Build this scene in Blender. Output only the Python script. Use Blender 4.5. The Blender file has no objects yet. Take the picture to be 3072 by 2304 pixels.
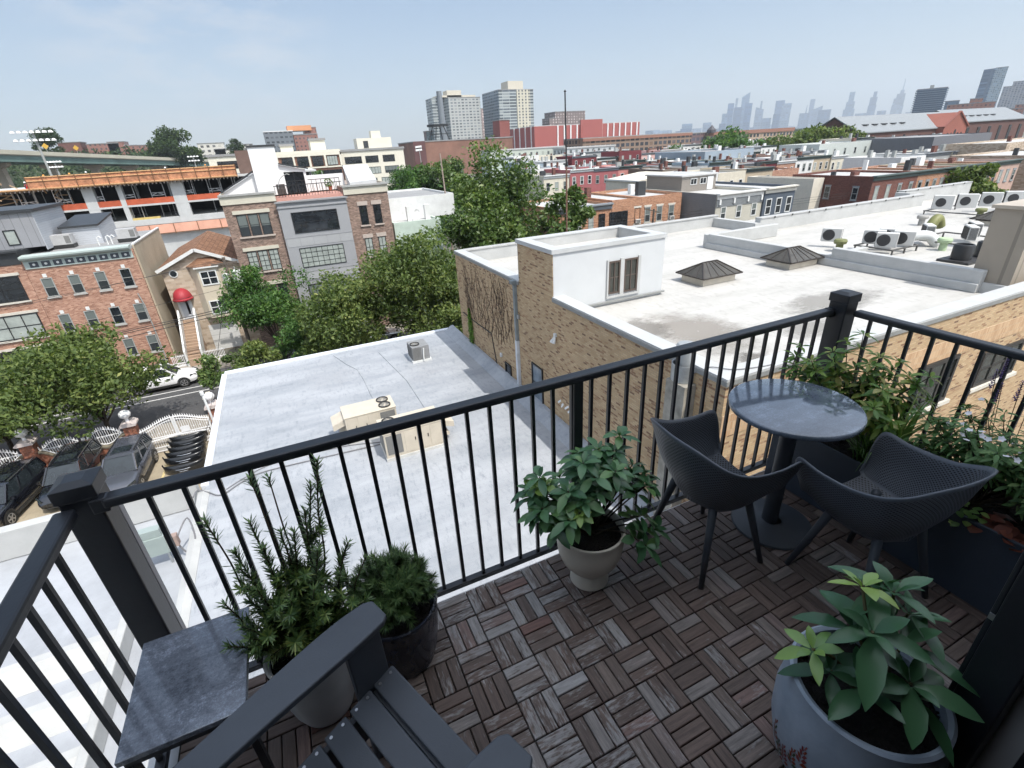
import bpy, math, random
import numpy as np
from mathutils import Vector, Matrix
rnd = random.Random(7)
R = math.radians
SC = bpy.context.scene
COL = SC.collection
# ------------------------------------------------------------------ camera, sky, sun
EYE = Vector((-0.266129, -1.688027, 1.957562))
CAMR = ((0.9053365, -0.4214151, -0.0526803), (-0.2286098, -0.3790333, -0.8967002), (0.3579154, 0.8238586, -0.4394923))          # rows: right, down, forward
FPX = 1461.9277
cam = bpy.data.cameras.new('camera'); cam.sensor_width = 36; cam.lens = FPX/3072*36
cam.clip_start = 0.05; cam.clip_end = 40000
camo = bpy.data.objects.new('camera', cam); COL.objects.link(camo)
_r, _d, _f = (Vector(v) for v in CAMR)
camo.matrix_world = Matrix(((_r.x, -_d.x, -_f.x, EYE.x), (_r.y, -_d.y, -_f.y, EYE.y), (_r.z, -_d.z, -_f.z, EYE.z), (0, 0, 0, 1)))
SC.camera = camo
SC.view_settings.view_transform = 'Standard'; SC.view_settings.look = 'None'
SC.view_settings.gamma = 1; SC.view_settings.exposure = 1.4
CLOUD = Vector((math.sin(R(-3.28))*math.cos(R(10.66)), math.cos(R(-3.28))*math.cos(R(10.66)), math.sin(R(10.66))))
SUN = Vector((.227, -.56, 1)).normalized()
W = bpy.data.worlds.new('World'); SC.world = W; W.use_nodes = True
wn, wl = W.node_tree.nodes, W.node_tree.links
bg = wn['Background']; bg.inputs['Strength'].default_value = .10
sky = wn.new('ShaderNodeTexSky'); sky.sky_type = 'NISHITA'; sky.sun_disc = False
sky.sun_elevation = math.asin(SUN.z); sky.sun_rotation = math.atan2(SUN.x, SUN.y)
sky.air_density = 1.2; sky.dust_density = .8; sky.ozone_density = 1.5; sky.altitude = 10
tc = wn.new('ShaderNodeTexCoord'); sx_ = wn.new('ShaderNodeSeparateXYZ'); wl.new(tc.outputs['Generated'], sx_.inputs[0])
hz = wn.new('ShaderNodeValToRGB'); e_ = hz.color_ramp.elements; e_[0].position = 0; e_[0].color = (2.0, 2.3, 2.6, 1); e_[1].position = 1; e_[1].color = (.6, .98, 1.7, 1)
e2_ = e_.new(.22); e2_.color = (1.12, 1.55, 2.2, 1); wl.new(sx_.outputs[2], hz.inputs[0])
hm_ = wn.new('ShaderNodeMixRGB'); hm_.inputs[0].default_value = .8; wl.new(sky.outputs[0], hm_.inputs[1]); wl.new(hz.outputs[0], hm_.inputs[2])
nv = wn.new('ShaderNodeVectorMath'); nv.operation = 'DOT_PRODUCT'; nv.inputs[1].default_value = SUN; wl.new(tc.outputs['Generated'], nv.inputs[0])   # hazy glow added round the sun and overhead to brighten the shaded deck
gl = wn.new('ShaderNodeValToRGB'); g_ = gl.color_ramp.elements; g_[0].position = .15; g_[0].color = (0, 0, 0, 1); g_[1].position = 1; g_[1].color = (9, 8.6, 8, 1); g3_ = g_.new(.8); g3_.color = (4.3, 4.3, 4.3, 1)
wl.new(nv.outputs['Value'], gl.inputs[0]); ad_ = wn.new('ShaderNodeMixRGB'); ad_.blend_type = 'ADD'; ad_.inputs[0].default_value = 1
mp = wn.new('ShaderNodeMapping'); mp.inputs['Scale'].default_value = (1, 1, 3.2)
no = wn.new('ShaderNodeTexNoise'); no.inputs['Scale'].default_value = 9; no.inputs['Detail'].default_value = 9; no.inputs['Roughness'].default_value = .62
rp = wn.new('ShaderNodeValToRGB'); rp.color_ramp.elements[0].position = .44; rp.color_ramp.elements[1].position = .66
rp.color_ramp.elements[1].color = (.6, .6, .6, 1)
mx = wn.new('ShaderNodeMixRGB'); mx.inputs['Color2'].default_value = (3.0, 3.1, 3.25, 1)
wl.new(tc.outputs['Generated'], mp.inputs[0]); wl.new(mp.outputs[0], no.inputs['Vector']); wl.new(no.outputs['Fac'], rp.inputs[0])
cv = wn.new('ShaderNodeVectorMath'); cv.operation = 'DOT_PRODUCT'; cv.inputs[1].default_value = CLOUD; wl.new(tc.outputs['Generated'], cv.inputs[0])
cr_ = wn.new('ShaderNodeValToRGB'); cr_.color_ramp.elements[0].position = .978; cr_.color_ramp.elements[1].position = .997; wl.new(cv.outputs['Value'], cr_.inputs[0])
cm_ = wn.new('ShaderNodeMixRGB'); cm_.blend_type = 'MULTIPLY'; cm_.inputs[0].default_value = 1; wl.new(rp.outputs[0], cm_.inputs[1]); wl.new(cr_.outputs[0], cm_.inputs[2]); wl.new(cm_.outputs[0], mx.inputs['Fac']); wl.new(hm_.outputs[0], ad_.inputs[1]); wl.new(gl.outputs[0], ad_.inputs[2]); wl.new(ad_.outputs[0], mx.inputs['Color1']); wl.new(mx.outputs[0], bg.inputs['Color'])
sl = bpy.data.lights.new('sun', 'SUN'); sl.energy = 2.0; sl.angle = R(.5); sl.color = (1, .955, .88)
so = bpy.data.objects.new('sun', sl); COL.objects.link(so); so.rotation_euler = SUN.to_track_quat('Z', 'Y').to_euler(); so.location = (0, 0, 60)
SC.cycles.use_adaptive_sampling = True; SC.cycles.adaptive_threshold = .02
SC.cycles.max_bounces = 6; SC.cycles.transparent_max_bounces = 12; SC.cycles.use_denoising = True
# ------------------------------------------------------------------ helpers
G = -13.8
def ray(x, y):
    u, v = (x-1536)/FPX, (y-1152)/FPX
    return u*_r + v*_d + _f
def P(p, X=None, Y=None, Z=None):                 # pixel of the photograph + one known plane -> point of the place
    d = ray(*p)
    t = (X-EYE.x)/d.x if X is not None else (Y-EYE.y)/d.y if Y is not None else (Z-EYE.z)/d.z
    return EYE + t*d
def zm(x0, y0, x1, w=2212):
    s = w/(x1-x0)
    return lambda x, y: (x0+x/s, y0+y/s)
D = lambda x, y: (x*1.3888, y*1.3888)
def tag(o, label=None, cat=None, group=None, kind=None):
    if label: o['label'] = label
    if cat: o['category'] = cat
    if group: o['group'] = group
    if kind: o['kind'] = kind
    return o
def thing(name, label, cat, loc=(0, 0, 0), rz=0, group=None):
    o = bpy.data.objects.new(name, None); COL.objects.link(o); o.empty_display_size = .1
    o.location = loc; o.rotation_euler.z = rz
    return tag(o, label, cat, group)
def ob(name, me, parent=None, loc=None, rz=0):
    o = bpy.data.objects.new(name, me); COL.objects.link(o); o.parent = parent
    if loc is not None: o.location = loc
    o.rotation_euler.z = rz
    return o
def copy_tree(o, parent=None):
    c = o.copy(); COL.objects.link(c); c.parent = parent
    for ch in list(o.children): copy_tree(ch, c)
    return c
class MB:
    def __init__(s): s.v = []; s.f = []; s.m = []; s.t = []; s.uv = {}
    def quad(s, a, b, c, d, m=0, t=.5, uv=None):
        n = len(s.v); s.v += [tuple(a), tuple(b), tuple(c), tuple(d)]
        if uv: s.uv[len(s.f)] = uv
        s.f.append((n, n+1, n+2, n+3)); s.m.append(m); s.t.append(t); return s
    def poly(s, pts, m=0, t=.5):
        n = len(s.v); s.v += [tuple(p) for p in pts]; s.f.append(tuple(range(n, n+len(pts)))); s.m.append(m); s.t.append(t); return s
    def add(s, vs, fs, m=0, t=.5):
        n = len(s.v); s.v += [tuple(v) for v in vs]
        for f in fs: s.f.append(tuple(n+i for i in f)); s.m.append(m); s.t.append(t)
        return s
    def box(s, x0, y0, z0, x1, y1, z1, m=0, t=.5, M=None):
        vs = [Vector((x, y, z)) for z in (z0, z1) for y in (y0, y1) for x in (x0, x1)]
        if M is not None: vs = [M @ v for v in vs]
        return s.add(vs, [(0, 2, 3, 1), (4, 5, 7, 6), (0, 1, 5, 4), (2, 6, 7, 3), (0, 4, 6, 2), (1, 3, 7, 5)], m, t)
    def bar(s, a, b, w, h, m=0, up=(0, 0, 1)):             # rectangular bar from a to b
        a, b = Vector(a), Vector(b); d = (b-a).normalized(); u = Vector(up)
        if abs(d.dot(u)) > .98: u = Vector((1, 0, 0))
        x = d.cross(u).normalized(); y = x.cross(d).normalized()
        vs = [p + i*x*w/2 + j*y*h/2 for p in (a, b) for j in (-1, 1) for i in (-1, 1)]
        return s.add(vs, [(0, 2, 3, 1), (4, 5, 7, 6), (0, 1, 5, 4), (2, 6, 7, 3), (0, 4, 6, 2), (1, 3, 7, 5)], m)
    def cyl(s, a, b, r0, r1=None, n=12, m=0, cap=True):
        r1 = r0 if r1 is None else r1
        a, b = Vector(a), Vector(b); d = (b-a).normalized(); x = d.orthogonal().normalized(); y = d.cross(x)
        vs = []
        for p, r in ((a, r0), (b, r1)):
            for i in range(n):
                q = 2*math.pi*i/n; vs.append(p + r*(math.cos(q)*x + math.sin(q)*y))
        fs = [(i, (i+1) % n, n+(i+1) % n, n+i) for i in range(n)]
        if cap: fs += [tuple(reversed(range(n))), tuple(range(n, 2*n))]
        return s.add(vs, fs, m)
    def tube(s, pts, r, n=6, m=0, r1=None):
        pts = [Vector(p) for p in pts]; k = len(pts); vs = []; x = None
        for i, p in enumerate(pts):
            d = (pts[min(i+1, k-1)]-pts[max(i-1, 0)]).normalized()
            x = d.orthogonal().normalized() if x is None else (x - d*x.dot(d)).normalized()
            y = d.cross(x); rr = r if r1 is None else r+(r1-r)*i/(k-1)
            for j in range(n):
                q = 2*math.pi*j/n; vs.append(p + rr*(math.cos(q)*x+math.sin(q)*y))
        fs = [(i*n+j, i*n+(j+1) % n, (i+1)*n+(j+1) % n, (i+1)*n+j) for i in range(k-1) for j in range(n)]
        return s.add(vs, fs + [tuple(reversed(range(n))), tuple(range((k-1)*n, k*n))], m)
    def lathe(s, prof, c=(0, 0, 0), n=32, m=0):           # prof: (r, z)
        vs = [(c[0]+r*math.cos(2*math.pi*i/n), c[1]+r*math.sin(2*math.pi*i/n), c[2]+z) for r, z in prof for i in range(n)]
        return s.add(vs, [(k*n+i, k*n+(i+1) % n, (k+1)*n+(i+1) % n, (k+1)*n+i) for k in range(len(prof)-1) for i in range(n)], m)
    def prism(s, pts, a, b, axis='y', m=0):                # polygon extruded along an axis
        f = {'y': lambda p, q: (p[0], q, p[1]), 'x': lambda p, q: (q, p[0], p[1]), 'z': lambda p, q: (p[0], p[1], q)}[axis]
        n = len(pts); vs = [f(p, a) for p in pts]+[f(p, b) for p in pts]
        return s.add(vs, [tuple(range(n)), tuple(reversed(range(n, 2*n)))]+[(i, n+i, n+(i+1) % n, (i+1) % n) for i in range(n)], m)
    def grid(s, rows, m=0, t=.5, close=False):
        k = len(rows[0]); vs = [p for r in rows for p in r]; n = len(rows)
        return s.add(vs, [(i*k+j, i*k+(j+1) % k, (i+1)*k+(j+1) % k, (i+1)*k+j) for i in range(n-1) for j in range(k if close else k-1)], m, t)
    def mesh(s, name, mats, off=None, smooth=False, flip=True):
        me = bpy.data.meshes.new(name); vs = s.v
        if off is not None: vs = [(v[0]-off[0], v[1]-off[1], v[2]-off[2]) for v in vs]
        me.from_pydata(vs, [], s.f)
        for m in (mats if isinstance(mats, (list, tuple)) else [mats]): me.materials.append(m)
        me.polygons.foreach_set('material_index', s.m)
        if smooth: me.polygons.foreach_set('use_smooth', [True]*len(s.f))
        a = me.attributes.new('tint', 'FLOAT', 'FACE'); a.data.foreach_set('value', s.t)
        if s.uv:
            ul = me.uv_layers.new(name='UVMap')
            for fi, uv in s.uv.items():
                for li, q in zip(me.polygons[fi].loop_indices, uv): ul.data[li].uv = q
        me.update(); return me
    def build(s, name, mats, parent=None, smooth=False, bevel=0, world=True):
        off = parent.location if (parent is not None and world) else None
        if off is not None and parent.parent is not None: off = off + parent.parent.location
        o = ob(name, s.mesh(name, mats, off, smooth), parent)
        if bevel:
            b = o.modifiers.new('bevel', 'BEVEL'); b.width = bevel; b.segments = 2; b.limit_method = 'ANGLE'
        return o
def sm(o, ang=40):
    me = o.data; me.polygons.foreach_set('use_smooth', [True]*len(me.polygons))
    try: me.set_sharp_from_angle(angle=R(ang))
    except Exception: pass
    return o
# ------------------------------------------------------------------ materials
class NT:
    def __init__(s, name):
        s.mat = bpy.data.materials.new(name); s.mat.use_nodes = True; s.n = s.mat.node_tree.nodes; s.l = s.mat.node_tree.links
        s.b = s.n['Principled BSDF']
    def new(s, t, **kw):
        n = s.n.new('ShaderNode'+t)
        for k, v in kw.items():
            if k.startswith('i_'): n.inputs[int(k[2:]) if k[2:].isdigit() else k[2:].replace('_', ' ')].default_value = v
            else: setattr(n, k, v)
        return n
    def link(s, a, b): s.l.new(a, b)
    def math(s, op, a, b=None, c=None):
        n = s.n.new('ShaderNodeMath'); n.operation = op
        for i, v in enumerate((a, b, c)):
            if v is None: continue
            if isinstance(v, (int, float)): n.inputs[i].default_value = v
            else: s.l.new(v, n.inputs[i])
        return n.outputs[0]
    def ramp(s, fac, stops):
        n = s.n.new('ShaderNodeValToRGB'); e = n.color_ramp.elements
        while len(e) < len(stops): e.new(.5)
        for q, (p, c) in zip(e, stops): q.position = p; q.color = (*c, 1) if len(c) == 3 else c
        s.l.new(fac, n.inputs[0]); return n.outputs[0]
    def mix(s, f, a, b, mode='MIX'):
        n = s.n.new('ShaderNodeMixRGB'); n.blend_type = mode
        for i, v in enumerate((f, a, b)):
            if isinstance(v, (int, float)): n.inputs[i].default_value = v
            elif isinstance(v, (tuple, list)): n.inputs[i].default_value = (*v, 1) if len(v) == 3 else v
            else: s.l.new(v, n.inputs[i])
        return n.outputs[0]
    def noise(s, scale, detail=5, rough=.6, vec=None, sc=None):
        n = s.n.new('ShaderNodeTexNoise'); n.inputs['Scale'].default_value = scale; n.inputs['Detail'].default_value = detail; n.inputs['Roughness'].default_value = rough
        if vec is None: vec = s.obj()
        if sc is not None:
            m = s.n.new('ShaderNodeMapping'); m.inputs['Scale'].default_value = sc; s.l.new(vec, m.inputs[0]); vec = m.outputs[0]
        s.l.new(vec, n.inputs['Vector']); return n.outputs['Fac']
    def obj(s):
        if not hasattr(s, '_o'): s._o = s.n.new('ShaderNodeTexCoord')
        return s._o.outputs['Object']
    def wallvec(s):                                     # (x+y, z) metres: horizontal run and height on upright walls
        sp = s.n.new('ShaderNodeSeparateXYZ'); s.l.new(s.obj(), sp.inputs[0])
        c = s.n.new('ShaderNodeCombineXYZ'); s.l.new(s.math('ADD', sp.outputs[0], sp.outputs[1]), c.inputs[0]); s.l.new(sp.outputs[2], c.inputs[1])
        return c.outputs[0], sp
    def col(s, c): s.l.new(c, s.b.inputs['Base Color']) if not isinstance(c, tuple) else setattr(s.b.inputs['Base Color'], 'default_value', (*c, 1))
    def bump(s, h, st=.3, dist=.02):
        n = s.n.new('ShaderNodeBump'); n.inputs['Strength'].default_value = st; n.inputs['Distance'].default_value = dist
        s.l.new(h, n.inputs['Height']); s.l.new(n.outputs[0], s.b.inputs['Normal'])
    def set(s, rough=.6, metal=0, spec=.5, coat=0):
        s.b.inputs['Roughness'].default_value = rough; s.b.inputs['Metallic'].default_value = metal
        s.b.inputs['Specular IOR Level'].default_value = spec; s.b.inputs['Coat Weight'].default_value = coat; return s.mat
_mc = {}
def mul(c, k): return tuple(min(1, x*k) for x in c)
def M(name, c, rough=.6, var=.12, vs=1.5, bump=0, bs=40, metal=0, spec=.5, coat=0, sc=None):
    if name in _mc: return _mc[name]
    t = NT(name); f = t.noise(vs, 6, .65, sc=sc)
    t.col(t.ramp(f, [(.3, mul(c, 1-var)), (.7, mul(c, 1+var))]))
    if bump: t.bump(t.noise(bs, 4), bump)
    _mc[name] = t.set(rough, metal, spec, coat); return _mc[name]
def BRICK(name, stops, mortar, w=.215, h=.075, var=.15, mort=.009, bump=.3):
    if name in _mc: return _mc[name]
    t = NT(name); vec, sp = t.wallvec()
    b = t.new('TexBrick'); t.link(vec, b.inputs['Vector'])
    for k, v in (('Scale', 1), ('Mortar Size', mort), ('Brick Width', w), ('Row Height', h), ('Bias', 0), ('Mortar Smooth', .1)): b.inputs[k].default_value = v
    b.inputs['Color1'].default_value = (0, 0, 0, 1); b.inputs['Color2'].default_value = (1, 1, 1, 1); b.inputs['Mortar'].default_value = (.5, .5, .5, 1)
    c = t.ramp(b.outputs['Color'], stops)
    c = t.mix(b.outputs['Fac'], c, mortar)
    n = t.noise(.35, 6, .7)
    c = t.mix(1, c, t.ramp(n, [(.25, (1-var,)*3), (.75, (1+var,)*3)]), 'MULTIPLY')
    t.col(c); t.bump(t.math('SUBTRACT', 1, b.outputs['Fac']), bump, .006)
    _mc[name] = t.set(.85, 0, .3); return _mc[name]
def LAP(name, c, pitch=.12, vert=False, rough=.5, var=.06, st=.8):
    if name in _mc: return _mc[name]
    t = NT(name); vec, sp = t.wallvec()
    src = t.math('ADD', sp.outputs[0], sp.outputs[1]) if vert else sp.outputs[2]
    fr = t.math('FRACT', t.math('DIVIDE', src, pitch))
    line = t.math('LESS_THAN', fr, .09)
    n = t.noise(.8, 5)
    cc = t.ramp(n, [(.3, mul(c, 1-var)), (.7, mul(c, 1+var))])
    t.col(t.mix(t.math('MULTIPLY', line, .45), cc, mul(c, .3))); t.bump(fr, st, .02)
    _mc[name] = t.set(rough); return _mc[name]
def LEAF(name, stops, rough=.45, trans=.25, gloss=.4):
    if name in _mc: return _mc[name]
    t = NT(name); a = t.new('Attribute', attribute_name='tint'); c = t.ramp(a.outputs['Fac'], stops); t.col(c)
    t.set(rough, 0, gloss)
    tr = t.new('BsdfTranslucent'); t.link(t.mix(1, c, (1.3, 1.5, .6), 'MULTIPLY'), tr.inputs[0])
    m = t.new('MixShader'); m.inputs[0].default_value = trans; t.link(t.b.outputs[0], m.inputs[1]); t.link(tr.outputs[0], m.inputs[2])
    t.link(m.outputs[0], t.n['Material Output'].inputs[0]); _mc[name] = t.mat; return t.mat
def GLASS(name, c=(.018, .022, .027), rough=.06, var=.5):
    if name in _mc: return _mc[name]
    t = NT(name); t.col(t.ramp(t.noise(1.3, 3), [(.35, mul(c, 1-var)), (.7, mul(c, 1+var))])); _mc[name] = t.set(rough, 0, .7); return t.mat
# ------------------------------------------------------------------ balcony materials
black = M('black_rail_paint', (.017, .019, .024), .38, .25, 3, .04, 60, spec=.5)
charcoal = M('charcoal_plastic', (.042, .049, .06), .5, .15, 4, .06, 180)
adir = M('slate_poly_lumber', (.068, .078, .094), .48, .12, 3, .08, 220)
whitep = M('white_fascia', (.75, .76, .78), .6, .1, 2)
def deckmat():
    t = NT('weathered_deck_wood'); uv = t.new('UVMap'); at = t.new('Attribute', attribute_name='tint')
    g = t.noise(1, 8, .7, uv.outputs[0], (7, 70, 1)); g2 = t.noise(1, 5, .65, uv.outputs[0], (22, 95, 1)); big = t.noise(1, 4, .6, uv.outputs[0], (3, 9, 1))
    base = t.ramp(at.outputs['Fac'], [(0, (.10, .072, .06)), (.25, (.155, .108, .088)), (.5, (.12, .088, .074)), (.72, (.20, .155, .13)), (.88, (.235, .21, .195)), (1, (.19, .105, .085))])
    base = t.mix(1, base, t.ramp(g, [(.3, (.5, .5, .5)), (.7, (1.35, 1.35, 1.35))]), 'MULTIPLY')
    wear = t.new('Attribute', attribute_name='wear')
    k = t.math('ADD', t.math('MULTIPLY', g2, .55), t.math('MULTIPLY', big, .55)); k = t.math('ADD', k, t.math('MULTIPLY', wear.outputs['Fac'], .34))
    fl = t.ramp(k, [(.74, (0, 0, 0)), (.83, (1, 1, 1))])
    t.col(t.mix(t.math('MULTIPLY', fl, .62), base, t.ramp(g, [(.3, (.24, .235, .23)), (.7, (.52, .515, .51))])))
    t.bump(t.math('ADD', g, t.math('MULTIPLY', fl, .5)), .45, .002); return t.set(.6, 0, .4)
deckwood = deckmat()
# deck: parquet of 15 cm blocks, three slats each
S = .15; mb = MB(); wear = []
for i in range(-7, 18):
    for j in range(0, 15):
        bx, by = i*S, -(j+1)*S; hor = (i+j) % 2 == 0
        for k in range(3):
            a, b = k*S/3+.0022, (k+1)*S/3-.0022
            x0, x1, y0, y1 = (bx+.003, bx+S-.003, by+a, by+b) if hor else (bx+a, bx+b, by+.003, by+S-.003)
            dz = rnd.uniform(-.0012, .0012); x1j = rnd.uniform(-.0012, .0012)
            t = rnd.random(); xc, yc = bx+.07, by+.07
            wv = max(0, 1-abs(xc-.25)/1.2)*(1 if yc < -.05 else .7)*.62*(1-max(0, xc-.9)*.6)+.38*rnd.random()+(.3 if rnd.random() < .07 else 0)-.2
            c = .0025; z = dz
            n0 = len(mb.f); u0, v0 = rnd.uniform(0, 90), rnd.uniform(0, 90); L, Wd = .144, .0456
            def uvq(ps): return [((p[0]-x0+u0, p[1]-y0+v0) if hor else (p[1]-y0+u0, p[0]-x0+v0)) for p in ps]
            top = [(x0+c, y0+c, z), (x1-c, y0+c, z), (x1-c, y1-c, z), (x0+c, y1-c, z)]
            rim = [(x0, y0, z-c), (x1, y0, z-c), (x1, y1, z-c), (x0, y1, z-c)]; bot = [(p[0], p[1], -.02) for p in rim]
            mb.quad(*top, t=t, uv=uvq(top))
            for q in range(4):
                r = (q+1) % 4
                f1 = [rim[q], rim[r], top[r], top[q]]; f2 = [bot[q], bot[r], rim[r], rim[q]]
                mb.quad(*f1, t=t, uv=uvq(f1)); mb.quad(*f2, t=t, uv=uvq(f2))
            wear += [wv]*9
deck = mb.build('deck', deckwood); deck['kind'] = 'structure'
a = deck.data.attributes.new('wear', 'FLOAT', 'FACE'); a.data.foreach_set('value', wear)
# the block the balcony belongs to
home = thing('apartment_building', 'charcoal apartment block with an open balcony door behind the deck', 'building', (0, -1.5, G))
mb = MB(); zt = 4.2
mb.box(-9, -1.56, G, -.95, -1.43, zt).box(1.26, -1.56, G, 12, -1.43, zt).box(-.95, -1.56, 2.35, 1.26, -1.43, zt).box(-.95, -1.56, G, 1.26, -1.43, -.32)
mb.box(-9, -9, G, -8.8, -1.56, zt).box(11.8, -9, G, 12, -1.56, zt).box(-8.8, -9, G, 11.8, -8.8, zt)
mb.build('wall', M('pale_bounce_facade', (.55, .54, .52), .7, .06, 2), home)  # unseen outer face made pale to bounce light onto the deck
MB().box(1.2585, -1.60, -.03, 2.6, -1.561, 2.9).build('inner_panel', M('dark_panel', (.02, .024, .03), .5, .15, 2), home)
MB().box(-8.8, -8.8, zt-.25, 11.8, -1.56, zt-.02).build('roof', M('roof_felt', (.12, .12, .12), .8), home)
MB().box(-8.8, -8.8, -.32, 11.8, -1.56, -.03).box(1.6, -8.8, -.03, 1.7, -1.56, 3.9).build('interior', M('room_floor', (.1, .07, .05), .5), home)
j = MB().box(1.17, -1.50, -.05, 1.258, -1.405, 2.35).box(-.948, -1.50, -.05, -.86, -1.405, 2.35).box(-.86, -1.5, 2.27, 1.17, -1.405, 2.348)
j.box(1.183, -1.404, -.05, 1.192, -1.39, 2.3)
j.build('door_frame', black, home, bevel=.012)
MB().box(1.18, -1.404, .78, 1.205, -1.392, .80).build('latch_plate', M('bare_steel', (.5, .5, .52), .35, metal=.9), home)
sl_ = MB().box(-1.165, -1.42, -.26, 2.745, .028, -.034); sl_.build('balcony_slab', whitep, home)
MB().box(-1.06, -1.40, -.033, 2.69, -.002, -.021).build('deck_base', M('black_grid', (.006, .006, .007), .8), home)
# ------------------------------------------------------------------ railing
rail = thing('balcony_railing', 'black metal balcony railing with slim upright bars', 'railing', (.8, .065, 0))
def rbar(name, a, b, w, h, bev=.006, par=rail, mat=black, up=(0, 0, 1)):
    m = MB(); m.bar(a, b, w, h, up=up); return m.build(name, mat, par, bevel=bev)
rbar('top_rail', (-1.0, .065, .972), (2.585, .065, .972), .06, .036, .009)
rbar('top_rail', (-1.095, .04, .972), (-1.095, -1.42, .972), .06, .036, .009)
rbar('top_rail', (2.672, -.03, .972), (2.672, -1.42, .972), .06, .036, .009)
rbar('bottom_rail', (-1.0, .065, -.012), (2.6, .065, -.012), .036, .03, .004)
rbar('bottom_rail', (-1.095, .04, .02), (-1.095, -1.42, .02), .036, .03, .004)
rbar('bottom_rail', (2.672, .0, .02), (2.672, -1.42, .02), .036, .03, .004)
bal = MB().box(-.008, -.008, 0, .008, .008, .956).mesh('baluster', black)
for k in range(33):
    x = -.883+.10525*k
    if abs(x-.823+.0) < .02 or x > 2.54: continue
    ob('baluster', bal, rail, (x-.8, 0, 0))
for k in range(13):
    y = -.11-.1055*k
    if y < -1.4: break
    ob('baluster', bal, rail, (-1.095-.8, y-.065, .02)); ob('baluster', bal, rail, (2.672-.8, y-.075, .02))
rbar('mid_post', (.823, .065, -.2), (.823, .065, .956), .05, .05, .004, up=(0, 1, 0))
def post(x, y, cap, w=.105):
    h = w/2; p = MB().box(x-h, y-h, -.3, x+h, y+h, cap-.06); pe = p.build('post', black, rail, bevel=.006)
    c = MB(); q = h+.006; z0 = cap-.062; z1 = cap-.012
    c.box(x-q, y-q, z0, x+q, y+q, z1); r = q-.03
    vs = [(x+sx*q, y+sy*q, z1) for sx, sy in ((-1, -1), (1, -1), (1, 1), (-1, 1))]+[(x+sx*r, y+sy*r, cap) for sx, sy in ((-1, -1), (1, -1), (1, 1), (-1, 1))]
    c.add(vs, [(0, 1, 5, 4), (1, 2, 6, 5), (2, 3, 7, 6), (3, 0, 4, 7), (4, 5, 6, 7)])
    o = c.build('post_cap', black, pe, bevel=.004, world=False)
    return pe
def postfix(pe):                    # caps are sub-parts: their mesh is in the railing's frame
    for ch in pe.children:
        for v in ch.data.vertices: v.co -= rail.location
pL = post(-1.06, .105, 1.065); pR = post(2.642, .035, 1.095)
for pe in (pL, pR): postfix(pe)
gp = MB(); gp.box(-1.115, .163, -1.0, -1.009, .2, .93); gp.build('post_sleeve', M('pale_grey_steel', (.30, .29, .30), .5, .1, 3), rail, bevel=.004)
br = MB()
for a, b in (((-1.035, .042, .94), (-.985, .088, .994)), ((2.555, .042, .94), (2.597, .088, .994))): br.box(*a, *b)
br.build('bracket', black, rail, bevel=.006)
# ------------------------------------------------------------------ furniture
def stone(name, dark, light, rough, sc=14):
    t = NT(name); n = t.noise(sc, 9, .75); v = t.noise(3, 5, .7, sc=(1, 4, 1)); f = t.noise(160, 3, .8)
    k = t.math('ADD', t.math('MULTIPLY', n, .4), t.math('ADD', t.math('MULTIPLY', v, .35), t.math('MULTIPLY', f, .3)))
    t.col(t.ramp(k, [(.42, dark), (.56, light), (.68, mul(light, 2.2))])); t.bump(f, .05, .002); return t.set(rough, 0, .6, .9)
st = thing('side_table', 'small rectangular grey granite topped side table with black legs', 'side table', (-.867, -.28, 0))
MB().box(-1.037, -.49, .428, -.698, -.07, .45).build('tabletop', stone('grey_granite', (.07, .08, .10), (.17, .19, .23), .18, 55), st, bevel=.003)
f = MB(); f.box(-1.027, -.48, .40, -.708, -.462, .4275).box(-1.027, -.098, .40, -.708, -.08, .4275).box(-1.027, -.462, .40, -1.009, -.098, .4275).box(-.726, -.462, .40, -.708, -.098, .4275)
f.build('frame', black, st)
for x in (-1.017, -.718):
    for y in (-.471, -.089): MB().box(x-.011, y-.011, .0, x+.011, y+.011, .3995).build('leg', black, st)
bt = thing('bistro_table', 'round dark stone bistro table on a single black pedestal', 'table', (1.825, -.345, 0))
tt = MB().lathe([(0, .712), (.288, .712), (.297, .716), (.30, .724), (.30, .734), (.297, .74), (.29, .742), (0, .742)], (1.825, -.338, 0), 72)
sm(tt.build('tabletop', stone('dark_slate', (.085, .105, .135), (.15, .18, .225), .08, 6), bt), 50)
sm(MB().lathe([(.042, .02), (.04, .1), (.04, .712)], (1.825, -.345, 0), 28).build('pedestal', charcoal, bt))
sm(MB().lathe([(.0, .0), (.2, 0), (.205, .006), (.2, .014), (.06, .024), (.045, .03)], (1.825, -.36, 0), 56).build('base_plate', charcoal, bt))
# perforated armchairs
def shellmat():
    t = NT('perforated_plastic'); uv = t.new('UVMap'); sp = t.new('SeparateXYZ'); t.link(uv.outputs[0], sp.inputs[0])
    p = .0185
    u = t.math('DIVIDE', t.math('ADD', sp.outputs[0], sp.outputs[1]), p); v = t.math('DIVIDE', t.math('SUBTRACT', sp.outputs[0], sp.outputs[1]), p)
    fu = t.math('SUBTRACT', t.math('FRACT', u), .5); fv = t.math('SUBTRACT', t.math('FRACT', v), .5)
    d = t.math('SQRT', t.math('ADD', t.math('MULTIPLY', fu, fu), t.math('MULTIPLY', fv, fv)))
    hole = t.math('LESS_THAN', d, .31)
    edge = t.new('Attribute', attribute_name='tint'); inside = t.math('GREATER_THAN', edge.outputs['Fac'], .4)
    hole = t.math('MULTIPLY', hole, inside)
    t.col(t.mix(hole, (.085, .096, .115), (.003, .003, .004))); t.bump(t.math('MULTIPLY', d, inside), .5, .004); t.set(.48, 0, .5)
    return t.mat
shm = shellmat()
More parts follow.
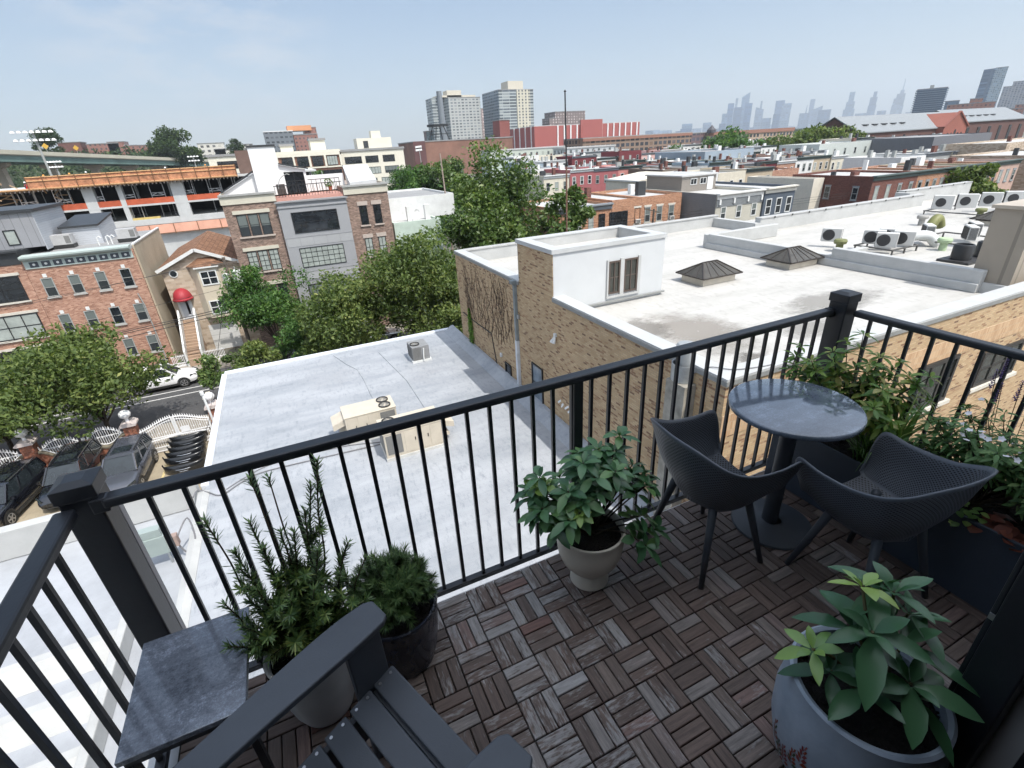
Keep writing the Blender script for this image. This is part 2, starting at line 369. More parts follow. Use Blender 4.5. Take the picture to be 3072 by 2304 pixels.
def crm(pts, n):
    pts = [Vector(p) for p in pts]; out = []
    for i in range(len(pts)-1):
        p0, p1, p2, p3 = pts[max(i-1, 0)], pts[i], pts[i+1], pts[min(i+2, len(pts)-1)]
        for k in range(n):
            t = k/n; out.append(.5*((2*p1)+(p2-p0)*t+(2*p0-5*p1+4*p2-p3)*t*t+(3*p1-p0-3*p2+p3)*t**3))
    return out+[pts[-1]]
def armchair(label, loc, rz):
    ch = thing('armchair', label, 'chair', loc, rz, 'perforated armchairs at the bistro table')
    rim = [(.205, -.165, .43), (.215, -.20, .50), (.222, -.232, .59), (.195, -.247, .642), (.09, -.247, .635), (-.06, -.245, .655), (-.185, -.232, .715), (-.245, -.12, .765), (-.255, 0, .768)]
    bot = [(.20, -.16, .427), (.175, -.168, .418), (.14, -.172, .41), (.10, -.174, .405), (.04, -.175, .40), (-.03, -.17, .395), (-.11, -.14, .395), (-.145, -.07, .398), (-.15, 0, .4)]
    mir = lambda L: L+[(x, -y, z) for x, y, z in reversed(L[:-1])]
    ra, ba = crm(mir(rim), 6), crm(mir(bot), 6); N = len(ra); rows = []; us = [0]
    for i in range(1, N): us.append(us[-1]+(ra[i]-ra[i-1]).length)
    K = 14; shell = MB()
    for k in range(K+1):
        t = k/K; row = []
        for i in range(N):
            p = ra[i].lerp(ba[i], t); c = Vector((p.x-.02, p.y, 0)); c = c.normalized() if c.length > .01 else c
            o = math.sin(math.pi*min(1, t*1.02))*.028 - (1-t)**6*(-.022)
            row.append(p+c*o)
        rows.append(row)
    for k in range(K):
        for i in range(N-1):
            uv = [(us[i], k*.026), (us[i+1], k*.026), (us[i+1], k*.026+.026), (us[i], k*.026+.026)]
            shell.quad(rows[k][i], rows[k][i+1], rows[k+1][i+1], rows[k+1][i], t=1 if (0 < k < K-1 and 3 < i < N-5) else 0, uv=uv)
    h = N//2; Q = 16                                  # the seat pan between the two lower edges
    last = rows[K]
    for i in range(h):
        for q in range(Q):
            def pt(i, q):
                a, b = last[i], last[N-1-i]; p = a.lerp(b, q/Q); s = math.sin(math.pi*q/Q); p = Vector(p); p.z -= .02*s; return p
            ps = [pt(i, q), pt(i, q+1), pt(i+1, q+1), pt(i+1, q)]
            shell.quad(*ps, t=1 if i > 0 else 0, uv=[(p.x+5, p.y+5) for p in ps])
    me = shell.mesh('shell', shm, None, True)
    bm_ = __import__('bmesh').new(); bm_.from_mesh(me); __import__('bmesh').ops.remove_doubles(bm_, verts=bm_.verts, dist=.0004)
    __import__('bmesh').ops.recalc_face_normals(bm_, faces=bm_.faces); bm_.to_mesh(me); bm_.free()
    o = ob('shell', me, ch); md = o.modifiers.new('thick', 'SOLIDIFY'); md.thickness = .009; md.offset = 0
    for sx in (-1, 1):
        for sy in (-1, 1):
            top = (.10*sx-.01, .125*sy, .415); low = (.19*sx-.005, .205*sy, 0)
            m = MB(); m.cyl(low, top, .0125, .0205, 16); ob('leg', m.mesh('leg', charcoal, None, True), ch)
    m = MB(); m.box(-.11, -.13, .385, .10, -.105, .402).box(-.11, .105, .385, .10, .13, .402).box(-.11, -.105, .385, -.085, .105, .402).box(.075, -.105, .385, .1, .105, .402)
    ob('under_frame', m.mesh('under_frame', charcoal), ch)
    return ch
armchair('charcoal perforated armchair beside the cream footed pot', (1.372, -.315, 0), R(-2))
armchair('charcoal perforated armchair in front of the planter boxes', (1.84, -.80, 0), R(84))
# adirondack chair
ad = thing('adirondack_chair', 'slate grey adirondack chair seen from above in the corner', 'chair', (-.237, -.779, 0), R(22.5))
def adb(name, m, bev=.005): 
    o = ob(name, m.mesh(name, adir), ad); b = o.modifiers.new('bevel', 'BEVEL'); b.width = bev; b.segments = 3; b.limit_method = 'ANGLE'; return o
def armboard(sy):
    c = [(.085, .315), (.0, .312), (-.12, .303), (-.28, .287), (-.44, .268), (-.60, .248), (-.70, .235)]; wd = [.115, .13, .128, .115, .105, .10, .09]
    pts = crm([(x, y, 0) for x, y in c], 5); ws = crm([(w, 0, 0) for w in wd], 5); pts = [Vector((p.x, p.y*sy, 0)) for p in pts]
    L = []; Rr = []
    for i, p in enumerate(pts):
        d = (pts[min(i+1, len(pts)-1)]-pts[max(i-1, 0)]).normalized(); n = Vector((-d.y, d.x, 0)); L.append(p+n*ws[i].x/2); Rr.append(p-n*ws[i].x/2)
    m = MB(); z0, z1 = .578, .602
    front = [pts[0]+Vector((.025, s*ws[0].x*.36, 0)) for s in ((1, -1) if (L[0].y > Rr[0].y) else (-1, 1))]
    loop = [(p.x, p.y) for p in L[::-1]]+[(p.x, p.y) for p in front]+[(p.x, p.y) for p in Rr]
    m.prism(loop, z0, z1, 'z'); return m
for sy in (1, -1): adb('arm', armboard(sy), .006)
for sy in (1, -1):
    m = MB(); m.box(-.05, sy*.275-.014, 0, .07, sy*.275+.014, .577); adb('front_leg', m)
    m = MB(); m.prism([(.03, .22), (.03, .345), (-.3, .28), (-.78, .06), (-.80, 0), (-.68, 0), (-.42, .10)], sy*.245-.012, sy*.245+.012); adb('side_rail', m)
    m = MB(); m.box(-.56, sy*.29-.012, .0, -.47, sy*.29+.012, .577); adb('rear_leg', m)
for k in range(6):
    x = .045-.094*k; z = .368-.021*k
    m = MB(); mt = Matrix.Translation((x, 0, z)) @ Matrix.Rotation(R(-12), 4, 'Y'); m.box(-.041, -.262, -.011, .041, .262, .011, M=mt); sl2 = adb('seat_slat', m, .006)
    sc = MB()
    for sy in (-1, 1):
        for dx in (-.022, .022): sc.cyl(mt @ Vector((dx, sy*.243, .0105)), mt @ Vector((dx, sy*.243, .0135)), .0052, n=10)
    ob('screw_head', sc.mesh('screw_head', M('bare_steel', (.5, .5, .52), .35, metal=.9)), sl2)
m = MB(); m.box(-.005, -.2605, .25, .02, .2605, .345); adb('front_apron', m)
for k in range(5):
    y = -.22+.11*k; m = MB(); mt = Matrix.Translation((-.50, y, .22)) @ Matrix.Rotation(R(-28), 4, 'Y'); m.box(-.011, -.048, 0, .011, .048, .80+.08*math.cos(y*5), M=mt); adb('back_slat', m)
# ------------------------------------------------------------------ potted plants
soil = M('bark_soil', (.018, .013, .010), .9, .7, 60, 1, 140)
def rot_to(d):
    return Vector(d).to_track_quat('Z', 'Y').to_matrix()
def leaf(mb, p, d, up, L, Wd, fold=.25, droop=.2, t=.5, m=0):
    d = Vector(d).normalized(); up = Vector(up); s = d.cross(up); s = s.normalized() if s.length > 1e-4 else d.orthogonal().normalized(); u = s.cross(d)
    prof = [(0, .08), (.15, .5), (.4, .98), (.65, .9), (.85, .55), (1, .04)]; vs = []
    for q, w in prof:
        c = p + d*L*q - Vector((0, 0, 1))*droop*L*q*q
        vs += [c - s*Wd/2*w + u*fold*Wd/2*w, c, c + s*Wd/2*w + u*fold*Wd/2*w]
    n = len(prof)
    mb.add(vs, [(3*i+j, 3*i+j+1, 3*i+j+4, 3*i+j+3) for i in range(n-1) for j in range(2)], m, t)
def whorl(mb, p, ax, n, L, Wd, r, spread=(.2, .75), tint=(.3, .6), droop=.25):
    ax = Vector(ax).normalized(); q = rot_to(ax); ph = r.random()*6.28
    for k in range(n):
        a = ph+k*2.39996; el = spread[0]+(spread[1]-spread[0])*(1-k/max(1, n-1)) ; 
        d = q @ Vector((math.cos(a)*math.cos(el*1.2-.25), math.sin(a)*math.cos(el*1.2-.25), math.sin(el*1.2-.25)))
        lk = L*r.uniform(.75, 1.1)*(1-.35*(el > .6))
        leaf(mb, p+d*.008-ax*.010*(n-k)/n, d, ax, lk, Wd*lk/L*r.uniform(.85, 1.1), .3, droop*r.uniform(.5, 1.3), r.uniform(*tint))
def potted(name, label, loc, prof, potmat, soilz, soilr, n=56, cat='potted plant'):
    t = thing(name, label, cat, loc); sm(ob('pot', MB().lathe(prof, n=n).mesh('pot', potmat), t), 35)
    m = MB(); r = random.Random(3)
    m.lathe([(soilr, soilz-.004), (soilr*.6, soilz+.006), (0.001, soilz+.01)], n=24)
    for k in range(240):
        a, q = r.random()*6.28, soilr*.97*math.sqrt(r.random()); s = r.uniform(.003, .008); mt = Matrix.Translation((q*math.cos(a), q*math.sin(a), soilz+.006)) @ Matrix.Rotation(r.random()*6, 4, Vector((r.random(), r.random(), r.random())))
        m.box(-s, -s*.5, -s*.3, s, s*.5, s*.3, M=mt)
    ob('soil', m.mesh('soil', soil), t); return t
rhodo = LEAF('rhododendron_leaf', [(0, (.03, .08, .038)), (.35, (.055, .145, .062)), (.6, (.10, .21, .095)), (.8, (.19, .33, .085)), (1, (.32, .45, .10))], .33, .12, .5)
stem_m = M('plant_stem', (.06, .042, .025), .7, .3, 30)
def shrub(t, tips, r, base, L, Wd, n, tint, mat=rhodo, droop=.3, sr=.005, young=.0):
    lm, smb = MB(), MB()
    for i, (x, y, z) in enumerate(tips):
        b = Vector(base)+Vector((r.uniform(-.02, .02), r.uniform(-.02, .02), 0)); tip = Vector((x, y, z)); mid = b.lerp(tip, .55)+Vector((r.uniform(-.02, .02), r.uniform(-.02, .02), .03))
        pts = crm([b, mid, tip], 5); smb.tube(pts, sr, 6, r1=sr*.5)
        ax = (tip-mid).normalized()*.6+Vector((0, 0, .7)); yt = r.random() < young
        whorl(lm, tip, ax, n+r.randint(-1, 2), L*(.75 if yt else 1), Wd, r, (.05, 1.0), (.75, 1) if yt else tint, droop)
        if r.random() < .75: whorl(lm, mid.lerp(tip, .6), ax, n-2, L*.9, Wd, r, (0, .5), tint, droop)
    ob('stem', smb.mesh('stem', stem_m), t); ob('foliage', lm.mesh('foliage', mat, None, True), t)
# cream footed pot
r = random.Random(11)
prof = [(q*1.12, z) for q, z in [(.078, 0), (.085, .004), (.083, .02), (.072, .055), (.066, .068), (.07, .078), (.095, .10), (.122, .145), (.138, .20), (.143, .26), (.142, .30), (.147, .312), (.146, .322), (.138, .324), (.132, .315), (.130, .27), (.10, .26)]]
cp = potted('potted_rhododendron', 'small leaved rhododendron in a cream footed pot by the railing', (.737, -.205, 0), prof, M('cream_ceramic', (.66, .61, .52), .42, .08, 3, .03, 200), .285, .146)
tips = []
for k in range(42):
    a = r.random()*6.28; q = .30*math.sqrt(r.random()); x_, y_ = q*math.cos(a)*1.05, q*math.sin(a)*.8; tips.append((x_, y_+.03, .46+.17*(1-(q/.3)**2)+r.uniform(-.04, .06)+.06*(y_ < -.05)))
tips += [(.13, .02, .70), (.19, .06, .74), (.06, .04, .72), (.20, -.12, .40), (.25, -.16, .33), (.17, -.2, .30), (-.25, .12, .56), (-.27, .02, .50), (-.2, -.02, .42), (-.22, .08, .64), (.28, -.05, .5)]
shrub(cp, tips, r, (0, 0, .285), .092, .042, 8, (.25, .7), young=.12)
# blue grey pot with large rhododendron
t_ = NT('blue_grey_glaze'); n_ = t_.noise(7, 8, .7); t_.col(t_.ramp(n_, [(.3, (.27, .32, .38)), (.7, (.40, .45, .51))])); bgl = t_.set(.5, 0, .4)
prof = [(.12, 0), (.155, .01), (.195, .08), (.22, .2), (.224, .30), (.214, .38), (.205, .43), (.207, .445), (.198, .452), (.186, .445), (.184, .38), (.165, .37)]
BX, BY = 1.02, -1.275
bp_ = potted('potted_rhododendron', 'large leaved rhododendron in a blue grey pot with painted leaves', (BX, BY, 0), prof, bgl, .40, .186, 72)
r = random.Random(5)
big = [((-.02, .03, .66), 9, .15, (.25, .5)), ((.05, .12, .72), 8, .10, (.85, 1)), ((-.15, .10, .58), 8, .095, (.75, .95)), ((.15, .08, .68), 8, .14, (.2, .45)), ((.02, -.08, .55), 8, .13, (.25, .5)), ((-.08, -.02, .52), 8, .13, (.15, .4)), ((.10, .0, .58), 7, .15, (.15, .45)), ((.20, .04, .60), 7, .13, (.15, .4)), ((.0, .08, .60), 7, .14, (.1, .35)), ((.04, -.10, .50), 6, .12, (.3, .5)), ((-.1, .06, .50), 7, .12, (.1, .3)), ((.17, .12, .66), 6, .11, (.3, .6))]
lm, smb = MB(), MB()
for (p, n, L, tt) in big:
    b = Vector((r.uniform(-.02, .02), r.uniform(-.02, .02), .40)); tip = Vector(p); mid = b.lerp(tip, .5)+Vector((r.uniform(-.02, .02), r.uniform(-.02, .02), .03)); smb.tube(crm([b, mid, tip], 6), .007, 8, r1=.004)
    whorl(lm, tip, (tip-mid)*.5+Vector((0, 0, .1)), n, L*1.12, L*.44, r, (.05, .95), tt, .22)
ob('stem', smb.mesh('stem', M('green_stem', (.11, .09, .035), .6, .3, 20)), bp_); ob('foliage', lm.mesh('foliage', rhodo, None, True), bp_)
dm = MB()                                             # painted sprigs on the pot, laid just proud of the glaze
def onpot(a, z):
    zs = [p[1] for p in prof[:8]]; rs = [p[0] for p in prof[:8]]; q = float(np.interp(z, zs, rs))+.0015
    return Vector((q*math.cos(a), q*math.sin(a), z))
for ac, z0, hh, mm in ((2.6, .12, .12, 0), (2.72, .08, .10, 1), (2.85, .10, .10, 2), (3.0, .15, .09, 0), (3.12, .21, .09, 2)):
    for k in range(9):
        z = z0+hh*k/9; sd = (-1 if k % 2 else 1); w = .030*(1-k/12); c0 = onpot(ac, z); c1 = onpot(ac+sd*w*3.2, z+.020); n1 = onpot(ac+sd*w*1.2, z+.020); n2 = onpot(ac+sd*w*2.0, z+.002)
        dm.poly([c0, n2, c1, n1], mm if k % 3 else (mm+1) % 3)
ob('painted_leaves', dm.mesh('painted_leaves', [M('paint_rust', (.25, .05, .02), .6), M('paint_green', (.06, .09, .04), .6), M('paint_red', (.24, .05, .05), .6)]), bp_)
# pale pot with upright yew
t_ = NT('pale_stone_glaze'); t_.col(t_.ramp(t_.noise(5, 5), [(.3, (.46, .47, .475)), (.7, (.58, .59, .60))])); pgl = t_.set(.55)
prof = [(.085, 0), (.10, .006), (.118, .06), (.135, .16), (.145, .26), (.148, .33), (.152, .345), (.144, .35), (.135, .34), (.132, .30), (.1, .29)]
yw = potted('potted_yew', 'tall upright yew with bare shoots in a pale stone pot', (-.525, -.255, 0), prof, pgl, .315, .134)
needle = LEAF('yew_needle', [(0, (.04, .075, .028)), (.4, (.08, .15, .048)), (.75, (.15, .225, .06)), (1, (.26, .30, .075))], .4, .1, .4)
def shoot(lm, smb, pts, r, nn, L, wd, sr, t0=0., tint=(.1, .6), up=.5, bare=()):
    c = crm(pts, 8); smb.tube(c, sr, 5, r1=sr*.5); n = len(c)
    for k in range(nn):
        q = t0+(1-t0)*(k/nn)**.9
        if any(a < q < b for a, b in bare) and r.random() < .9: continue
        f = q*(n-1); i = min(int(f), n-2); p = c[i].lerp(c[i+1], f-i); d = (c[i+1]-c[i]).normalized(); s = d.orthogonal().normalized(); a = k*2.4+r.random()
        s = s*math.cos(a)+d.cross(s)*math.sin(a); dr = (s+d*up*r.uniform(.6, 1.5)).normalized(); l = L*r.uniform(.7, 1.15); sd = dr.cross(d).normalized()*wd/2
        tt = r.uniform(*tint); lm.add([p-sd*.6, p+sd*.6, p+dr*l*.55+sd, p+dr*l, p+dr*l*.55-sd], [(0, 1, 2, 3, 4)], 0, tt)
lm, smb = MB(), MB(); r = random.Random(21)
tops = [(-.18, .12, .92, .6), (-.13, .10, .78, 0), (-.06, .12, .86, .0), (-.02, .14, 1.02, .7), (.03, .16, .99, .75), (.02, .10, .80, 0), (.06, .10, .78, 0), (.11, .12, .84, .0), (.15, .15, .92, .0), (.19, .17, 1.0, .2), (.22, .1, .66, 0), (.27, .06, .60, 0), (.12, .04, .72, 0), (-.09, .02, .66, 0), (-.2, .05, .62, 0), (.0, -.02, .6, 0), (.08, -.03, .62, 0), (-.04, .07, .78, .3), (.17, .02, .6, 0), (-.15, -.04, .52, 0), (-.22, -.02, .50, 0), (.24, -.04, .5, 0)]
for x, y, z, bare in tops:
    b = Vector((r.uniform(-.04, .04), r.uniform(-.04, .04), .31)); tip = Vector((x, y, z))
    mid = b.lerp(tip, .4)+Vector((x*.25, y*.25, -.01)); pts = [b, mid, b.lerp(tip, .72)+Vector((x*.08, y*.05, 0)), tip]
    shoot(lm, smb, pts, r, 190 if z > .7 else 130, .036, .006, .0045, .12, (.05, .75), .7, ((.35, .35+bare*.75),) if bare else ())
    for k in range(4):
        q = r.uniform(.2, .75 if not bare else .4); p = b.lerp(tip, q)+Vector((x*.2*(1-q), y*.2*(1-q), 0)); e = p+Vector((r.uniform(-.08, .08), r.uniform(-.08, .08), r.uniform(.04, .12)))
        shoot(lm, smb, [p, p.lerp(e, .5)+Vector((0, 0, .01)), e], r, 60, .034, .0055, .0025, .05, (.1, .9), .6)
for k in range(26):
    a = r.random()*6.28; q = r.uniform(.08, .21); p = Vector((0, 0, .34)); e = Vector((q*math.cos(a), q*math.sin(a), r.uniform(.40, .50)))
    shoot(lm, smb, [p, p.lerp(e, .5)+Vector((0, 0, .03)), e], r, 80, .042, .006, .003, .3, (.3, 1), .5)
ob('stem', smb.mesh('stem', stem_m), yw); ob('foliage', lm.mesh('foliage', needle), yw)
# dark blue glazed pot with dwarf pine
t_ = NT('ink_blue_glaze'); sp_ = t_.noise(9, 5, .6, sc=(1, 1, .35)); t_.col(t_.ramp(sp_, [(.3, (.016, .02, .034)), (.7, (.03, .037, .058))])); t_.bump(t_.ramp(sp_, [(.46, (0, 0, 0)), (.5, (1, 1, 1)), (.54, (0, 0, 0))]), .6, .006); ink = t_.set(.22, 0, .6)
prof = [(q*1.08, z) for q, z in [(.10, 0), (.115, .008), (.13, .07), (.142, .16), (.15, .24), (.152, .295), (.156, .305), (.154, .318), (.146, .318), (.138, .305), (.135, .26), (.1, .25)]]
dp = potted('potted_pine', 'rounded dwarf pine in an ink blue glazed pot', (-.19, -.195, 0), prof, ink, .28, .136)
lm, smb = MB(), MB(); r = random.Random(31)
pine = LEAF('pine_needle', [(0, (.035, .075, .028)), (.5, (.07, .135, .045)), (1, (.145, .21, .07))], .45, .12, .35)
for k in range(150):
    a = r.random()*6.28; el = math.asin(r.uniform(-.1, 1)); q = r.uniform(.75, 1); e = Vector((.172*q*math.cos(a)*math.cos(el), .172*q*math.sin(a)*math.cos(el), .375+.185*q*math.sin(el)))
    b = Vector((e.x*.35, e.y*.35, .33)); shoot(lm, smb, [b, b.lerp(e, .6)+Vector((0, 0, .01)), e], r, 85, .036, .0028, .002, .4, (.1, .95), .9)
ob('stem', smb.mesh('stem', stem_m), dp); ob('foliage', lm.mesh('foliage', pine), dp)
# ------------------------------------------------------------------ planters along the right rail
navy = M('navy_planter', (.038, .05, .07), .6, .12, 3, .05, 150)
def planter(label, y0, y1):
    t = thing('planter_box', label, 'planter', (2.36, (y0+y1)/2, 0)); w = .014; x0, x1, h = 2.15, 2.57, .40
    MB().box(x0, y0, .0, x0+w, y1, h).box(x1-w, y0, 0, x1, y1, h).box(x0+w, y0, 0, x1-w, y0+w, h).box(x0+w, y1-w, 0, x1-w, y1, h).build('box', navy, t, bevel=.004)
    m = MB(); r = random.Random(int(-y0*100)); nx, ny = 14, 18
    rows = [[Vector((x0+w+.002+(x1-x0-2*w-.004)*i/nx, y0+w+.002+(y1-y0-2*w-.004)*k/ny, .345+r.uniform(0, .02))) for i in range(nx+1)] for k in range(ny+1)]
    m.grid(rows)
    for k in range(260):
        s = r.uniform(.004, .012); mt = Matrix.Translation((r.uniform(x0+.03, x1-.03), r.uniform(y0+.03, y1-.03), .365)) @ Matrix.Rotation(r.random()*6, 4, Vector((r.random(), r.random(), r.random()))); m.box(-s, -s*.5, -s*.3, s, s*.5, s*.3, M=mt)
    m.build('soil', soil, t); return t
planter('navy planter box in the corner beneath the pieris shrub', -.66, -.035)
planter('navy planter box behind the armchair with flowering plants', -1.34, -.70)
pier = LEAF('pieris_leaf', [(0, (.05, .11, .028)), (.4, (.11, .22, .045)), (.7, (.21, .31, .065)), (.9, (.34, .32, .10)), (1, (.34, .14, .08))], .4, .2, .4)
def plant(name, label, loc, cat='plant', group=None): return thing(name, label, cat, loc, 0, group)
def multi(t, tips, r, base, L, Wd, n, tint, mat, sr=.004, levels=3, droop=.25, taper=.8):
    lm, smb = MB(), MB()
    for (x, y, z) in tips:
        b = Vector(base)+Vector((r.uniform(-.03, .03), r.uniform(-.03, .03), 0)); tip = Vector((x, y, z)); mid = b.lerp(tip, .5)+Vector((r.uniform(-.03, .03), r.uniform(-.03, .03), .03)); c = crm([b, mid, tip], 6); smb.tube(c, sr, 5, r1=sr*.5)
        for k in range(levels):
            q = 1-k*.17; f = q*(len(c)-1); i = min(int(f), len(c)-2); p = c[i].lerp(c[i+1], f-i); ax = (c[i+1]-c[i]).normalized()
            whorl(lm, p, ax+Vector((0, 0, .4)), n, L*(1 if k else taper), Wd, r, (.0, .9), tint, droop)
    ob('stem', smb.mesh('stem', stem_m), t); ob('foliage', lm.mesh('foliage', mat, None, True), t)
r = random.Random(41)
pt = plant('pieris_shrub', 'bushy pieris shrub with reddish tips in the corner planter', (2.36, -.22, .36))
multi(pt, [(r.uniform(-.2, .2), r.uniform(-.36, .14), r.uniform(.22, .50)) for k in range(34)]+[(.0, -.05, .62), (.05, .05, .54), (-.1, .02, .52), (.08, -.12, .5)], r, (0, -.08, 0), .088, .027, 10, (.15, .9), pier, levels=3)
pt = plant('pieris_shrub', 'narrow leafy shrub sprig left of the railing corner post', (2.22, -.06, .36))
multi(pt, [(-.03, .0, .52), (.0, .02, .44), (-.05, -.03, .40), (.03, -.02, .34)], r, (0, 0, 0), .07, .024, 8, (.1, .6), pier)
grass = LEAF('blade_green', [(0, (.03, .07, .025)), (.5, (.09, .17, .05)), (.8, (.16, .26, .07)), (1, (.30, .38, .12))], .4, .3, .4)
def blades(t, n, r, h, spread, w, tint=(.2, .9)):
    m = MB()
    for k in range(n):
        a = r.random()*6.28; hh = h*r.uniform(.6, 1.1); s = spread*r.uniform(.3, 1.2); b = Vector((r.uniform(-.04, .04), r.uniform(-.04, .04), 0)); tt = r.uniform(*tint); ww = w*r.uniform(.6, 1.2)
        d = Vector((math.cos(a), math.sin(a), 0)); sd = Vector((-d.y, d.x, 0)); pts = []
        for q in range(8):
            u = q/7; p = b+d*s*u**1.6+Vector((0, 0, hh*(u-.45*u**3*(s/.3)))); e = sd*ww/2*(1-u**2)+sd*.0004; pts.append([p-e, p+e])
        m.grid(pts, 0, tt)
    ob('foliage', m.mesh('foliage', grass), t)
pt = plant('strap_leaved_plant', 'bright green strap leaved plant between the two planters', (2.34, -.56, .36)); blades(pt, 44, r, .46, .24, .02, (.4, 1))
pt = plant('ornamental_grass', 'fine arching grass spilling past the bistro table edge', (2.25, -.50, .36)); blades(pt, 110, r, .30, .28, .007, (.1, .7))
gr = LEAF('sage_green', [(0, (.065, .13, .05)), (.5, (.13, .24, .09)), (1, (.25, .35, .14))], .5, .2, .3)
pt = plant('leafy_perennial', 'dense green perennial with small white flowers behind the armchair', (2.34, -.93, .36))
tp = [(r.uniform(-.17, .19), r.uniform(-.30, .30), r.uniform(.10, .42)) for k in range(64)]
multi(pt, tp, r, (0, 0, 0), .066, .02, 9, (.1, .9), gr, .003)
for k in range(34):
    p = Vector((r.uniform(-.2, .2), r.uniform(-.26, .26), r.uniform(.26, .45))); q0 = rot_to((r.uniform(-1, .2), r.uniform(-1, .3), 1.2)); fl = MB()
    for i in range(5): leaf(fl, p, q0 @ Vector((math.cos(i*1.257), math.sin(i*1.257), .2)), q0 @ Vector((0, 0, 1)), .014, .011, .1, 0)
    ob('flower', fl.mesh('flower', M('white_petal', (.78, .76, .78), .6, .05)), pt)
pt = plant('salvia_plant', 'purple flowering salvia with upright spikes at the right rail', (2.48, -.98, .36))
multi(pt, [(r.uniform(-.12, .1), r.uniform(-.2, .2), r.uniform(.3, .5)) for k in range(16)], r, (0, 0, 0), .05, .012, 6, (.1, .7), gr, .003)
vio = LEAF('salvia_violet', [(0, (.05, .03, .12)), (1, (.20, .13, .34))], .6, .2, .2)
for k in range(15):
    x, y = r.uniform(-.15, .12), r.uniform(-.26, .25); h0 = r.uniform(.40, .56); fl, fs = MB(), MB(); fs.tube([(x*.4, y*.4, .05), (x*.8, y*.8, .3), (x, y, h0+.09)], .0016, 4)
    for i in range(34):
        z = h0+.10*i/34; a = i*2.4; d = Vector((math.cos(a), math.sin(a), .5)); leaf(fl, Vector((x, y, z)), d, (0, 0, 1), .015*(1-i/60), .009, .2, 0, r.random())
    ob('flower_spike', fl.mesh('flower_spike', vio), ob('stalk', fs.mesh('stalk', stem_m), pt))
pt = plant('leafy_perennial', 'tall feathery grey green perennial at the right frame edge', (2.45, -1.18, .36))
multi(pt, [(r.uniform(-.18, .14), r.uniform(-.14, .2), r.uniform(.15, .5)) for k in range(50)], r, (0, 0, 0), .055, .011, 8, (.3, 1), gr, .003, 4)
rust = LEAF('rust_leaf', [(0, (.10, .03, .02)), (1, (.22, .075, .05))], .5, .15, .3)
pt = plant('heuchera_plant', 'rust red heuchera at the front edge of the planter', (2.22, -1.15, .35))
m = MB()
for k in range(40): leaf(m, Vector((r.uniform(-.07, .07), r.uniform(-.12, .12), r.uniform(.02, .07))), (r.uniform(-1, .3), r.uniform(-1, 1), r.uniform(-.1, .5)), (0, 0, 1), .06, .055, .12, .4, r.random())
ob('foliage', m.mesh('foliage', rust, None, True), pt)
pt = plant('trailing_ivy', 'small lobed ivy trailing over the planter front', (2.17, -.90, .40))
m = MB()
for k in range(34): leaf(m, Vector((r.uniform(-.05, .06), r.uniform(-.14, .12), r.uniform(-.06, .06))), (r.uniform(-1, .2), r.uniform(-1, 1), r.uniform(-.2, .6)), (0, 0, 1), .035, .032, .12, .3, r.uniform(.3, 1))
ob('foliage', m.mesh('foliage', grass, None, True), pt)
# ------------------------------------------------------------------ windows (shared meshes, one object each, pane as a sub-part)
_wc = {}
def SASH(name):                                  # blind half drawn behind the upper sash
    t = NT(name); sp = t.new('SeparateXYZ'); t.link(t.obj(), sp.inputs[0]); t.col(t.mix(t.math('GREATER_THAN', sp.outputs[2], .74), (.03, .036, .04), (.13, .15, .145))); return t.set(.18, 0, .6)
G_DARK = GLASS('window_glass'); G_BLIND = M('window_blind', (.30, .33, .31), .35, .25, 1.2); G_HALF = SASH('window_half_blind')
F_WHITE = M('frame_white', (.62, .63, .62), .5, .06); F_BLACK = M('frame_black', (.014, .015, .017), .45, .2); F_GREY = M('frame_grey', (.30, .31, .30), .5, .1)
STONE = M('pale_stone', (.52, .49, .43), .75, .12, 3)
def win(par, x, z, w, h, frame=None, glass=None, y=0, rz=0, cols=1, rows=2, sill=None, lintel=None, fw=.06, key=None, lh=.2, over=.12, hang=None):
    frame = frame or F_BLACK; glass = glass or G_DARK
    w, h = round(w, 2), round(h, 2); k = (w, h, frame.name, cols, rows, sill.name if sill else 0, lintel.name if lintel else 0, fw, lh, over, hang)
    if k not in _wc:
        m = MB(); d = .05
        m.box(0, -d, 0, fw, .01, h).box(w-fw, -d, 0, w, .01, h).box(fw, -d, 0, w-fw, .01, fw).box(fw, -d, h-fw, w-fw, .01, h)
        for i in range(1, cols): m.box(w*i/cols-fw*.35, -d*.8, fw, w*i/cols+fw*.35, .01, h-fw)
        xs = [fw]+[v for i in range(1, cols) for v in (w*i/cols-fw*.35, w*i/cols+fw*.35)]+[w-fw]
        for i in range(1, rows):
            for q in range(0, len(xs), 2): m.box(xs[q], -d*.7, h*i/rows-fw*.3, xs[q+1], .01, h*i/rows+fw*.3)
        if sill: m.box(-over, -.12, -.13, w+over, .01, -.004, 1)
        if lintel: m.box(-over, -.06, h+.004, w+over, .01, h+lh, 1)
        g = MB().quad((fw, -.012, fw), (w-fw, -.012, fw), (w-fw, -.012, h-fw), (fw, -.012, h-fw))
        _wc[k] = (m.mesh('window', [frame, sill or lintel or frame]), {})
        _wc[k][1]['g'] = g
    me, gs = _wc[k]
    if glass.name not in gs: gs[glass.name] = gs['g'].mesh('pane', glass)
    o = ob('window', me, par, (x-par.location.x, y-par.location.y, z-par.location.z), rz)
    ob('pane', gs[glass.name], o)
    return o
def parts(par, name, mat, bev=0):
    def f(m): return m.build(name, mat, par, bevel=bev)
    return f
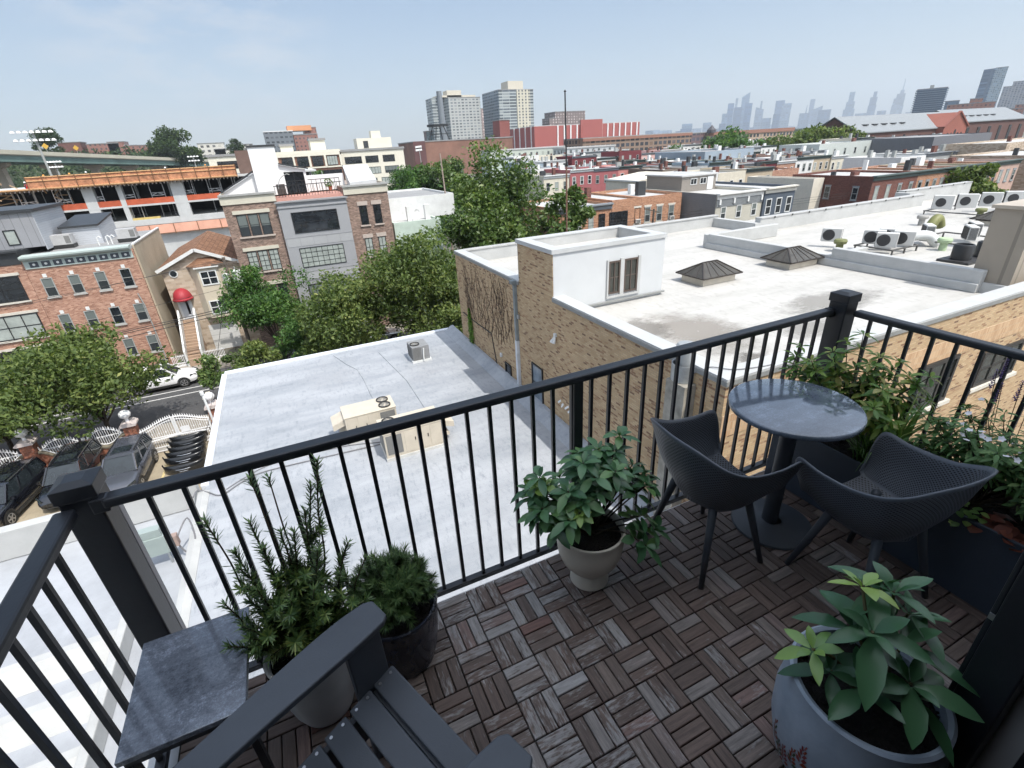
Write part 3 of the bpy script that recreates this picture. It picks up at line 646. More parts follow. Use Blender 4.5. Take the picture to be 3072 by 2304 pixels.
# ------------------------------------------------------------------ silver roofed building below
def roofmat(name, c1, c2, rough, stain, seam=None, sc=(.5, 1.6, 1)):
    t = NT(name); n = t.noise(.55, 9, .68, sc=sc); n2 = t.noise(.22, 6, .7); n3 = t.noise(3.5, 8, .75, sc=(2.2, .7, 1))
    c = t.ramp(n, [(.32, c1), (.62, c2)])
    c = t.mix(t.ramp(n2, [(.52, (0, 0, 0)), (.66, (.75, .75, .75))]), c, mul(c2, .80))
    c = t.mix(t.ramp(n3, [(.52, (0, 0, 0)), (.70, (.7, .7, .7))]), c, stain)
    if seam:
        sp = t.new('SeparateXYZ'); t.link(t.obj(), sp.inputs[0]); ln = t.math('LESS_THAN', t.math('FRACT', t.math('DIVIDE', sp.outputs[1], seam)), .012)
        c = t.mix(t.math('MULTIPLY', ln, .3), c, mul(c1, .6))
    t.col(c); t.bump(t.math('ADD', n3, t.noise(9, 6, .7)), .25, .015); return t.set(rough, 0, .3)
silver = roofmat('silver_roof_coating', (.24, .26, .285), (.355, .37, .395), .5, (.17, .19, .21), .95)
white_roof = roofmat('white_roof_membrane', (.36, .352, .33), (.465, .455, .435), .6, (.24, .23, .21), 2.1, (.35, 1.2, 1))
white_par = M('white_membrane_wall', (.40, .405, .40), .6, .1, 1.2, .1, 12)
sb = thing('silver_roof_building', 'one storey building with a wide silver coated flat roof', 'building', (1.7, 15, G))
zr = -8.0
m = MB(); m.box(-4.6, 2, G, 7.9, 25.9, zr-.15); m.build('wall', M('grey_stucco', (.34, .34, .34), .8), sb)
m = MB(); rows = []; r = random.Random(9)
for i in range(40):
    rows.append([Vector((-4.6+12.5*k/30, 2+24*i/39, zr-.149+.0+(.149 if True else 0)+r.uniform(-.006, .006))) for k in range(31)])
m.grid(rows); o = m.build('roof', silver, sb, True)
m = MB(); m.box(-4.62, 25.75, zr-.15, 7.9, 26.02, zr+.1).box(-4.75, 15.2, zr-.2, -4.5, 25.75, zr+.07); m.build('edge_flashing', M('pale_flashing', (.62, .65, .70), .5, .06), sb, bevel=.02)
m = MB(); m.prism([(7.93, zr+.0), (7.93, zr+.32), (7.78, zr+.3), (7.35, zr+.004)], 2, 25.7, 'y'); m.build('wall_flashing', silver, sb)
m = MB(); m.prism([(-4.76, zr+.02), (-4.76, zr-.3), (-5.25, zr-1.75), (-5.0, zr-1.75)], 15.3, 25.95, 'y'); m.build('mansard_skirt', LAP('slate_skirt', (.16, .165, .175), .16, False, .7, .15), sb)
m = MB(); m.tube([P(zm(600, 800, 1500)(x, y), Z=zr+.02) for x, y in ((985, 655), (1080, 720), (1160, 760), (1205, 830), (1270, 965))], .012, 6); m.build('roof_seam', silver, sb)
for a, b in (((-3.9, 6.0, zr+.02), (5.5, 7.0, zr+.02)), ((3.6, 15.5, zr+.02), (3.1, 24.5, zr+.02))):
    MB().tube([a, Vector(a).lerp(Vector(b), .5)+Vector((.25, 0, 0)), b], .009, 5).build('roof_seam', silver, sb)
# lower roof at the left with its parapet and terraces
nb = thing('white_roof_building', 'white coated lower roof with a parapet left of the silver roof', 'building', (-9, 11, G)); z2 = -8.5
m = MB(); m.box(-17, 2, G, -4.78, 15.15, z2-.02); m.build('wall', M('white_stucco', (.6, .6, .58), .8), nb)
rows = [[Vector((-17+12.2*k/26, 2+12.85*i/26, z2+r.uniform(-.008, .008))) for k in range(27)] for i in range(27)]
MB().grid(rows).build('roof', M('white_coating', (.33, .345, .37), .55, .16, .8, .4, 5), nb, True)
MB().box(-17, 14.85, z2, -4.78, 15.2, z2+1.0).build('parapet', white_par, nb, bevel=.03)
MB().prism([(-4.79, z2), (-4.79, zr+.05), (-4.62, zr+.1), (-4.45, zr+.02), (-4.45, z2)], 2, 14.85, 'y').build('ridge_curb', white_par, nb)
for k, y in enumerate((9.75, 8.35, 6.95, 5.5)):
    MB().prism([(y-.5, z2), (y+.15, z2), (y+.12, z2+.42-.04*k), (y-.08, z2+.42-.04*k)], -17, -6.05-.0*k, 'x').build('terrace_curb', white_par, nb)
MB().box(-6.05, 5.0, z2, -5.85, 10.9, z2+.5).build('parapet', white_par, nb, bevel=.03)
steel = M('galvanised', (.36, .38, .39), .4, .15, 6, metal=.6); cablem = M('grey_cable', (.16, .16, .17), .6)
eb = thing('electrical_box', 'grey green electrical cabinet on legs beside the parapet', 'electrical box', (-5.6, 12.6, z2))
ebm = M('grey_green_metal', (.27, .32, .31), .45, .08)
MB().box(-6.0, 12.2, z2+.45, -5.25, 12.5, z2+1.05).build('cabinet', ebm, eb, bevel=.01)
MB().box(-5.9, 12.24, z2+1.053, -5.3, 12.5, z2+1.30).build('upper_box', ebm, eb, bevel=.01)
MB().box(-5.25, 12.25, z2+.55, -5.0, 12.45, z2+.9).build('conduit_box', M('rusty_box', (.30, .22, .19), .6), eb)
for x in (-5.9, -5.35): MB().box(x-.03, 12.3, z2, x+.03, 12.36, z2+.449).build('leg', steel, eb)
MB().tube(crm([(-5.0, 12.4, z2+.8), (-4.7, 12.7, z2+1.1), (-4.6, 12.3, z2+.6), (-4.9, 12.3, z2+.2), (-5.05, 12.35, z2+.5)], 6), .025, 6).build('conduit', cablem, eb)
cb = MB(); cb.tube(crm([P(z3_, Z=z_) for z3_, z_ in (((100+1325/2.765, 1350+395/2.765), -7.9), ((100+1360/2.765, 1350+335/2.765), -7.85), ((100+1450/2.765, 1350+350/2.765), -7.95), ((100+1560/2.765, 1350+372/2.765), -7.96), ((100+1720/2.765, 1350+270/2.765), -7.96), ((100+1880/2.765, 1350+190/2.765), -7.96), ((100+2212/2.765, 1350+105/2.765), -7.96), ((1000+400/2.765, 1100+640/2.765), -7.96))], 5), .022, 6)
tag(cb.build('cable', cablem), 'grey cable snaking across the silver roof to the near air handler', 'cable')
cb = MB(); cb.tube(crm([P(q, Z=-7.97) for q in ((100+1600/2.765, 1350+325/2.765), (100+1760/2.765, 1350+225/2.765), (100+2000/2.765, 1350+110/2.765), (1000+60/2.765, 1100+665/2.765), (1000+390/2.765, 1100+625/2.765))], 5), .018, 6)
tag(cb.build('cable', cablem), 'thinner second cable beside the grey roof cable', 'cable')
# rooftop units
beige = M('beige_unit_metal', (.50, .45, .37), .5, .08, 2); coil = M('condenser_coil', (.16, .16, .155), .6, .3, 40); fanb = M('fan_black', (.02, .02, .02), .5)
def fan(par, c, rad):
    o = MB(); o.lathe([(rad, 0), (rad+.03, .0), (rad+.03, .05), (rad, .05), (rad-.01, -.02), (0.001, -.02)], c, 28); f = o.build('fan_guard', fanb, par)
    b = MB()
    for k in range(4):
        a = k*1.571+.5; d = Vector((math.cos(a), math.sin(a), 0)); s = Vector((-d.y, d.x, 0)); c0 = Vector(c)
        b.quad(c0+d*.05-s*.04, c0+d*rad*.9-s*.11+Vector((0, 0, .02)), c0+d*rad*.9+s*.11, c0+d*.05+s*.04)
    for k in range(3): b.lathe([(rad*(k+1)/4, .045), (rad*(k+1)/4+.008, .05)], c, 24)
    b.build('fan_blades', M('fan_grey', (.22, .21, .19), .5), par)
def rtu(label, x0, x1, y0, y1, z0, h, right):
    t = thing('air_handler', label, 'rooftop unit', ((x0+x1)/2, (y0+y1)/2, z0), 0, 'beige air handlers on the silver roof')
    MB().box(x0-.03, y0-.03, z0, x1+.03, y1+.03, z0+.12).build('curb', M('curb_grey', (.5, .5, .48), .6), t)
    b = MB(); b.box(x0, y0, z0+.121, x1, y1, z0+h-.05).box(x0-.02, y0-.02, z0+h-.049, x1+.02, y1+.02, z0+h); b.build('cabinet', beige, t, bevel=.012)
    cx = (x1-.36) if right else (x0+.36); cl = (x1-.62, x1-.06) if right else (x0+.06, x0+.62)
    MB().box(cl[0], y0-.012, z0+.25, cl[1], y0-.002, z0+h-.12).build('coil_grille', coil, t)
    xs = x1+.002 if right else x0-.012; MB().box(xs, y0+.1, z0+.25, xs+.01, y1-.1, z0+h-.12).build('coil_grille', coil, t)
    for k in range(2): fan(t, (cx, y0+(y1-y0)*(.28+.46*k), z0+h+.002), .2)
    px = [x0+.05+(x1-x0-.75)*k/3 for k in range(4)] if right else [x0+.7+(x1-x0-.75)*k/3 for k in range(4)]
    for k in range(3):
        o = MB().box(px[k]+.02, y0-.012, z0+.2, px[k+1]-.02, y0-.001, z0+h-.1).build('access_panel', beige, t, bevel=.006)
        if k < 2: MB().box(px[k+1]-.09, y0-.035, z0+.62, px[k+1]-.06, y0-.012, z0+.74).build('handle', fanb, t)
    xa = x0 if right else x1; s = -1 if right else 1
    hd = MB(); pr = [(xa, z0+h-.12), (xa+s*.45, z0+h-.28), (xa+s*.45, z0+h-.5), (xa, z0+h-.36)]
    hd.prism(pr, y0+.12, y1-.1); hd.build('intake_hood', beige, t)
    hd = MB(); pr = [(xa, z0+.55), (xa+s*.26, z0+.40), (xa+s*.26, z0+.3), (xa, z0+.3)]; hd.prism(pr, y0+.2, y1-.2); hd.build('drain_hood', beige, t)
    return t
rtu('beige air handler with twin fans at its right, farther on the silver roof', .27, 2.2, 15.4, 16.45, zr, 1.16, True)
rtu('beige air handler seen through the railing bars, nearer on the silver roof', 1.33, 3.5, 13.53, 14.7, zr, 1.14, False)
ac = thing('condenser_unit', 'small grey condenser with a round top fan near the far roof edge', 'rooftop unit', (4.9, 22.4, zr)); gm = M('condenser_grey', (.23, .235, .24), .5, .1)
MB().box(4.40, 21.83, zr, 5.42, 23.0, zr+.1).build('pad', F_WHITE, ac)
MB().box(4.46, 21.88, zr+.101, 5.36, 22.95, zr+.85).build('cabinet', gm, ac, bevel=.01)
m = MB()
for k in range(12): m.box(4.48+k*.038, 21.862, zr+.14, 4.495+k*.038, 21.879, zr+.8)
for k in range(18): m.box(4.442, 21.92+k*.056, zr+.14, 4.459, 21.94+k*.056, zr+.8)
m.build('louvre', coil, ac); fan(ac, (4.72, 22.3, zr+.852), .22)
MB().box(5.02, 21.86, zr+.3, 5.3, 21.879, zr+.7).build('service_panel', gm, ac)
MB().tube([(5.05, 21.8, zr+.75), (5.0, 21.78, zr+.3), (5.0, 21.78, zr+.05)], .035, 6).build('pipe', F_WHITE, ac)
vp = thing('vent_pipe', 'slim white vent pipe at the left edge of the silver roof', 'pipe', (-4.95, 21.5, -9)); MB().cyl((-4.95, 21.5, -9.2), (-5.05, 21.6, -7.2), .05, .045, 8).cyl((-5.05, 21.6, -7.2), (-5.05, 21.6, -7.05), .08, n=8).build('pipe_body', F_WHITE, vp)
# ------------------------------------------------------------------ tan brick building with the white roof
tanb = BRICK('tan_brick', [(.0, (.15, .09, .06)), (.05, (.22, .12, .07)), (.14, (.31, .185, .105)), (.28, (.40, .275, .155)), (.75, (.45, .32, .19)), (1, (.49, .36, .22))], (.33, .265, .185), .21, .066, .14, .007)
coping = M('grey_coping', (.22, .225, .22), .55, .1, 3)
tb = thing('tan_brick_building', 'tan brick building with a broad white flat roof', 'building', (20, 15, G)); TX, TY, TF, zt_, zc = 7.95, 5.24, 23.9, -3.65, -3.0
XR = 52
m = MB(); m.box(TX, TY, G, XR, TF, zt_-.05)
m.box(TX, TY, zt_-.05, TX+.42, TF, zc).box(TX+.42, TY, zt_-.05, XR, TY+.42, zc)
m.build('wall', tanb, tb)
MB().box(TX+.42, TY+.42, zt_-.05, XR, TF, zt_).build('roof', white_roof, tb)
m = MB(); m.box(TX-.03, TY-.03, zc, TX+.47, 13.13, zc+.05).box(TX+.47, TY-.03, zc, XR, TY+.47, zc+.05).box(TX-.03, 15.92, zc, TX+.47, TF+.03, zc+.05); m.build('coping', M('white_coping', (.42, .43, .43), .5, .06), tb)
m = MB(); m.box(TX-.05, TY-.05, zc-.12, TX-.002, 13.13, zc-.002).box(TX-.002, TY-.05, zc-.12, XR, TY-.002, zc-.002).box(TX-.05, 15.92, zc-.12, TX-.002, TF+.03, zc-.002); m.build('coping_flashing', coping, tb)
m = MB(); m.prism([(TX+.421, zc-.004), (TX+.421, zt_+.002), (TX+.85, zt_+.002)], TY+.42, 13.1, 'y').prism([(TY+.421, zc-.004), (TY+.421, zt_+.002), (TY+.8, zt_+.002)], TX+.9, XR, 'x').prism([(TX+.421, zc-.004), (TX+.421, zt_+.002), (TX+.8, zt_+.002)], 15.95, 23.4, 'y'); m.build('cant_strip', white_par, tb)
# back parapets, stepped
m = MB(); m.box(TX+.42, TF-.35, zt_, 26.4, TF, zc)
yb = 20.2
m.box(26.0, yb, zt_, 26.4, TF-.35, zc-.1).box(26.4, yb, zt_, 43, yb+.4, zc+.12).box(42.6, 21, zt_, 43, 22, zc+.2).box(43, 21.6, zt_, XR, 22.0, zc+.25); m.build('parapet', white_par, tb)
m = MB(); m.box(TX+.47, TF-.4, zc+.002, 26.4, TF+.04, zc+.06).box(26.42, yb-.04, zc+.122, 43, yb+.44, zc+.18).box(43, 21.56, zc+.252, XR, 22.04, zc+.31)
m.build('parapet_cap', M('cap_grey', (.38, .38, .37), .5, .08), tb)
capk = MB()
for k in range(16): 
    x = 27.5+k*1.55; y = yb-.06 if x < 42.5 else 21.54; z = zc+.125 if x < 42.5 else zc+.256
    capk.box(x, y, z-.05, x+.1, y+.02, z+.06)
capk.build('cap_clip', F_BLACK, tb)
# dividing parapets on the roof
m = MB(); m.box(20.6, 13.4, zt_, 20.9, 18.6, zt_+.75).box(20.5, 13.4, zt_, 20.6, 18.6, zt_+.3); m.box(20.6, 18.6, zt_, 26.0, 18.9, zt_+.7); m.build('parapet', white_par, tb, bevel=.03)
m = MB(); m.box(21.7, 6.9, zt_, 22.0, 12.4, zt_+.78).box(21.6, 6.9, zt_, 21.7, 12.9, zt_+.32).box(21.7, 12.4, zt_, 22.0, 13.2, zt_+.45).box(22.0, 12.9, zt_, 25.2, 13.2, zt_+.3); m.build('parapet', white_par, tb, bevel=.03)
# penthouse
m = MB(); m.box(TX, 13.13, zc+.001, TX+.42, 15.92, -1.75).box(TX+.42, 13.13, zt_, 12.8, 15.92, -1.75); ph = m.build('penthouse_side', tanb, tb)
m = MB(); m.box(TX+.02, 13.115, zt_, 12.82, 13.129, -1.43).box(12.801, 13.13, zt_, 12.82, 15.95, -1.43).box(TX, 15.921, zt_, 12.8, 15.94, -1.43); m.build('penthouse_face', M('white_stucco_bright', (.48, .495, .505), .7, .05, 1), tb)
m = MB(); m.box(TX, 13.13, -1.75, TX+.35, 15.92, -1.36).box(12.5, 13.13, -1.75, 12.8, 15.92, -1.36).box(TX+.35, 13.13, -1.75, 12.5, 13.43, -1.36).box(TX+.35, 15.62, -1.75, 12.5, 15.92, -1.36); m.build('penthouse_parapet', tanb, tb)
m = MB(); m.box(TX-.06, 13.06, -1.359, TX+.4, 15.98, -1.31).box(12.45, 13.06, -1.359, 12.86, 15.98, -1.31).box(TX+.4, 13.06, -1.359, 12.45, 13.48, -1.31).box(TX+.4, 15.57, -1.359, 12.45, 15.98, -1.31)
m.box(TX-.06, 13.06, -1.46, TX-.003, 15.98, -1.359).box(TX-.003, 13.06, -1.46, 12.86, 13.112, -1.359); m.build('penthouse_coping', M('white_coping', (.42, .43, .43), .5), tb)
MB().box(TX+.35, 13.43, -1.75, 12.5, 15.62, -1.72).build('penthouse_roof', white_roof, tb)
MB().box(TX+.351, 13.431, -1.719, TX+.38, 15.619, -1.362).box(12.47, 13.431, -1.719, 12.499, 15.619, -1.362).box(TX+.381, 13.431, -1.719, 12.469, 13.46, -1.362).box(TX+.381, 15.59, -1.719, 12.469, 15.619, -1.362).build('parapet_lining', white_par, tb)
a = zm(1350, 600, 2250); q1, q2 = P(a(1172, 455), Y=13.1), P(a(1245, 680), Y=13.1); q3, q4 = P(a(1287, 435), Y=13.1), P(a(1370, 660), Y=13.1)
for s, e in ((q1, q2), (q3, q4)): win(tb, s.x, e.z, e.x-s.x, s.z-e.z, M('rusty_frame', (.07, .05, .04), .6), M('dusty_glass', (.04, .042, .036), .2, .5, 2), y=13.108, cols=2, rows=2, fw=.06)
x0, z0, x1, z1 = q1.x-.08, q2.z-.1, q4.x+.14, q1.z+.06
m = MB(); m.box(x0, 13.06, z0-.06, x1, 13.112, z0+.02).box(q2.x+.01, 13.06, z0+.02, q3.x-.01, 13.112, z1).box(q4.x+.02, 13.06, z0+.02, x1, 13.112, z1).box(x0, 13.06, z0+.02, q1.x-.01, 13.112, z1); m.build('window_surround', white_par, tb)
m = MB(); m.box(TX+.5, 13.0, zt_+.1, 12.9, 13.113, zt_+.16); m.build('base_flashing', coping, tb)
# openings in the shaded left wall and the sunny side wall
b4 = zm(1360, 950, 1760)
def xwin(ptl, pbr, **k):
    s, e = P(ptl, X=TX), P(pbr, X=TX); win(tb, TX, e.z, abs(s.y-e.y), s.z-e.z, y=s.y, rz=R(-90), **k)
for pa, pb in (((1310, 745), (1480, 1100)),):
    s = P(b4(*pa), X=TX); e = P(b4(1490, 860), X=TX); win(tb, TX-.01, -7.8, s.y-e.y, s.z+7.8, F_BLACK, GLASS('sky_glass', (.16, .20, .24), .1, .3), y=s.y, rz=R(-90), rows=2)
s = P(b4(870, 740), X=TX); e = P(b4(965, 800), X=TX); win(tb, TX-.01, -7.75, s.y-e.y, s.z+7.75, F_BLACK, GLASS('window_glass'), y=s.y, rz=R(-90), rows=1)
s6_ = zm(2372, 850, 3072)
for pl, pr in ((s6_(1215, 800), s6_(1600, 660)), (s6_(1830, 660), s6_(2212, 520))):
    s, e = P(pl, Y=TY), P(pr, Y=TY); zl = s.z; zb = P(s6_(1300, 1150), Y=TY).z
    win(tb, s.x, zb, e.x-s.x, zl-zb, M('dark_window_frame', (.03, .028, .026), .5), M('pale_blind_glass', (.035, .04, .038), .08, .8, .9), y=TY-.012, cols=3, rows=2, fw=.12, sill=STONE, over=.2)
MB().box(TX+.01, TY-.02, P(s6_(1215, 800), Y=TY).z+.02, XR, TY-.002, P(s6_(1215, 800), Y=TY).z+.62).build('lintel_band', BRICK('tan_brick_band', [(0, (.40, .24, .13)), (1, (.52, .36, .22))], (.42, .32, .22), .075, .22, .08), tb)
z5_ = zm(1700, 850, 2500)
lw = P(z5_(1490, 1310), Y=TY); win(tb, 9.0, -9.6, 1.9, 1.9, M('dark_window_frame', (.03, .028, .026), .5), M('green_shade', (.16, .22, .12), .5, .3), y=TY-.012, cols=2, rows=2, fw=.1, sill=STONE)
for x in (15.5, 12.1): win(tb, x, -9.6, 2.2, 1.9, M('dark_window_frame', (.03, .028, .026), .5), G_HALF, y=TY-.012, cols=2, rows=2, fw=.1, sill=STONE)
# downpipe, cable run, vines, ivy, lamps and stains on the left wall
r3_ = zm(1360, 700, 1760)
dpth = thing('downpipe', 'tall galvanised downpipe on the tan brick wall', 'pipe', (TX-.1, 15.95, -8)); ya = P(r3_(1030, 800), X=TX).y
MB().box(TX-.13, ya-.1, -5.6, TX-.004, ya+.05, -3.1).build('upper_pipe', M('old_zinc', (.20, .23, .24), .5, .2, 3), dpth); MB().box(TX-.14, ya-.11, -8, TX-.004, ya+.06, -5.6).build('lower_pipe', M('bright_zinc', (.55, .58, .62), .4, .15, 3), dpth)
MB().box(TX-.24, ya-.14, -3.12, TX-.004, ya+.1, -2.98).build('hopper', M('old_zinc', (.2, .23, .24), .5), dpth)
def wallpt(f, x, y, off=.012): p = P(f(x, y), X=TX); p.x = TX-off; return p
vm = M('bare_vine', (.075, .05, .035), .9, .3, 8); v = MB(); r = random.Random(55)
yA, yB = wallpt(r3_, 130, 400).y, wallpt(r3_, 960, 900).y
for k in range(95):
    q = r.random(); y = yA+(yB-yA)*q; z = -6.6+1.6*abs(q-.55)+r.uniform(-.3, .6) if r.random() < .6 else r.uniform(-6, -4.2); pts = []; dy = r.uniform(-.12, .12)
    for s in range(r.randint(7, 15)):
        pts.append((TX-.014, y, z)); dy = .8*dy+r.uniform(-.13, .13); y += dy; z += r.uniform(.10, .28)
        if z > -3.16 or y > yA+.1 or y < yB-.2: break
    if len(pts) > 2: v.tube(pts, r.uniform(.006, .013), 4, r1=.004)
tag(v.build('bare_vine', vm), 'leafless tangled vine spread over the tan brick wall', 'vine')
iv = MB(); ivm = LEAF('ivy_leaf', [(0, (.05, .11, .015)), (.5, (.11, .20, .03)), (1, (.20, .30, .06))], .5, .3, .3)
for k in range(1500):
    z = r.uniform(-8.1, -5.75); yc = P(r3_(300, 1500), X=TX).y; wd = .42*(1 if z < -6.6 else max(.12, (-5.7-z)/.9)); y = yc+r.gauss(0, .5)*wd*.75; leaf(iv, Vector((TX-r.uniform(.01, .09), y, z)), (-.5, r.uniform(-1, 1), r.uniform(-1, .6)), (-1, 0, .3), r.uniform(.05, .09), .06, .1, .1, r.random())
tag(iv.build('ivy_patch', ivm), 'bright green ivy patch at the far end of the tan brick wall', 'ivy')
cd = MB(); cd.tube([wallpt(r3_, 165, 1305, .03), wallpt(r3_, 400, 1490, .03), wallpt(b4, 640, 275, .03), wallpt(b4, 690, 560, .03), wallpt(b4, 745, 850, .03)], .022, 6)
tag(cd.build('wall_conduit', F_BLACK), 'thin black conduit bending down the tan brick wall', 'pipe')
for nm, f, x, y, lb in (('flood_light', b4, 1705, 380, 'twin white floodlight on the tan brick wall'), ('wall_lamp', b4, 810, 630, 'small white lamp low on the tan brick wall'), ('wall_box', r3_, 1095, 1380, 'small grey box beside the downpipe')):
    p = wallpt(f, x, y, 0); t = thing(nm, lb, 'wall fixture', p)
    if nm == 'flood_light':
        MB().box(p.x-.08, p.y-.06, p.z+.12, p.x-.004, p.y+.06, p.z+.24).build('base', F_WHITE, t)
        for s in (-1, 1): MB().cyl((p.x-.06, p.y+s*.03, p.z+.1), (p.x-.16, p.y+s*.09, p.z-.1), .035, .065, 10).build('lamp_head', F_WHITE, t)
    else: MB().box(p.x-.1, p.y-.07, p.z-.09, p.x-.004, p.y+.07, p.z+.09).build('casing', F_WHITE if nm == 'wall_lamp' else steel, t, bevel=.02)
sp = MB(); zz4 = zm(1000, 1100, 1800)                                       # spray-painted word on the wall
for k, (x, y) in enumerate(((1875, 290), (1905, 315), (1930, 345), (1955, 375))):
    p = wallpt(zz4, x, y, .004); e = wallpt(zz4, x+(12, -14, 22, 24)[k], y+(-10, 20, -14, -18)[k], .004); f_ = wallpt(zz4, x-10, y+6, .004); sp.tube(crm([f_, p, e], 5), .045, 5)
    if k in (1, 2): g_ = wallpt(zz4, x+2, y-8, .004); sp.tube(crm([p, g_, e], 4), .03, 5)
gfo = sp.build('graffiti', M('white_paint', (.75, .76, .76), .6)); gfo.data.transform(Matrix.Translation((TX, 0, 0)) @ Matrix.Scale(.08, 4, (1, 0, 0)) @ Matrix.Translation((-TX, 0, 0))); tag(gfo, 'white sprayed scrawl low on the tan brick wall', 'graffiti')
# flue against the wall, seen through the railing
fl = thing('flue_pipe', 'weathered concrete flue with a galvanised cap against the tan brick wall', 'flue', (TX-.22, 6.55, -8))
MB().box(TX-.36, 6.1, G, TX-.004, 6.75, -3.45).build('shaft', M('old_concrete', (.30, .28, .24), .85, .4, 2.2, .3, 20), fl)
sm(MB().lathe([(.30, -3.44), (.30, -3.0), (.28, -3.0), (.28, -3.3)], (TX-.06, 6.5, 0), 24).build('collar', steel, fl)); sm(MB().lathe([(.2, -3.3), (.2, -2.62), (.23, -2.62), (.23, -2.54), (.19, -2.5), (.001, -2.49)], (TX-.06, 6.5, 0), 24).build('cap', M('zinc_cap', (.34, .36, .37), .45, .1, 4, metal=.3), fl))
tag(MB().tube(crm([(TX-.1, 6.2, -3.2), (TX+.1, 5.9, -2.93), (TX+.5, 5.5, -2.93), (TX+1.2, 5.3, -2.93), (TX+1.5, 5.28, -2.93)], 5), .014, 5).build('cable', cablem), 'thin cable draped along the parapet corner beside the flue', 'cable')
# wet patches on the membrane
def stainmat(name, c):
    if name in _mc: return _mc[name]
    t = NT(name); t.col(c); t.set(.65); at = t.new('Attribute', attribute_name='fade'); k = t.math('ADD', t.math('MULTIPLY', at.outputs['Fac'], .75), t.math('MULTIPLY', t.noise(1.7, 7, .7, sc=(.8, 1.3, 1)), .8))
    tr = t.new('BsdfTransparent'); m = t.new('MixShader'); t.link(t.ramp(k, [(.58, (0, 0, 0)), (.92, (.6, .6, .6))]), m.inputs[0]); t.link(tr.outputs[0], m.inputs[1]); t.link(t.b.outputs[0], m.inputs[2]); t.link(m.outputs[0], t.n['Material Output'].inputs[0]); _mc[name] = t.mat; return t.mat
def stain(name, label, cx, cy, rx, ry, seed, col, z):
    m = MB(); n = 28; rows = [[Vector((cx+rx*1.5*q*math.cos(2*math.pi*k/n), cy+ry*1.5*q*math.sin(2*math.pi*k/n), z)) for k in range(n)] for q in (.01, .3, .6, .85, 1)]; m.grid(rows, close=True); o = m.build(name, col, tb)
    a = o.data.attributes.new('fade', 'FLOAT', 'POINT'); a.data.foreach_set('value', [f for f in (1, .75, .45, .18, 0) for k in range(n)]); return o
stain('water_stain', '', 11.0, 9.2, 1.3, 1.9, 3, stainmat('stain_tan', (.26, .235, .205)), zt_+.005)
stain('water_stain', '', 9.8, 10.3, .7, .9, 6, stainmat('stain_dark', (.20, .185, .165)), zt_+.009)
stain('water_stain', '', 10.7, 6.9, .55, .3, 2, stainmat('stain_black', (.13, .12, .105)), zt_+.005)
stain('water_stain', '', 17.0, 9.0, 2.2, .9, 5, stainmat('stain_pale', (.26, .25, .23)), zt_+.005)
stain('water_stain', '', 14.0, 7.6, 1.2, .6, 8, stainmat('stain_pale', (.26, .25, .23)), zt_+.005)
# skylights
def skylight(label, x, y):
    t = thing('pyramid_skylight', label, 'skylight', (x, y, zt_), 0, 'bronze glazed skylights on the white roof'); w, d = .88, .62
    ob('curb', MB().box(-w, -d, 0, w, d, .24).mesh('curb', M('cream_curb', (.55, .50, .42), .6, .15)), t)
    fb = M('bronze_frame', (.03, .024, .02), .5); gb = M('bronze_glass', (.05, .045, .036), .12, .35, 2)
    W2, D2, rx = w+.18, d+.18, .38; z0, z1 = .34, .80
    ob('skirt', MB().box(-w+.03, -d+.03, .241, w-.03, d-.03, .36).mesh('skirt', fb), t)
    A = [(-W2, -D2, z0), (W2, -D2, z0), (W2, D2, z0), (-W2, D2, z0)]; B = [(-rx, 0, z1), (rx, 0, z1)]
    ob('glazing', MB().quad(A[0], A[1], B[1], B[0]).quad(A[2], A[3], B[0], B[1]).poly([A[1], A[2], B[1]]).poly([A[3], A[0], B[0]]).mesh('glazing', gb), t)
    m = MB()
    for p, q in ((A[0], B[0]), (A[3], B[0]), (A[1], B[1]), (A[2], B[1]), (B[0], B[1]), (A[0], A[1]), (A[1], A[2]), (A[2], A[3]), (A[3], A[0])): m.bar(p, q, .05, .05)
    for k in range(1, 5):
        xx = -rx+2*rx*k/5; xe = -W2+2*W2*k/5
        for s in (-1, 1): m.bar((xe, s*D2, z0), (xx, 0, z1), .03, .03)
    for s in (-1, 1):
        for k in (-.4, .4): m.bar((s*W2, D2*k, z0), (s*rx, 0, z1), .03, .03)
    ob('glazing_bars', m.mesh('glazing_bars', fb), t); return t
skylight('bronze glazed pyramid skylight beside the white penthouse', 15.75, 13.6); skylight('bronze glazed pyramid skylight between the two roof parapets', 20.6, 13.45); skylight('bronze glazed skylight partly hidden by the tall tan bulkhead', 37.5, 13.4)
# tan bulkhead
bk = thing('roof_bulkhead', 'tall tan clad bulkhead at the right edge of the white roof', 'bulkhead', (23.4, 6.2, zt_))
MB().box(22.0, 6.2, zt_, 25.0, 7.34, -.83).build('cladding', LAP('tan_cladding', (.30, .26, .21), 1.15, True, .6, .05, .3), bk); MB().box(21.92, 6.12, -.829, 25.08, 7.42, -.72).build('cap', M('tan_cap', (.38, .33, .27), .5), bk)
MB().prism([(5.95, zt_+.003), (7.6, zt_+.003), (7.34, zt_+.35), (6.2, zt_+.35)], 21.85, 21.999, 'x').build('flashing', white_par, bk)
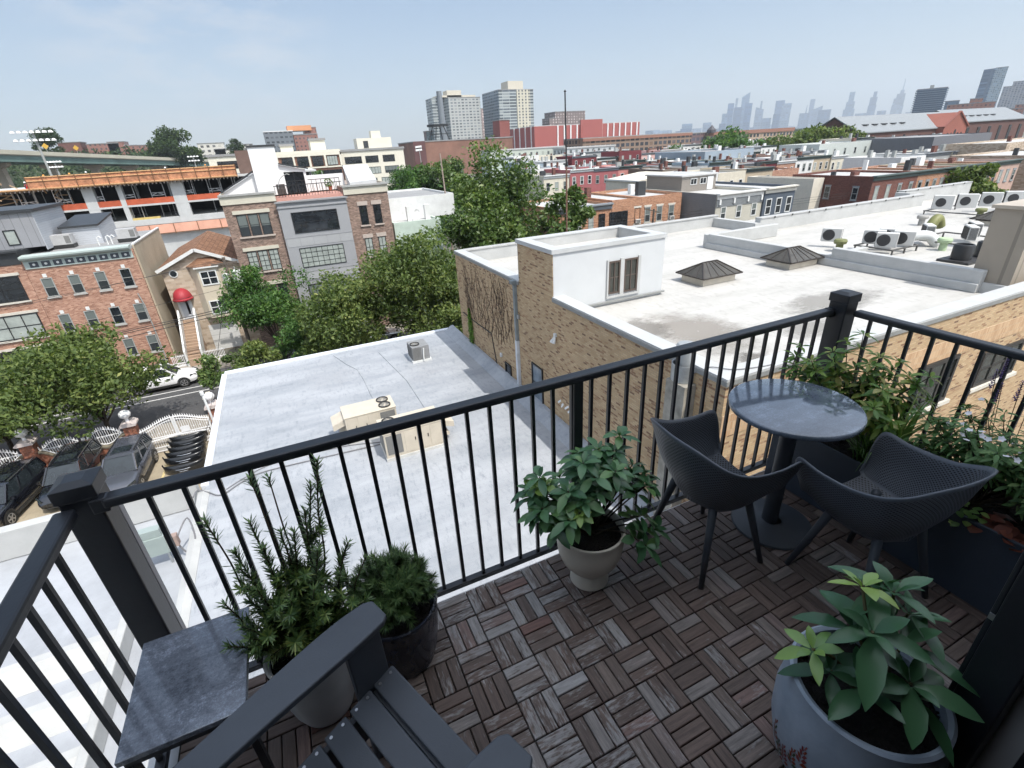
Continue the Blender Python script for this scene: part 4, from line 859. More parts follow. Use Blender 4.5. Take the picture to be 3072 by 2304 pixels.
# mini split condensers on stands
ms_b = M('split_white', (.50, .50, .485), .5, .05); dk = M('split_dark', (.03, .03, .032), .5)
def split(label, x, y, z, rz, w=.86, h=.66, d=.36, grp='white split condensers on the tan building roof'):
    t = thing('split_condenser', label, 'air conditioner', (x, y, z), rz, grp)
    b = ob('casing', MB().box(-w/2, -d/2, 0, w/2, d/2, h).mesh('casing', ms_b), t); bv = b.modifiers.new('bevel', 'BEVEL'); bv.width = .02
    m = MB(); m.cyl((-.12, -d/2-.012, h/2), (-.12, -d/2-.002, h/2), .27, n=26); ob('fan_grille', m.mesh('fan_grille', dk), t)
    m = MB()
    for k in range(9): m.box(-w/2-.012, -d/2+.03+k*.035, .06, -w/2-.002, -d/2+.045+k*.035, h-.06)
    for k in range(16): m.box(-w/2+.06+k*.052, d/2+.002, .06, -w/2+.09+k*.052, d/2+.012, h-.06)
    ob('coil_fins', m.mesh('coil_fins', dk), t); return t
def stand(label, x0, y0, x1, y1, z, h=.3):
    t = thing('equipment_stand', label, 'stand', ((x0+x1)/2, (y0+y1)/2, z), 0, 'dark steel stands under the condensers'); f = M('stand_steel', (.08, .078, .075), .6)
    m = MB(); m.box(x0, y0, z+h-.06, x1, y0+.07, z+h-.002).box(x0, y1-.07, z+h-.06, x1, y1, z+h-.002).box(x0, y0+.07, z+h-.06, x0+.07, y1-.07, z+h-.002).box(x1-.07, y0+.07, z+h-.06, x1, y1-.07, z+h-.002); m.build('frame', f, t)
    for x in (x0+.1, (x0+x1)/2, x1-.1):
        for y in (y0+.035, y1-.035): MB().box(x-.03, y-.03, z, x+.03, y+.03, z+h-.061).build('leg', f, t)
Z3 = zt_
stand('dark steel stand under the front condenser cluster', 25.3, 11.9, 27.4, 13.7, Z3); stand('dark steel stand reaching right under the middle condensers', 28.6, 10.2, 31.6, 13.0, Z3); stand('long dark steel stand under the far condenser row', 38.6, 14.6, 46.0, 17.8, Z3)
words = ['front condenser with a round fan, nearest on the roof', 'condenser standing behind the nearest one', 'rear condenser of the front cluster, left', 'rear condenser of the front cluster, right', 'lone condenser by the low parapet, left of the cluster']
for (x, y, rz), lb in zip(((25.75, 12.5, -62), (26.7, 12.3, -62), (26.1, 13.3, -64), (26.9, 13.1, -64), (25.3, 14.9, -62)), words): split('white '+lb, x, y, Z3+.3, R(rz))
words = ['middle condenser turned sideways beside the yellow duct', 'middle condenser with a bright grille on the long stand', 'middle condenser at the far end of its stand']
for (x, y, rz), lb in zip(((29.2, 12.6, 40), (30.0, 11.2, 40), (31.2, 11.6, 40)), words): split('white '+lb, x, y, Z3+.3, R(rz))
for k, lb in enumerate(('leftmost condenser of the far row', 'second condenser of the far row', 'third condenser of the far row with a dark side', 'fourth condenser of the far row', 'last condenser of the far row, above the bulkhead')):
    split('white '+lb, 39.4+k*1.45, 17.2-.62*k, Z3+.35, R(-62+8*(k % 2)), 1.05, .85)
for (x, y, lb) in ((26.4, 9.7, 'black round condenser in front of the tan bulkhead'), (27.6, 9.4, 'second black round condenser half hidden by the bulkhead')):
    t = thing('drum_condenser', lb, 'air conditioner', (x, y, Z3), 0); sm(MB().lathe([(.37, .1), (.37, .68), (.34, .74), (.29, .74), (.27, .62), (.001, .62)], (x, y, Z3), 28).build('drum', M('drum_black', (.02, .021, .023), .45, .1), t)); MB().box(x-.6, y-.6, Z3, x+.6, y+.6, Z3+.1).build('base', dk, t)
def duct(label, x, y, colr):
    t = thing('vent_cowl', label, 'vent', (x, y, Z3)); sm(MB().lathe([(.16, 0), (.16, .35), (.27, .38), (.3, .5), (.26, .58), (.001, .6)], (x, y, Z3), 20).build('cowl', colr, t))
duct('grey mushroom vent standing alone on the white roof', 34.6, 15.7, M('vent_grey', (.30, .29, .27), .6)); olive = M('olive_vent', (.15, .16, .06), .6); duct('olive vent cowl beside the white front condensers', 24.7, 14.0, olive); duct('pale green topped vent right of the front cluster', 28.2, 11.3, M('green_top', (.35, .45, .28), .6)); duct('olive vent in front of the far condenser row', 39.3, 15.0, olive); duct('small white capped vent near the back parapet', 42.0, 18.6, white_par)
yd = thing('yellow_duct', 'arched olive yellow duct behind the middle condensers', 'duct', (31.4, 13.1, Z3)); m = MB(); m.tube([(30.7+.9*k/10, 13.3, Z3+.55+.42*math.sin(math.pi*k/10)) for k in range(11)], .24, 14); sm(m.build('duct_body', M('duct_olive', (.16, .165, .055), .55, .15, 4), yd))
wd = thing('white_duct', 'pale insulated duct elbow between the condenser clusters', 'duct', (28.2, 12.3, Z3)); m = MB(); m.tube(crm([(27.8, 12.9, Z3+.2), (28.1, 12.6, Z3+.5), (28.6, 12.2, Z3+.5), (28.9, 11.9, Z3+.1)], 4), .24, 12); sm(m.build('duct_body', M('duct_pale', (.55, .56, .55), .5), wd))
# ------------------------------------------------------------------ ground and street
def structure(m, name, mat): o = m.build(name, mat); o['kind'] = 'structure'; return o
asph = roofmat('asphalt', (.05, .05, .052), (.075, .075, .077), .85, (.10, .10, .10)); conc = roofmat('sidewalk_concrete', (.22, .20, .17), (.31, .28, .24), .85, (.18, .16, .14), 1.5)
lotc = roofmat('driveway_concrete', (.26, .22, .16), (.33, .28, .2), .85, (.2, .17, .13), 3)
t = NT('city_ground'); t.col(t.ramp(t.noise(.02, 8, .7), [(.35, (.07, .08, .05)), (.5, (.12, .115, .10)), (.65, (.16, .15, .14))])); gmat = t.set(.9)
structure(MB().quad((-14000, -14000, G-.02), (14000, -14000, G-.02), (14000, 14000, G-.02), (-14000, 14000, G-.02)), 'ground', gmat)
structure(MB().quad((-120, 34.3, G-.008), (200, 34.3, G-.008), (200, 43.5, G-.008), (-120, 43.5, G-.008)), 'road', asph)
m = MB(); m.box(-120, 31.5, G-.015, 200, 34.3, G+.12); structure(m, 'near_pavement', conc)
m = MB(); m.box(-120, 43.5, G-.015, 58, 46.6, G+.12); structure(m, 'far_pavement', conc)
structure(MB().quad((-30, 15, G+.004), (-5, 15, G+.004), (-5, 31.5, G+.004), (-30, 31.5, G+.004)), 'driveway', lotc)
structure(MB().quad((57, -60, G-.004), (67, -60, G-.004), (67, 300, G-.004), (57, 300, G-.004)), 'cross_road', asph)
wp = M('road_paint', (.55, .54, .52), .7, .15, 6)
def marking(name, label, x0, y0, x1, y1, z=G-.003): tag(MB().quad((x0, y0, z), (x1, y0, z), (x1, y1, z), (x0, y1, z)).build(name, wp), label, 'road marking')
marking('lane_line', 'thin white lane line on the road beside the white car', -60, 40.28, 60, 40.40); marking('lane_line', 'second white lane line nearer the gate side', -60, 39.24, 60, 39.36)
marking('parking_line', 'thin white parking line near the opposite kerb', -60, 36.3, -20, 36.38)
tag(MB().quad((-8.42, 37.45, G-.003), (-8.10, 37.45, G-.003), (-8.02, 38.8, G-.003), (-8.33, 38.8, G-.003)).build('road_mark', M('cream_paint', (.58, .54, .42), .7)), 'short cream painted bar on the road before the gate', 'road marking')
tag(MB().quad((-9.55, 25, G+.008), (-9.42, 25, G+.008), (-9.37, 30, G+.008), (-9.5, 30, G+.008)).build('bay_line', M('yellow_paint', (.50, .40, .20), .7, .2, 5)), 'faded yellow bay line on the concrete driveway', 'road marking')
# ------------------------------------------------------------------ brick garden wall, white iron railings, gate
rb = BRICK('garden_brick', [(0, (.16, .045, .025)), (.5, (.27, .085, .045)), (.85, (.33, .12, .07)), (1, (.2, .07, .05))], (.25, .17, .13))
capm = M('mossy_cap', (.17, .15, .11), .9, .4, 3); wi = M('white_iron', (.70, .70, .71), .45, .06)
def spear(m, x, y, z):
    m.box(x-.03, y-.012, z, x+.03, y+.012, z+.05); m.add([(x-.035, y-.01, z+.05), (x+.035, y-.01, z+.05), (x+.035, y+.01, z+.05), (x-.035, y+.01, z+.05), (x, y, z+.19)], [(0, 1, 4), (1, 2, 4), (2, 3, 4), (3, 0, 4)])
Yw = 31.15
def pier(label, x, hgt=1.95):
    t = thing('gate_pier', label, 'pier', (x, Yw, G)); ob('shaft', MB().box(-.3, -.3, 0, .3, .3, hgt).mesh('shaft', rb), t)
    ob('cap', MB().prism([(-.42, hgt+.002), (.42, hgt+.002), (.42, hgt+.1), (.2, hgt+.24), (-.2, hgt+.24), (-.42, hgt+.1)], -.42, .42).mesh('cap', M('pink_cap', (.48, .42, .40), .7)), t)
    sm(ob('globe', MB().lathe([(.1, hgt+.24), (.07, hgt+.4), (.12, hgt+.44), (.27, hgt+.56), (.31, hgt+.70), (.27, hgt+.84), (.15, hgt+.93), (.001, hgt+.95)], n=20).mesh('globe', wi), t))
pier('brick pier with a white globe left of the gate', -11.15); pier('brick pier with a white globe between two railing panels', -15.95, 2.15); pier('brick pier with a white globe by the silver roof', -6.7); pier('brick pier with a white globe at the frame edge', -21.0, 2.15)
def wallrun(label, x0, x1):
    t = thing('garden_wall', label, 'wall', ((x0+x1)/2, Yw, G)); n = 40; top = []
    for k in range(n+1):
        u = k/n; ph = (u*2) % 1; dip = math.sin(math.pi*ph)**2; top.append((x0+(x1-x0)*u, G+1.42-.62*dip))
    m = MB(); c = MB()
    m.prism([(x0, G)]+[(x, z) for x, z in top]+[(x1, G)], Yw-.13, Yw+.13)
    for k in range(n):
        (xa, za), (xb, zb) = top[k], top[k+1]; c.add([(xa, Yw-.2, za+.002), (xb, Yw-.2, zb+.002), (xb, Yw+.2, zb+.002), (xa, Yw+.2, za+.002), (xa, Yw-.2, za+.13), (xb, Yw-.2, zb+.13), (xb, Yw+.2, zb+.13), (xa, Yw+.2, za+.13)], [(0, 1, 5, 4), (4, 5, 6, 7), (2, 3, 7, 6), (0, 3, 2, 1)])
    m.build('brickwork', rb, t); c.build('coping', capm, t)
    f = thing('iron_railing', 'white iron railing in two lens shapes on the '+label, 'railing', ((x0+x1)/2, Yw, G+1))
    for s in (0, 1):
        a = x0+(x1-x0)*(s/2+.03); b = x0+(x1-x0)*(s/2+.47); arcs = ([], []); N = 24
        for k in range(N+1):
            u = k/N; x = a+(b-a)*u; q = math.sin(math.pi*u); arcs[0].append((x, Yw, G+1.52+.48*q)); arcs[1].append((x, Yw, G+1.56-.55*q**1.3))
        m = MB(); m.tube(arcs[0], .03, 6).tube(arcs[1], .03, 6); m.build('frame_rail', wi, f)
        m = MB()
        for k in range(1, 16):
            u = k/16; x = a+(b-a)*u; q = math.sin(math.pi*u); z0, z1 = G+1.56-.55*q**1.3, G+1.52+.48*q; m.box(x-.013, Yw-.013, z0, x+.013, Yw+.013, z1+.05); spear(m, x, Yw, z1+.04)
            if 4 < k < 12 and k % 2: m.box(x-.04, Yw-.02, (z0+z1)/2-.05, x+.04, Yw+.02, (z0+z1)/2+.05)
        m.build('pickets', wi, f)
    m = MB()
    for u in (.0, .485, .5, .515, .99):
        x = x0+(x1-x0)*u+.03; spear(m, x, Yw, G+1.62); m.box(x-.012, Yw-.012, G+1.5, x+.012, Yw+.012, G+1.63)
    m.bar((x0+.05, Yw, G+1.55), (x1-.05, Yw, G+1.55), .03, .04); m.build('link_rail', wi, f)
wallrun('brick wall beside the gate', -15.62, -11.48); wallrun('brick wall at the left frame edge', -20.68, -16.28)
wr = thing('garden_wall', 'brick wall running off the left of the frame', 'wall', (-26, Yw, G)); MB().box(-32, Yw-.13, G, -21.32, Yw+.13, G+1.4).build('brickwork', rb, wr); MB().box(-32, Yw-.2, G+1.402, -21.32, Yw+.2, G+1.5).build('coping', capm, wr)
ga = thing('iron_gate', 'white wrought iron double driveway gate with spear tops', 'gate', (-8.8, 30.35, G)); yg = 30.35
def gh(u): return 1.62+.55*math.sin(math.pi*u)**1.5
for s in (0, 1):
    a, b = -10.6+1.82*s+.02*s, -10.6+1.82*(s+1); lf = MB(); N = 15
    lf.box(a, yg-.04, G+.06, a+.07, yg+.04, G+gh(0 if s == 0 else .5)+.02).box(b-.07, yg-.04, G+.06, b, yg+.04, G+gh(.5 if s == 0 else 1)+.02)
    top = [(a+(b-a)*k/12, yg, G+gh((s+k/12)/2)) for k in range(13)]; lf.tube(top, .032, 6); lf.tube([(p[0], p[1], p[2]-.17) for p in top], .022, 6)
    for z in (.1, .36, 1.02): lf.bar((a+.07, yg, G+z), (b-.07, yg, G+z), .05, .06)
    pk = MB()
    for k in range(N):
        u = (k+.7)/(N+.4); x = a+(b-a)*u; z = gh((s+u)/2); pk.box(x-.013, yg-.013, G+.13, x+.013, yg+.013, G+z); spear(pk, x, yg, G+z+.02)
        pk.box(x-.012+.06, yg-.01, G+.12, x+.06+.012, yg+.01, G+.36)
        if k % 3 == 1: pk.box(x-.035, yg-.02, G+1.25, x+.035, yg+.02, G+1.33).box(x-.035, yg-.02, G+.66, x+.035, yg+.02, G+.74)
    l = lf.build('gate_leaf', wi, ga); q = pk.build('pickets', wi, l, world=False)
    for v in q.data.vertices: v.co -= ga.location
m = MB(); m.box(-8.55, yg-.05, G+1.05, -8.1, yg-.042, G+1.45); m.build('blank_sign', wi, ga)
m = MB(); m.bar((-10.55, yg-.25, G+.95), (-8.8, yg-.12, G+1.0), .06, .07); m.bar((-8.8, yg-.12, G+1.0), (-7.1, yg-.25, G+.95), .06, .07); m.build('gate_opener', wi, ga)
# stacked bumper covers in the driveway
bk_ = M('gloss_black_plastic', (.010, .011, .013), .22, .2, 2, spec=.6); chm = M('chrome_trim', (.45, .46, .48), .2, metal=.9)
for k, (y, z, w, lb) in enumerate(((27.6, .35, 1.0, 'mesh grille'), (28.2, .55, 1.0, 'a double silver strip'), (28.75, .6, .98, 'a silver lip'), (29.3, .62, .92, 'a plain face'), (29.9, .7, .95, 'a small silver badge'), (30.45, .75, .95, 'a pale top edge'))):
    lbl = ['black bumper cover with mesh grille, front of the driveway stack', 'black bumper cover with a double silver strip in the stack', 'black bumper cover with a silver lip, third in the stack', 'plain black bumper cover in the middle of the stack', 'black bumper cover second from the gate', 'black bumper cover leaning closest to the gate'][k]
    t = thing('bumper_cover', lbl, 'bumper', (-8.3, y, G), R(rnd.uniform(-5, 5)), 'bumper covers stacked in the driveway'); m = MB(); rows = []
    for q in range(17):
        a = math.pi*q/16; x = -w*math.cos(a); yy = -.55*math.sin(a)**.8; sec = [(0, .0), (.05, .16), (.02, .32), (-.03, .46), (-.10, .50)]
        rows.append([Vector((x*(1+.02*j), yy-o*math.sin(a), z-.3+h)) for j, (o, h) in enumerate(sec)])
    m.grid(rows); o = ob('cover', m.mesh('cover', bk_, None, True), t); md = o.modifiers.new('thick', 'SOLIDIFY'); md.thickness = .03
    m = MB(); rr = [(-w*.72*math.cos(math.pi*q/12), -.6*math.sin(math.pi*q/12)**.8-.03, z-.02+.02*(k % 3)) for q in range(2, 11)]; m.tube(rr, .018, 5)
    if k < 3: m.tube([(p[0], p[1], p[2]-.12) for p in rr], .015, 5)
    ob('trim', m.mesh('trim', chm), t)
# ------------------------------------------------------------------ cars
tyre = M('tyre_rubber', (.012, .012, .012), .8); rimm = M('alloy_rim', (.42, .42, .43), .3, .1, metal=.8); cglass = GLASS('car_glass', (.02, .026, .03), .04, .3); lampm = M('head_lamp', (.6, .62, .65), .1, .1); redl = M('tail_lamp', (.30, .02, .02), .2)
def car(label, loc, rz, paint, suv=True, L=4.85, Wd=1.92, H=1.74, lo=False, dark=True):
    # profile along x (front +x); body is lofted, glasshouse separate
    t = thing('parked_car', label, 'car', loc, rz); hl = L/2; w = Wd/2
    bot = .28; belt = 1.08 if suv else .95
    st = [(-hl, .55, .88, .80), (-hl+.12, .40, belt-.02, .90), (-hl+.7, bot, belt+.02, .985), (-.2, bot, belt, 1), (hl-1.75, bot, belt-.02, 1), (hl-1.2, bot, belt-.04, .985), (hl-.45, bot+.02, belt-.13, .95), (hl-.12, .34, belt-.24, .86), (hl, .45, belt-.42, .72)]
    rows = []
    for x, z0, z1, k in st:
        ww = w*k; rows.append([Vector((x, -ww*.92, z0)), Vector((x, -ww, z0+.18)), Vector((x, -ww*1.0, (z0+z1)/2)), Vector((x, -ww*.965, z1-.06)), Vector((x, -ww*.86, z1)), Vector((x, 0, z1+.035)), Vector((x, ww*.86, z1)), Vector((x, ww*.965, z1-.06)), Vector((x, ww, (z0+z1)/2)), Vector((x, ww, z0+.18)), Vector((x, ww*.92, z0))])
    m = MB(); m.grid(rows); m.poly(rows[0][::-1]).poly(rows[-1])
    for a, b in zip(rows, rows[1:]): m.quad(a[0], b[0], b[-1], a[-1])
    o = ob('body', m.mesh('body', paint, None, True), t); bv = o.modifiers.new('sub', 'SUBSURF'); bv.levels = bv.render_levels = 1
    r0, r1 = (-hl+.28, hl-2.05) if suv else (-hl+1.2, hl-2.25); f1 = hl-1.28; b0 = -hl+.12 if suv else -hl+.45
    ring = lambda z, xa, xb, wy, n=4: [Vector((xa+(xb-xa)*i/n, s, z)) for s in (wy,) for i in range(n+1)]
    lowz, hi = belt-.02, H-.05
    A = [Vector((b0, -w*.86, lowz)), Vector((f1, -w*.86, lowz)), Vector((f1, w*.86, lowz)), Vector((b0, w*.86, lowz))]
    B = [Vector((r0, -w*.70, hi)), Vector((r1, -w*.70, hi)), Vector((r1, w*.70, hi)), Vector((r0, w*.70, hi))]
    def lp(i, u): return A[i].lerp(B[i], u)
    m = MB(); m.quad(A[0], A[1], B[1], B[0]).quad(A[1], A[2], B[2], B[1]).quad(A[2], A[3], B[3], B[2]).quad(A[3], A[0], B[0], B[3]); ob('glasshouse', m.mesh('glasshouse', cglass), t)
    m = MB()
    for i in range(4): m.bar(A[i], B[i], .10, .07, up=(0, 1, 0))
    for s in (-1, 1):
        for u in (.34, .66):
            a = A[0].lerp(A[1], u); b = B[0].lerp(B[1], u)
            if s > 0: a = A[3].lerp(A[2], u); b = B[3].lerp(B[2], u)
            m.bar(a, b, .09, .05, up=(0, 1, 0))
    rr = [[Vector((x, y*w*.72*q, z)) for y in (-1, -.6, 0, .6, 1)] for x, q, z in ((r0-.08, .95, hi-.01), (r0+.15, 1, hi+.035), ((r0+r1)/2, 1.0, hi+.05), (r1-.2, 1, hi+.035), (r1+.06, .95, hi-.02))]
    for row in rr: row[0].z -= .02; row[-1].z -= .02; row[2].z += .02
    m.grid(rr); ob('roof', m.mesh('roof', paint, None, False), t)
    ob('sunroof', MB().box(r1-1.0, -w*.46, hi+.06, r1-.32, w*.46, hi+.076).mesh('sunroof', cglass), t)
    for s in (-1, 1):
        m = MB(); m.bar((r0+.1, s*w*.66, hi+.07), (r1-.3, s*w*.66, hi+.07), .04, .035); ob('roof_rail', m.mesh('roof_rail', chm if lo else fanb), t)
        for x in (-hl+.92, hl-.93):
            wh = MB(); wh.cyl((x, s*(w-.22), .365), (x, s*(w+.005), .365), .365, n=28); wo = ob('wheel', wh.mesh('wheel', tyre), t)
            rm = MB(); y = s*(w+.008); rm.cyl((x, y-s*.01, .365), (x, y, .365), .06, n=10)
            for k in range(5):
                a = k*1.2566; rm.bar((x, y, .365), (x+.235*math.cos(a), y, .365+.235*math.sin(a)), .07, .02, up=(0, 1, 0))
            vs = [(x+q*math.cos(2*math.pi*i/24), y, .365+q*math.sin(2*math.pi*i/24)) for q in (.225, .26) for i in range(24)]; rm.add(vs, [(i, (i+1) % 24, 24+(i+1) % 24, 24+i) for i in range(24)]); ob('rim', rm.mesh('rim', rimm), wo)
            ar = MB(); vs = [(x+q*math.cos(math.pi*i/14), s*(w+.002+.004*(q > .4)), .365+q*math.sin(math.pi*i/14)) for q in (.38, .46) for i in range(15)]; ar.add(vs, [(i, i+1, 16+i, 15+i) for i in range(14)]); ob('wheel_arch', ar.mesh('wheel_arch', fanb), t)
        ob('door_mirror', MB().box(f1-.35, s*w*.99 if s > 0 else -w-.17, belt+.02, f1-.2, w+.17 if s > 0 else -w*.99, belt+.17).mesh('door_mirror', paint), t)
        hd = MB(); hd.add([(hl-.42, s*w*.93, belt-.26), (hl-.05, s*w*.62, belt-.33), (hl-.05, s*w*.62, belt-.24), (hl-.42, s*w*.93, belt-.15)], [(0, 1, 2, 3)]); o = ob('headlight', hd.mesh('headlight', cglass if dark else lampm), t); mdd = o.modifiers.new('thick', 'SOLIDIFY'); mdd.thickness = .06; mdd.offset = 0
        ob('tail_light', MB().box(-hl-.012, s*w*.62-.13, .78, -hl+.1, s*w*.62+.13, 1.0).mesh('tail_light', redl), t)
        hs = MB()
        for x in (-.55, .45): hs.box(x, s*w*1.0-.012, belt-.16, x+.18, s*w*1.0+.012, belt-.12)
        ob('door_handle', hs.mesh('door_handle', paint), t)
    ob('grille', MB().box(hl-.06, -w*.42, .52, hl+.012, w*.42, .66).box(hl-.05, -w*.5, .34, hl+.005, w*.5, .44).mesh('grille', fanb), t)
    ob('sill', MB().box(-hl+1.35, -w-.004, .24, hl-1.35, w+.004, .40).mesh('sill', fanb), t)
    return t
wpaint = M('white_car_paint', (.72, .72, .73), .25, .03, coat=.6); gpaint = M('graphite_car_paint', (.055, .06, .075), .25, .08, coat=.8); kpaint = M('black_car_paint', (.008, .009, .013), .16, .1, coat=1)
car('white SUV parked on the far side of the street', (-11.35, 41.75, G), 0, wpaint, dark=True)
car('graphite SUV with a sunroof facing the balcony in the driveway', (-11.05, 28.0, G), R(-93), gpaint, L=4.7)
car('black SUV at the lower left edge of the driveway', (-16.4, 28.0, G), R(-100), kpaint, lo=True, dark=False)
car('black car mostly hidden behind the balcony corner post', (-13.7, 28.7, G), R(-92), kpaint, lo=True)
car('dark sedan glimpsed behind the silver roof edge', (-.6, 42.4, G), 0, M('dark_blue_paint', (.02, .025, .035), .2, coat=.8), suv=False, H=1.45, L=4.6)
car('black car half hidden by the left street trees', (-21.2, 42.4, G), 0, kpaint, suv=False, H=1.5, L=4.6)
car('silver grey sedan behind the tree trunks by the far kerb', (5.5, 42.4, G), 0, M('silver_paint', (.35, .36, .38), .25, metal=.5), suv=False, H=1.45)
cn = thing('traffic_cone', 'orange cone behind the garden wall pier', 'cone', (-15.2, 32.0, G+.12)); sm(ob('cone', MB().lathe([(.2, .03), (.05, .75), (.001, .76)], n=16).mesh('cone', M('cone_orange', (.7, .12, .03), .5)), cn)); ob('foot', MB().box(-.24, -.24, 0, .24, .24, .03).mesh('foot', fanb), cn)
# ------------------------------------------------------------------ trees
def sphere_pts(r, n):
    v = r.normal(size=(n, 3)); return v/np.linalg.norm(v, axis=1)[:, None]
def leafcloud(name, mat, cen, size, r, tint, parent=None):
    n = len(cen); nrm = sphere_pts(r, n); nrm[:, 2] = np.abs(nrm[:, 2])*.9+.15; nrm /= np.linalg.norm(nrm, axis=1)[:, None]
    a = np.cross(nrm, sphere_pts(r, n)); a /= np.linalg.norm(a, axis=1)[:, None]+1e-9; b = np.cross(nrm, a); s = (size*r.uniform(.6, 1.3, n))[:, None]
    v = np.stack([cen-a*s, cen-b*s*.45+nrm*s*.12, cen+a*s, cen+b*s*.45+nrm*s*.12], 1).reshape(-1, 3)
    me = bpy.data.meshes.new(name); me.vertices.add(4*n); me.vertices.foreach_set('co', v.ravel().astype(np.float32)); me.loops.add(4*n); me.loops.foreach_set('vertex_index', np.arange(4*n, dtype=np.int32))
    me.polygons.add(n); me.polygons.foreach_set('loop_start', np.arange(0, 4*n, 4, dtype=np.int32)); me.materials.append(mat)
    at = me.attributes.new('tint', 'FLOAT', 'FACE'); at.data.foreach_set('value', tint.astype(np.float32)); me.update(calc_edges=True); me.validate()
    return ob(name, me, parent)
TL = {'oak': LEAF('street_tree_leaf', [(0, (.042, .07, .022)), (.4, (.10, .142, .042)), (.75, (.17, .208, .06)), (1, (.25, .262, .085))], .55, .3, .25),
      'lush': LEAF('locust_leaf', [(0, (.028, .062, .02)), (.4, (.06, .13, .034)), (.75, (.105, .185, .045)), (1, (.16, .245, .06))], .5, .32, .25),
      'dark': LEAF('pear_tree_leaf', [(0, (.03, .058, .02)), (.4, (.075, .125, .034)), (.8, (.14, .195, .055)), (1, (.21, .25, .08))], .45, .28, .35),
      'far': LEAF('far_tree_leaf', [(0, (.02, .036, .015)), (.5, (.042, .072, .024)), (1, (.085, .115, .035))], .6, .25, .2)}
bark = M('tree_bark', (.055, .042, .032), .9, .35, 6, .5, 30)
def tree(label, base, top, rad, kind='oak', n=6000, leaf=.2, clumps=26, seed=1, crown=None, asp=1., cat='tree', name='street_tree', thick=.2, low=.35, shell=.55, offs=(0, 0)):
    t = thing(name, label, cat, base); r = np.random.default_rng(seed); pr = random.Random(seed); h = top-base[2]
    cz = h*(low+1)/2; rz_ = h*(1-low)/2; cl = []
    m = MB(); fork = Vector((0, 0, h*low*.9)); m.tube(crm([(0, 0, -.2), (pr.uniform(-.1, .1), 0, h*low*.5), fork], 5), thick, 8, r1=thick*.7)
    for k in range(clumps):
        d = sphere_pts(r, 1)[0]; q = pr.uniform(.35, .92); taper = 1-.35*max(0, d[2]); c = Vector((offs[0]*(d[2]+1)/2+d[0]*rad*q*taper, offs[1]+d[1]*rad*q*taper*asp, cz+d[2]*rz_*q)); cl.append((c, rad*pr.uniform(.22, .40)))
        if k < 14: m.tube(crm([fork-Vector((0, 0, pr.uniform(0, .2)*h*low)), fork.lerp(c, .5)+Vector((0, 0, .12*h*pr.random())), c], 4), thick*.38, 5, r1=thick*.06)
    ob('trunk', m.mesh('trunk', bark, None, True), t); per = n//clumps; cs, ts = [], []
    for c, cr in cl:
        d = sphere_pts(r, per); q = np.cbrt(r.uniform(shell**3, 1, per)); nz = 1+.35*np.sin(d[:, 0]*5+c.x)*np.sin(d[:, 1]*6+c.y)
        p = d*(q*nz*cr)[:, None]*np.array([1, 1, .72]); cs.append(p+np.array(c)); ts.append(np.clip(r.normal(.42+pr.uniform(-.16, .16), .2, per), 0, 1))
    leafcloud('crown', TL[kind], np.concatenate(cs), leaf, r, np.concatenate(ts), t); return t
tree('broad olive green street tree in front of the brick house', (-12.9, 33.3, G+.1), -6.3, 4.3, 'oak', 18000, .15, 40, 3, low=.26, thick=.17, offs=(-.6, 0))
tree('second olive green street tree at the left frame edge', (-17.6, 33.2, G+.1), -7.6, 3.4, 'oak', 13000, .145, 30, 4, low=.3, thick=.16, offs=(-.4, 0))
tree('far left street tree cut by the frame edge', (-21.5, 34.0, G+.1), -8.3, 2.8, 'oak', 5000, .17, 22, 14, low=.3)
tree('small dark leaved tree left of the utility pole', (-6.15, 34.2, G+.1), -8.5, 1.6, 'dark', 4000, .12, 16, 5, low=.2, thick=.07)
tree('small yellow green tree above the silver roof edge', (-4.0, 33.9, G+.1), -8.9, 1.75, 'oak', 4200, .13, 16, 6, low=.25, thick=.07)
tree('feathery bright green locust in front of the brick apartment house', (-2.6, 42.8, G+.1), -5.0, 3.9, 'lush', 14000, .14, 32, 7, low=.2, thick=.13)
tree('olive green street tree in front of the grey panelled facade', (2.4, 35.2, G+.1), -5.4, 4.0, 'oak', 18000, .145, 36, 8, low=.2, thick=.15)
tree('tall full street tree left of the vine covered wall', (8.2, 36.0, G+.1), -3.2, 5.0, 'oak', 26000, .155, 52, 9, low=.14, thick=.2)
tree('slender dark pear tree rising in the middle of the view', (18.8, 44.0, G+.1), 2.6, 5.2, 'dark', 20000, .21, 46, 10, low=.2, thick=.2)
tree('dark pear tree beside the bare flagpole', (25.2, 41.5, G+.1), -.6, 3.0, 'dark', 6500, .22, 28, 11, low=.25, thick=.16)
tree('broad low tree between the pear tree and the street trees', (14.2, 40.5, G+.1), -2.6, 4.4, 'dark', 11000, .2, 30, 12, low=.25)
tree('low leafy tree filling the gap before the grey facade', (-.4, 37.5, G+.1), -8.2, 2.4, 'lush', 7000, .14, 22, 61, low=.2, thick=.09)
tree('dense shade tree against the far corner of the vine wall', (11.3, 33.5, G+.1), -6.5, 3.0, 'oak', 9000, .15, 26, 62, low=.15, thick=.12)
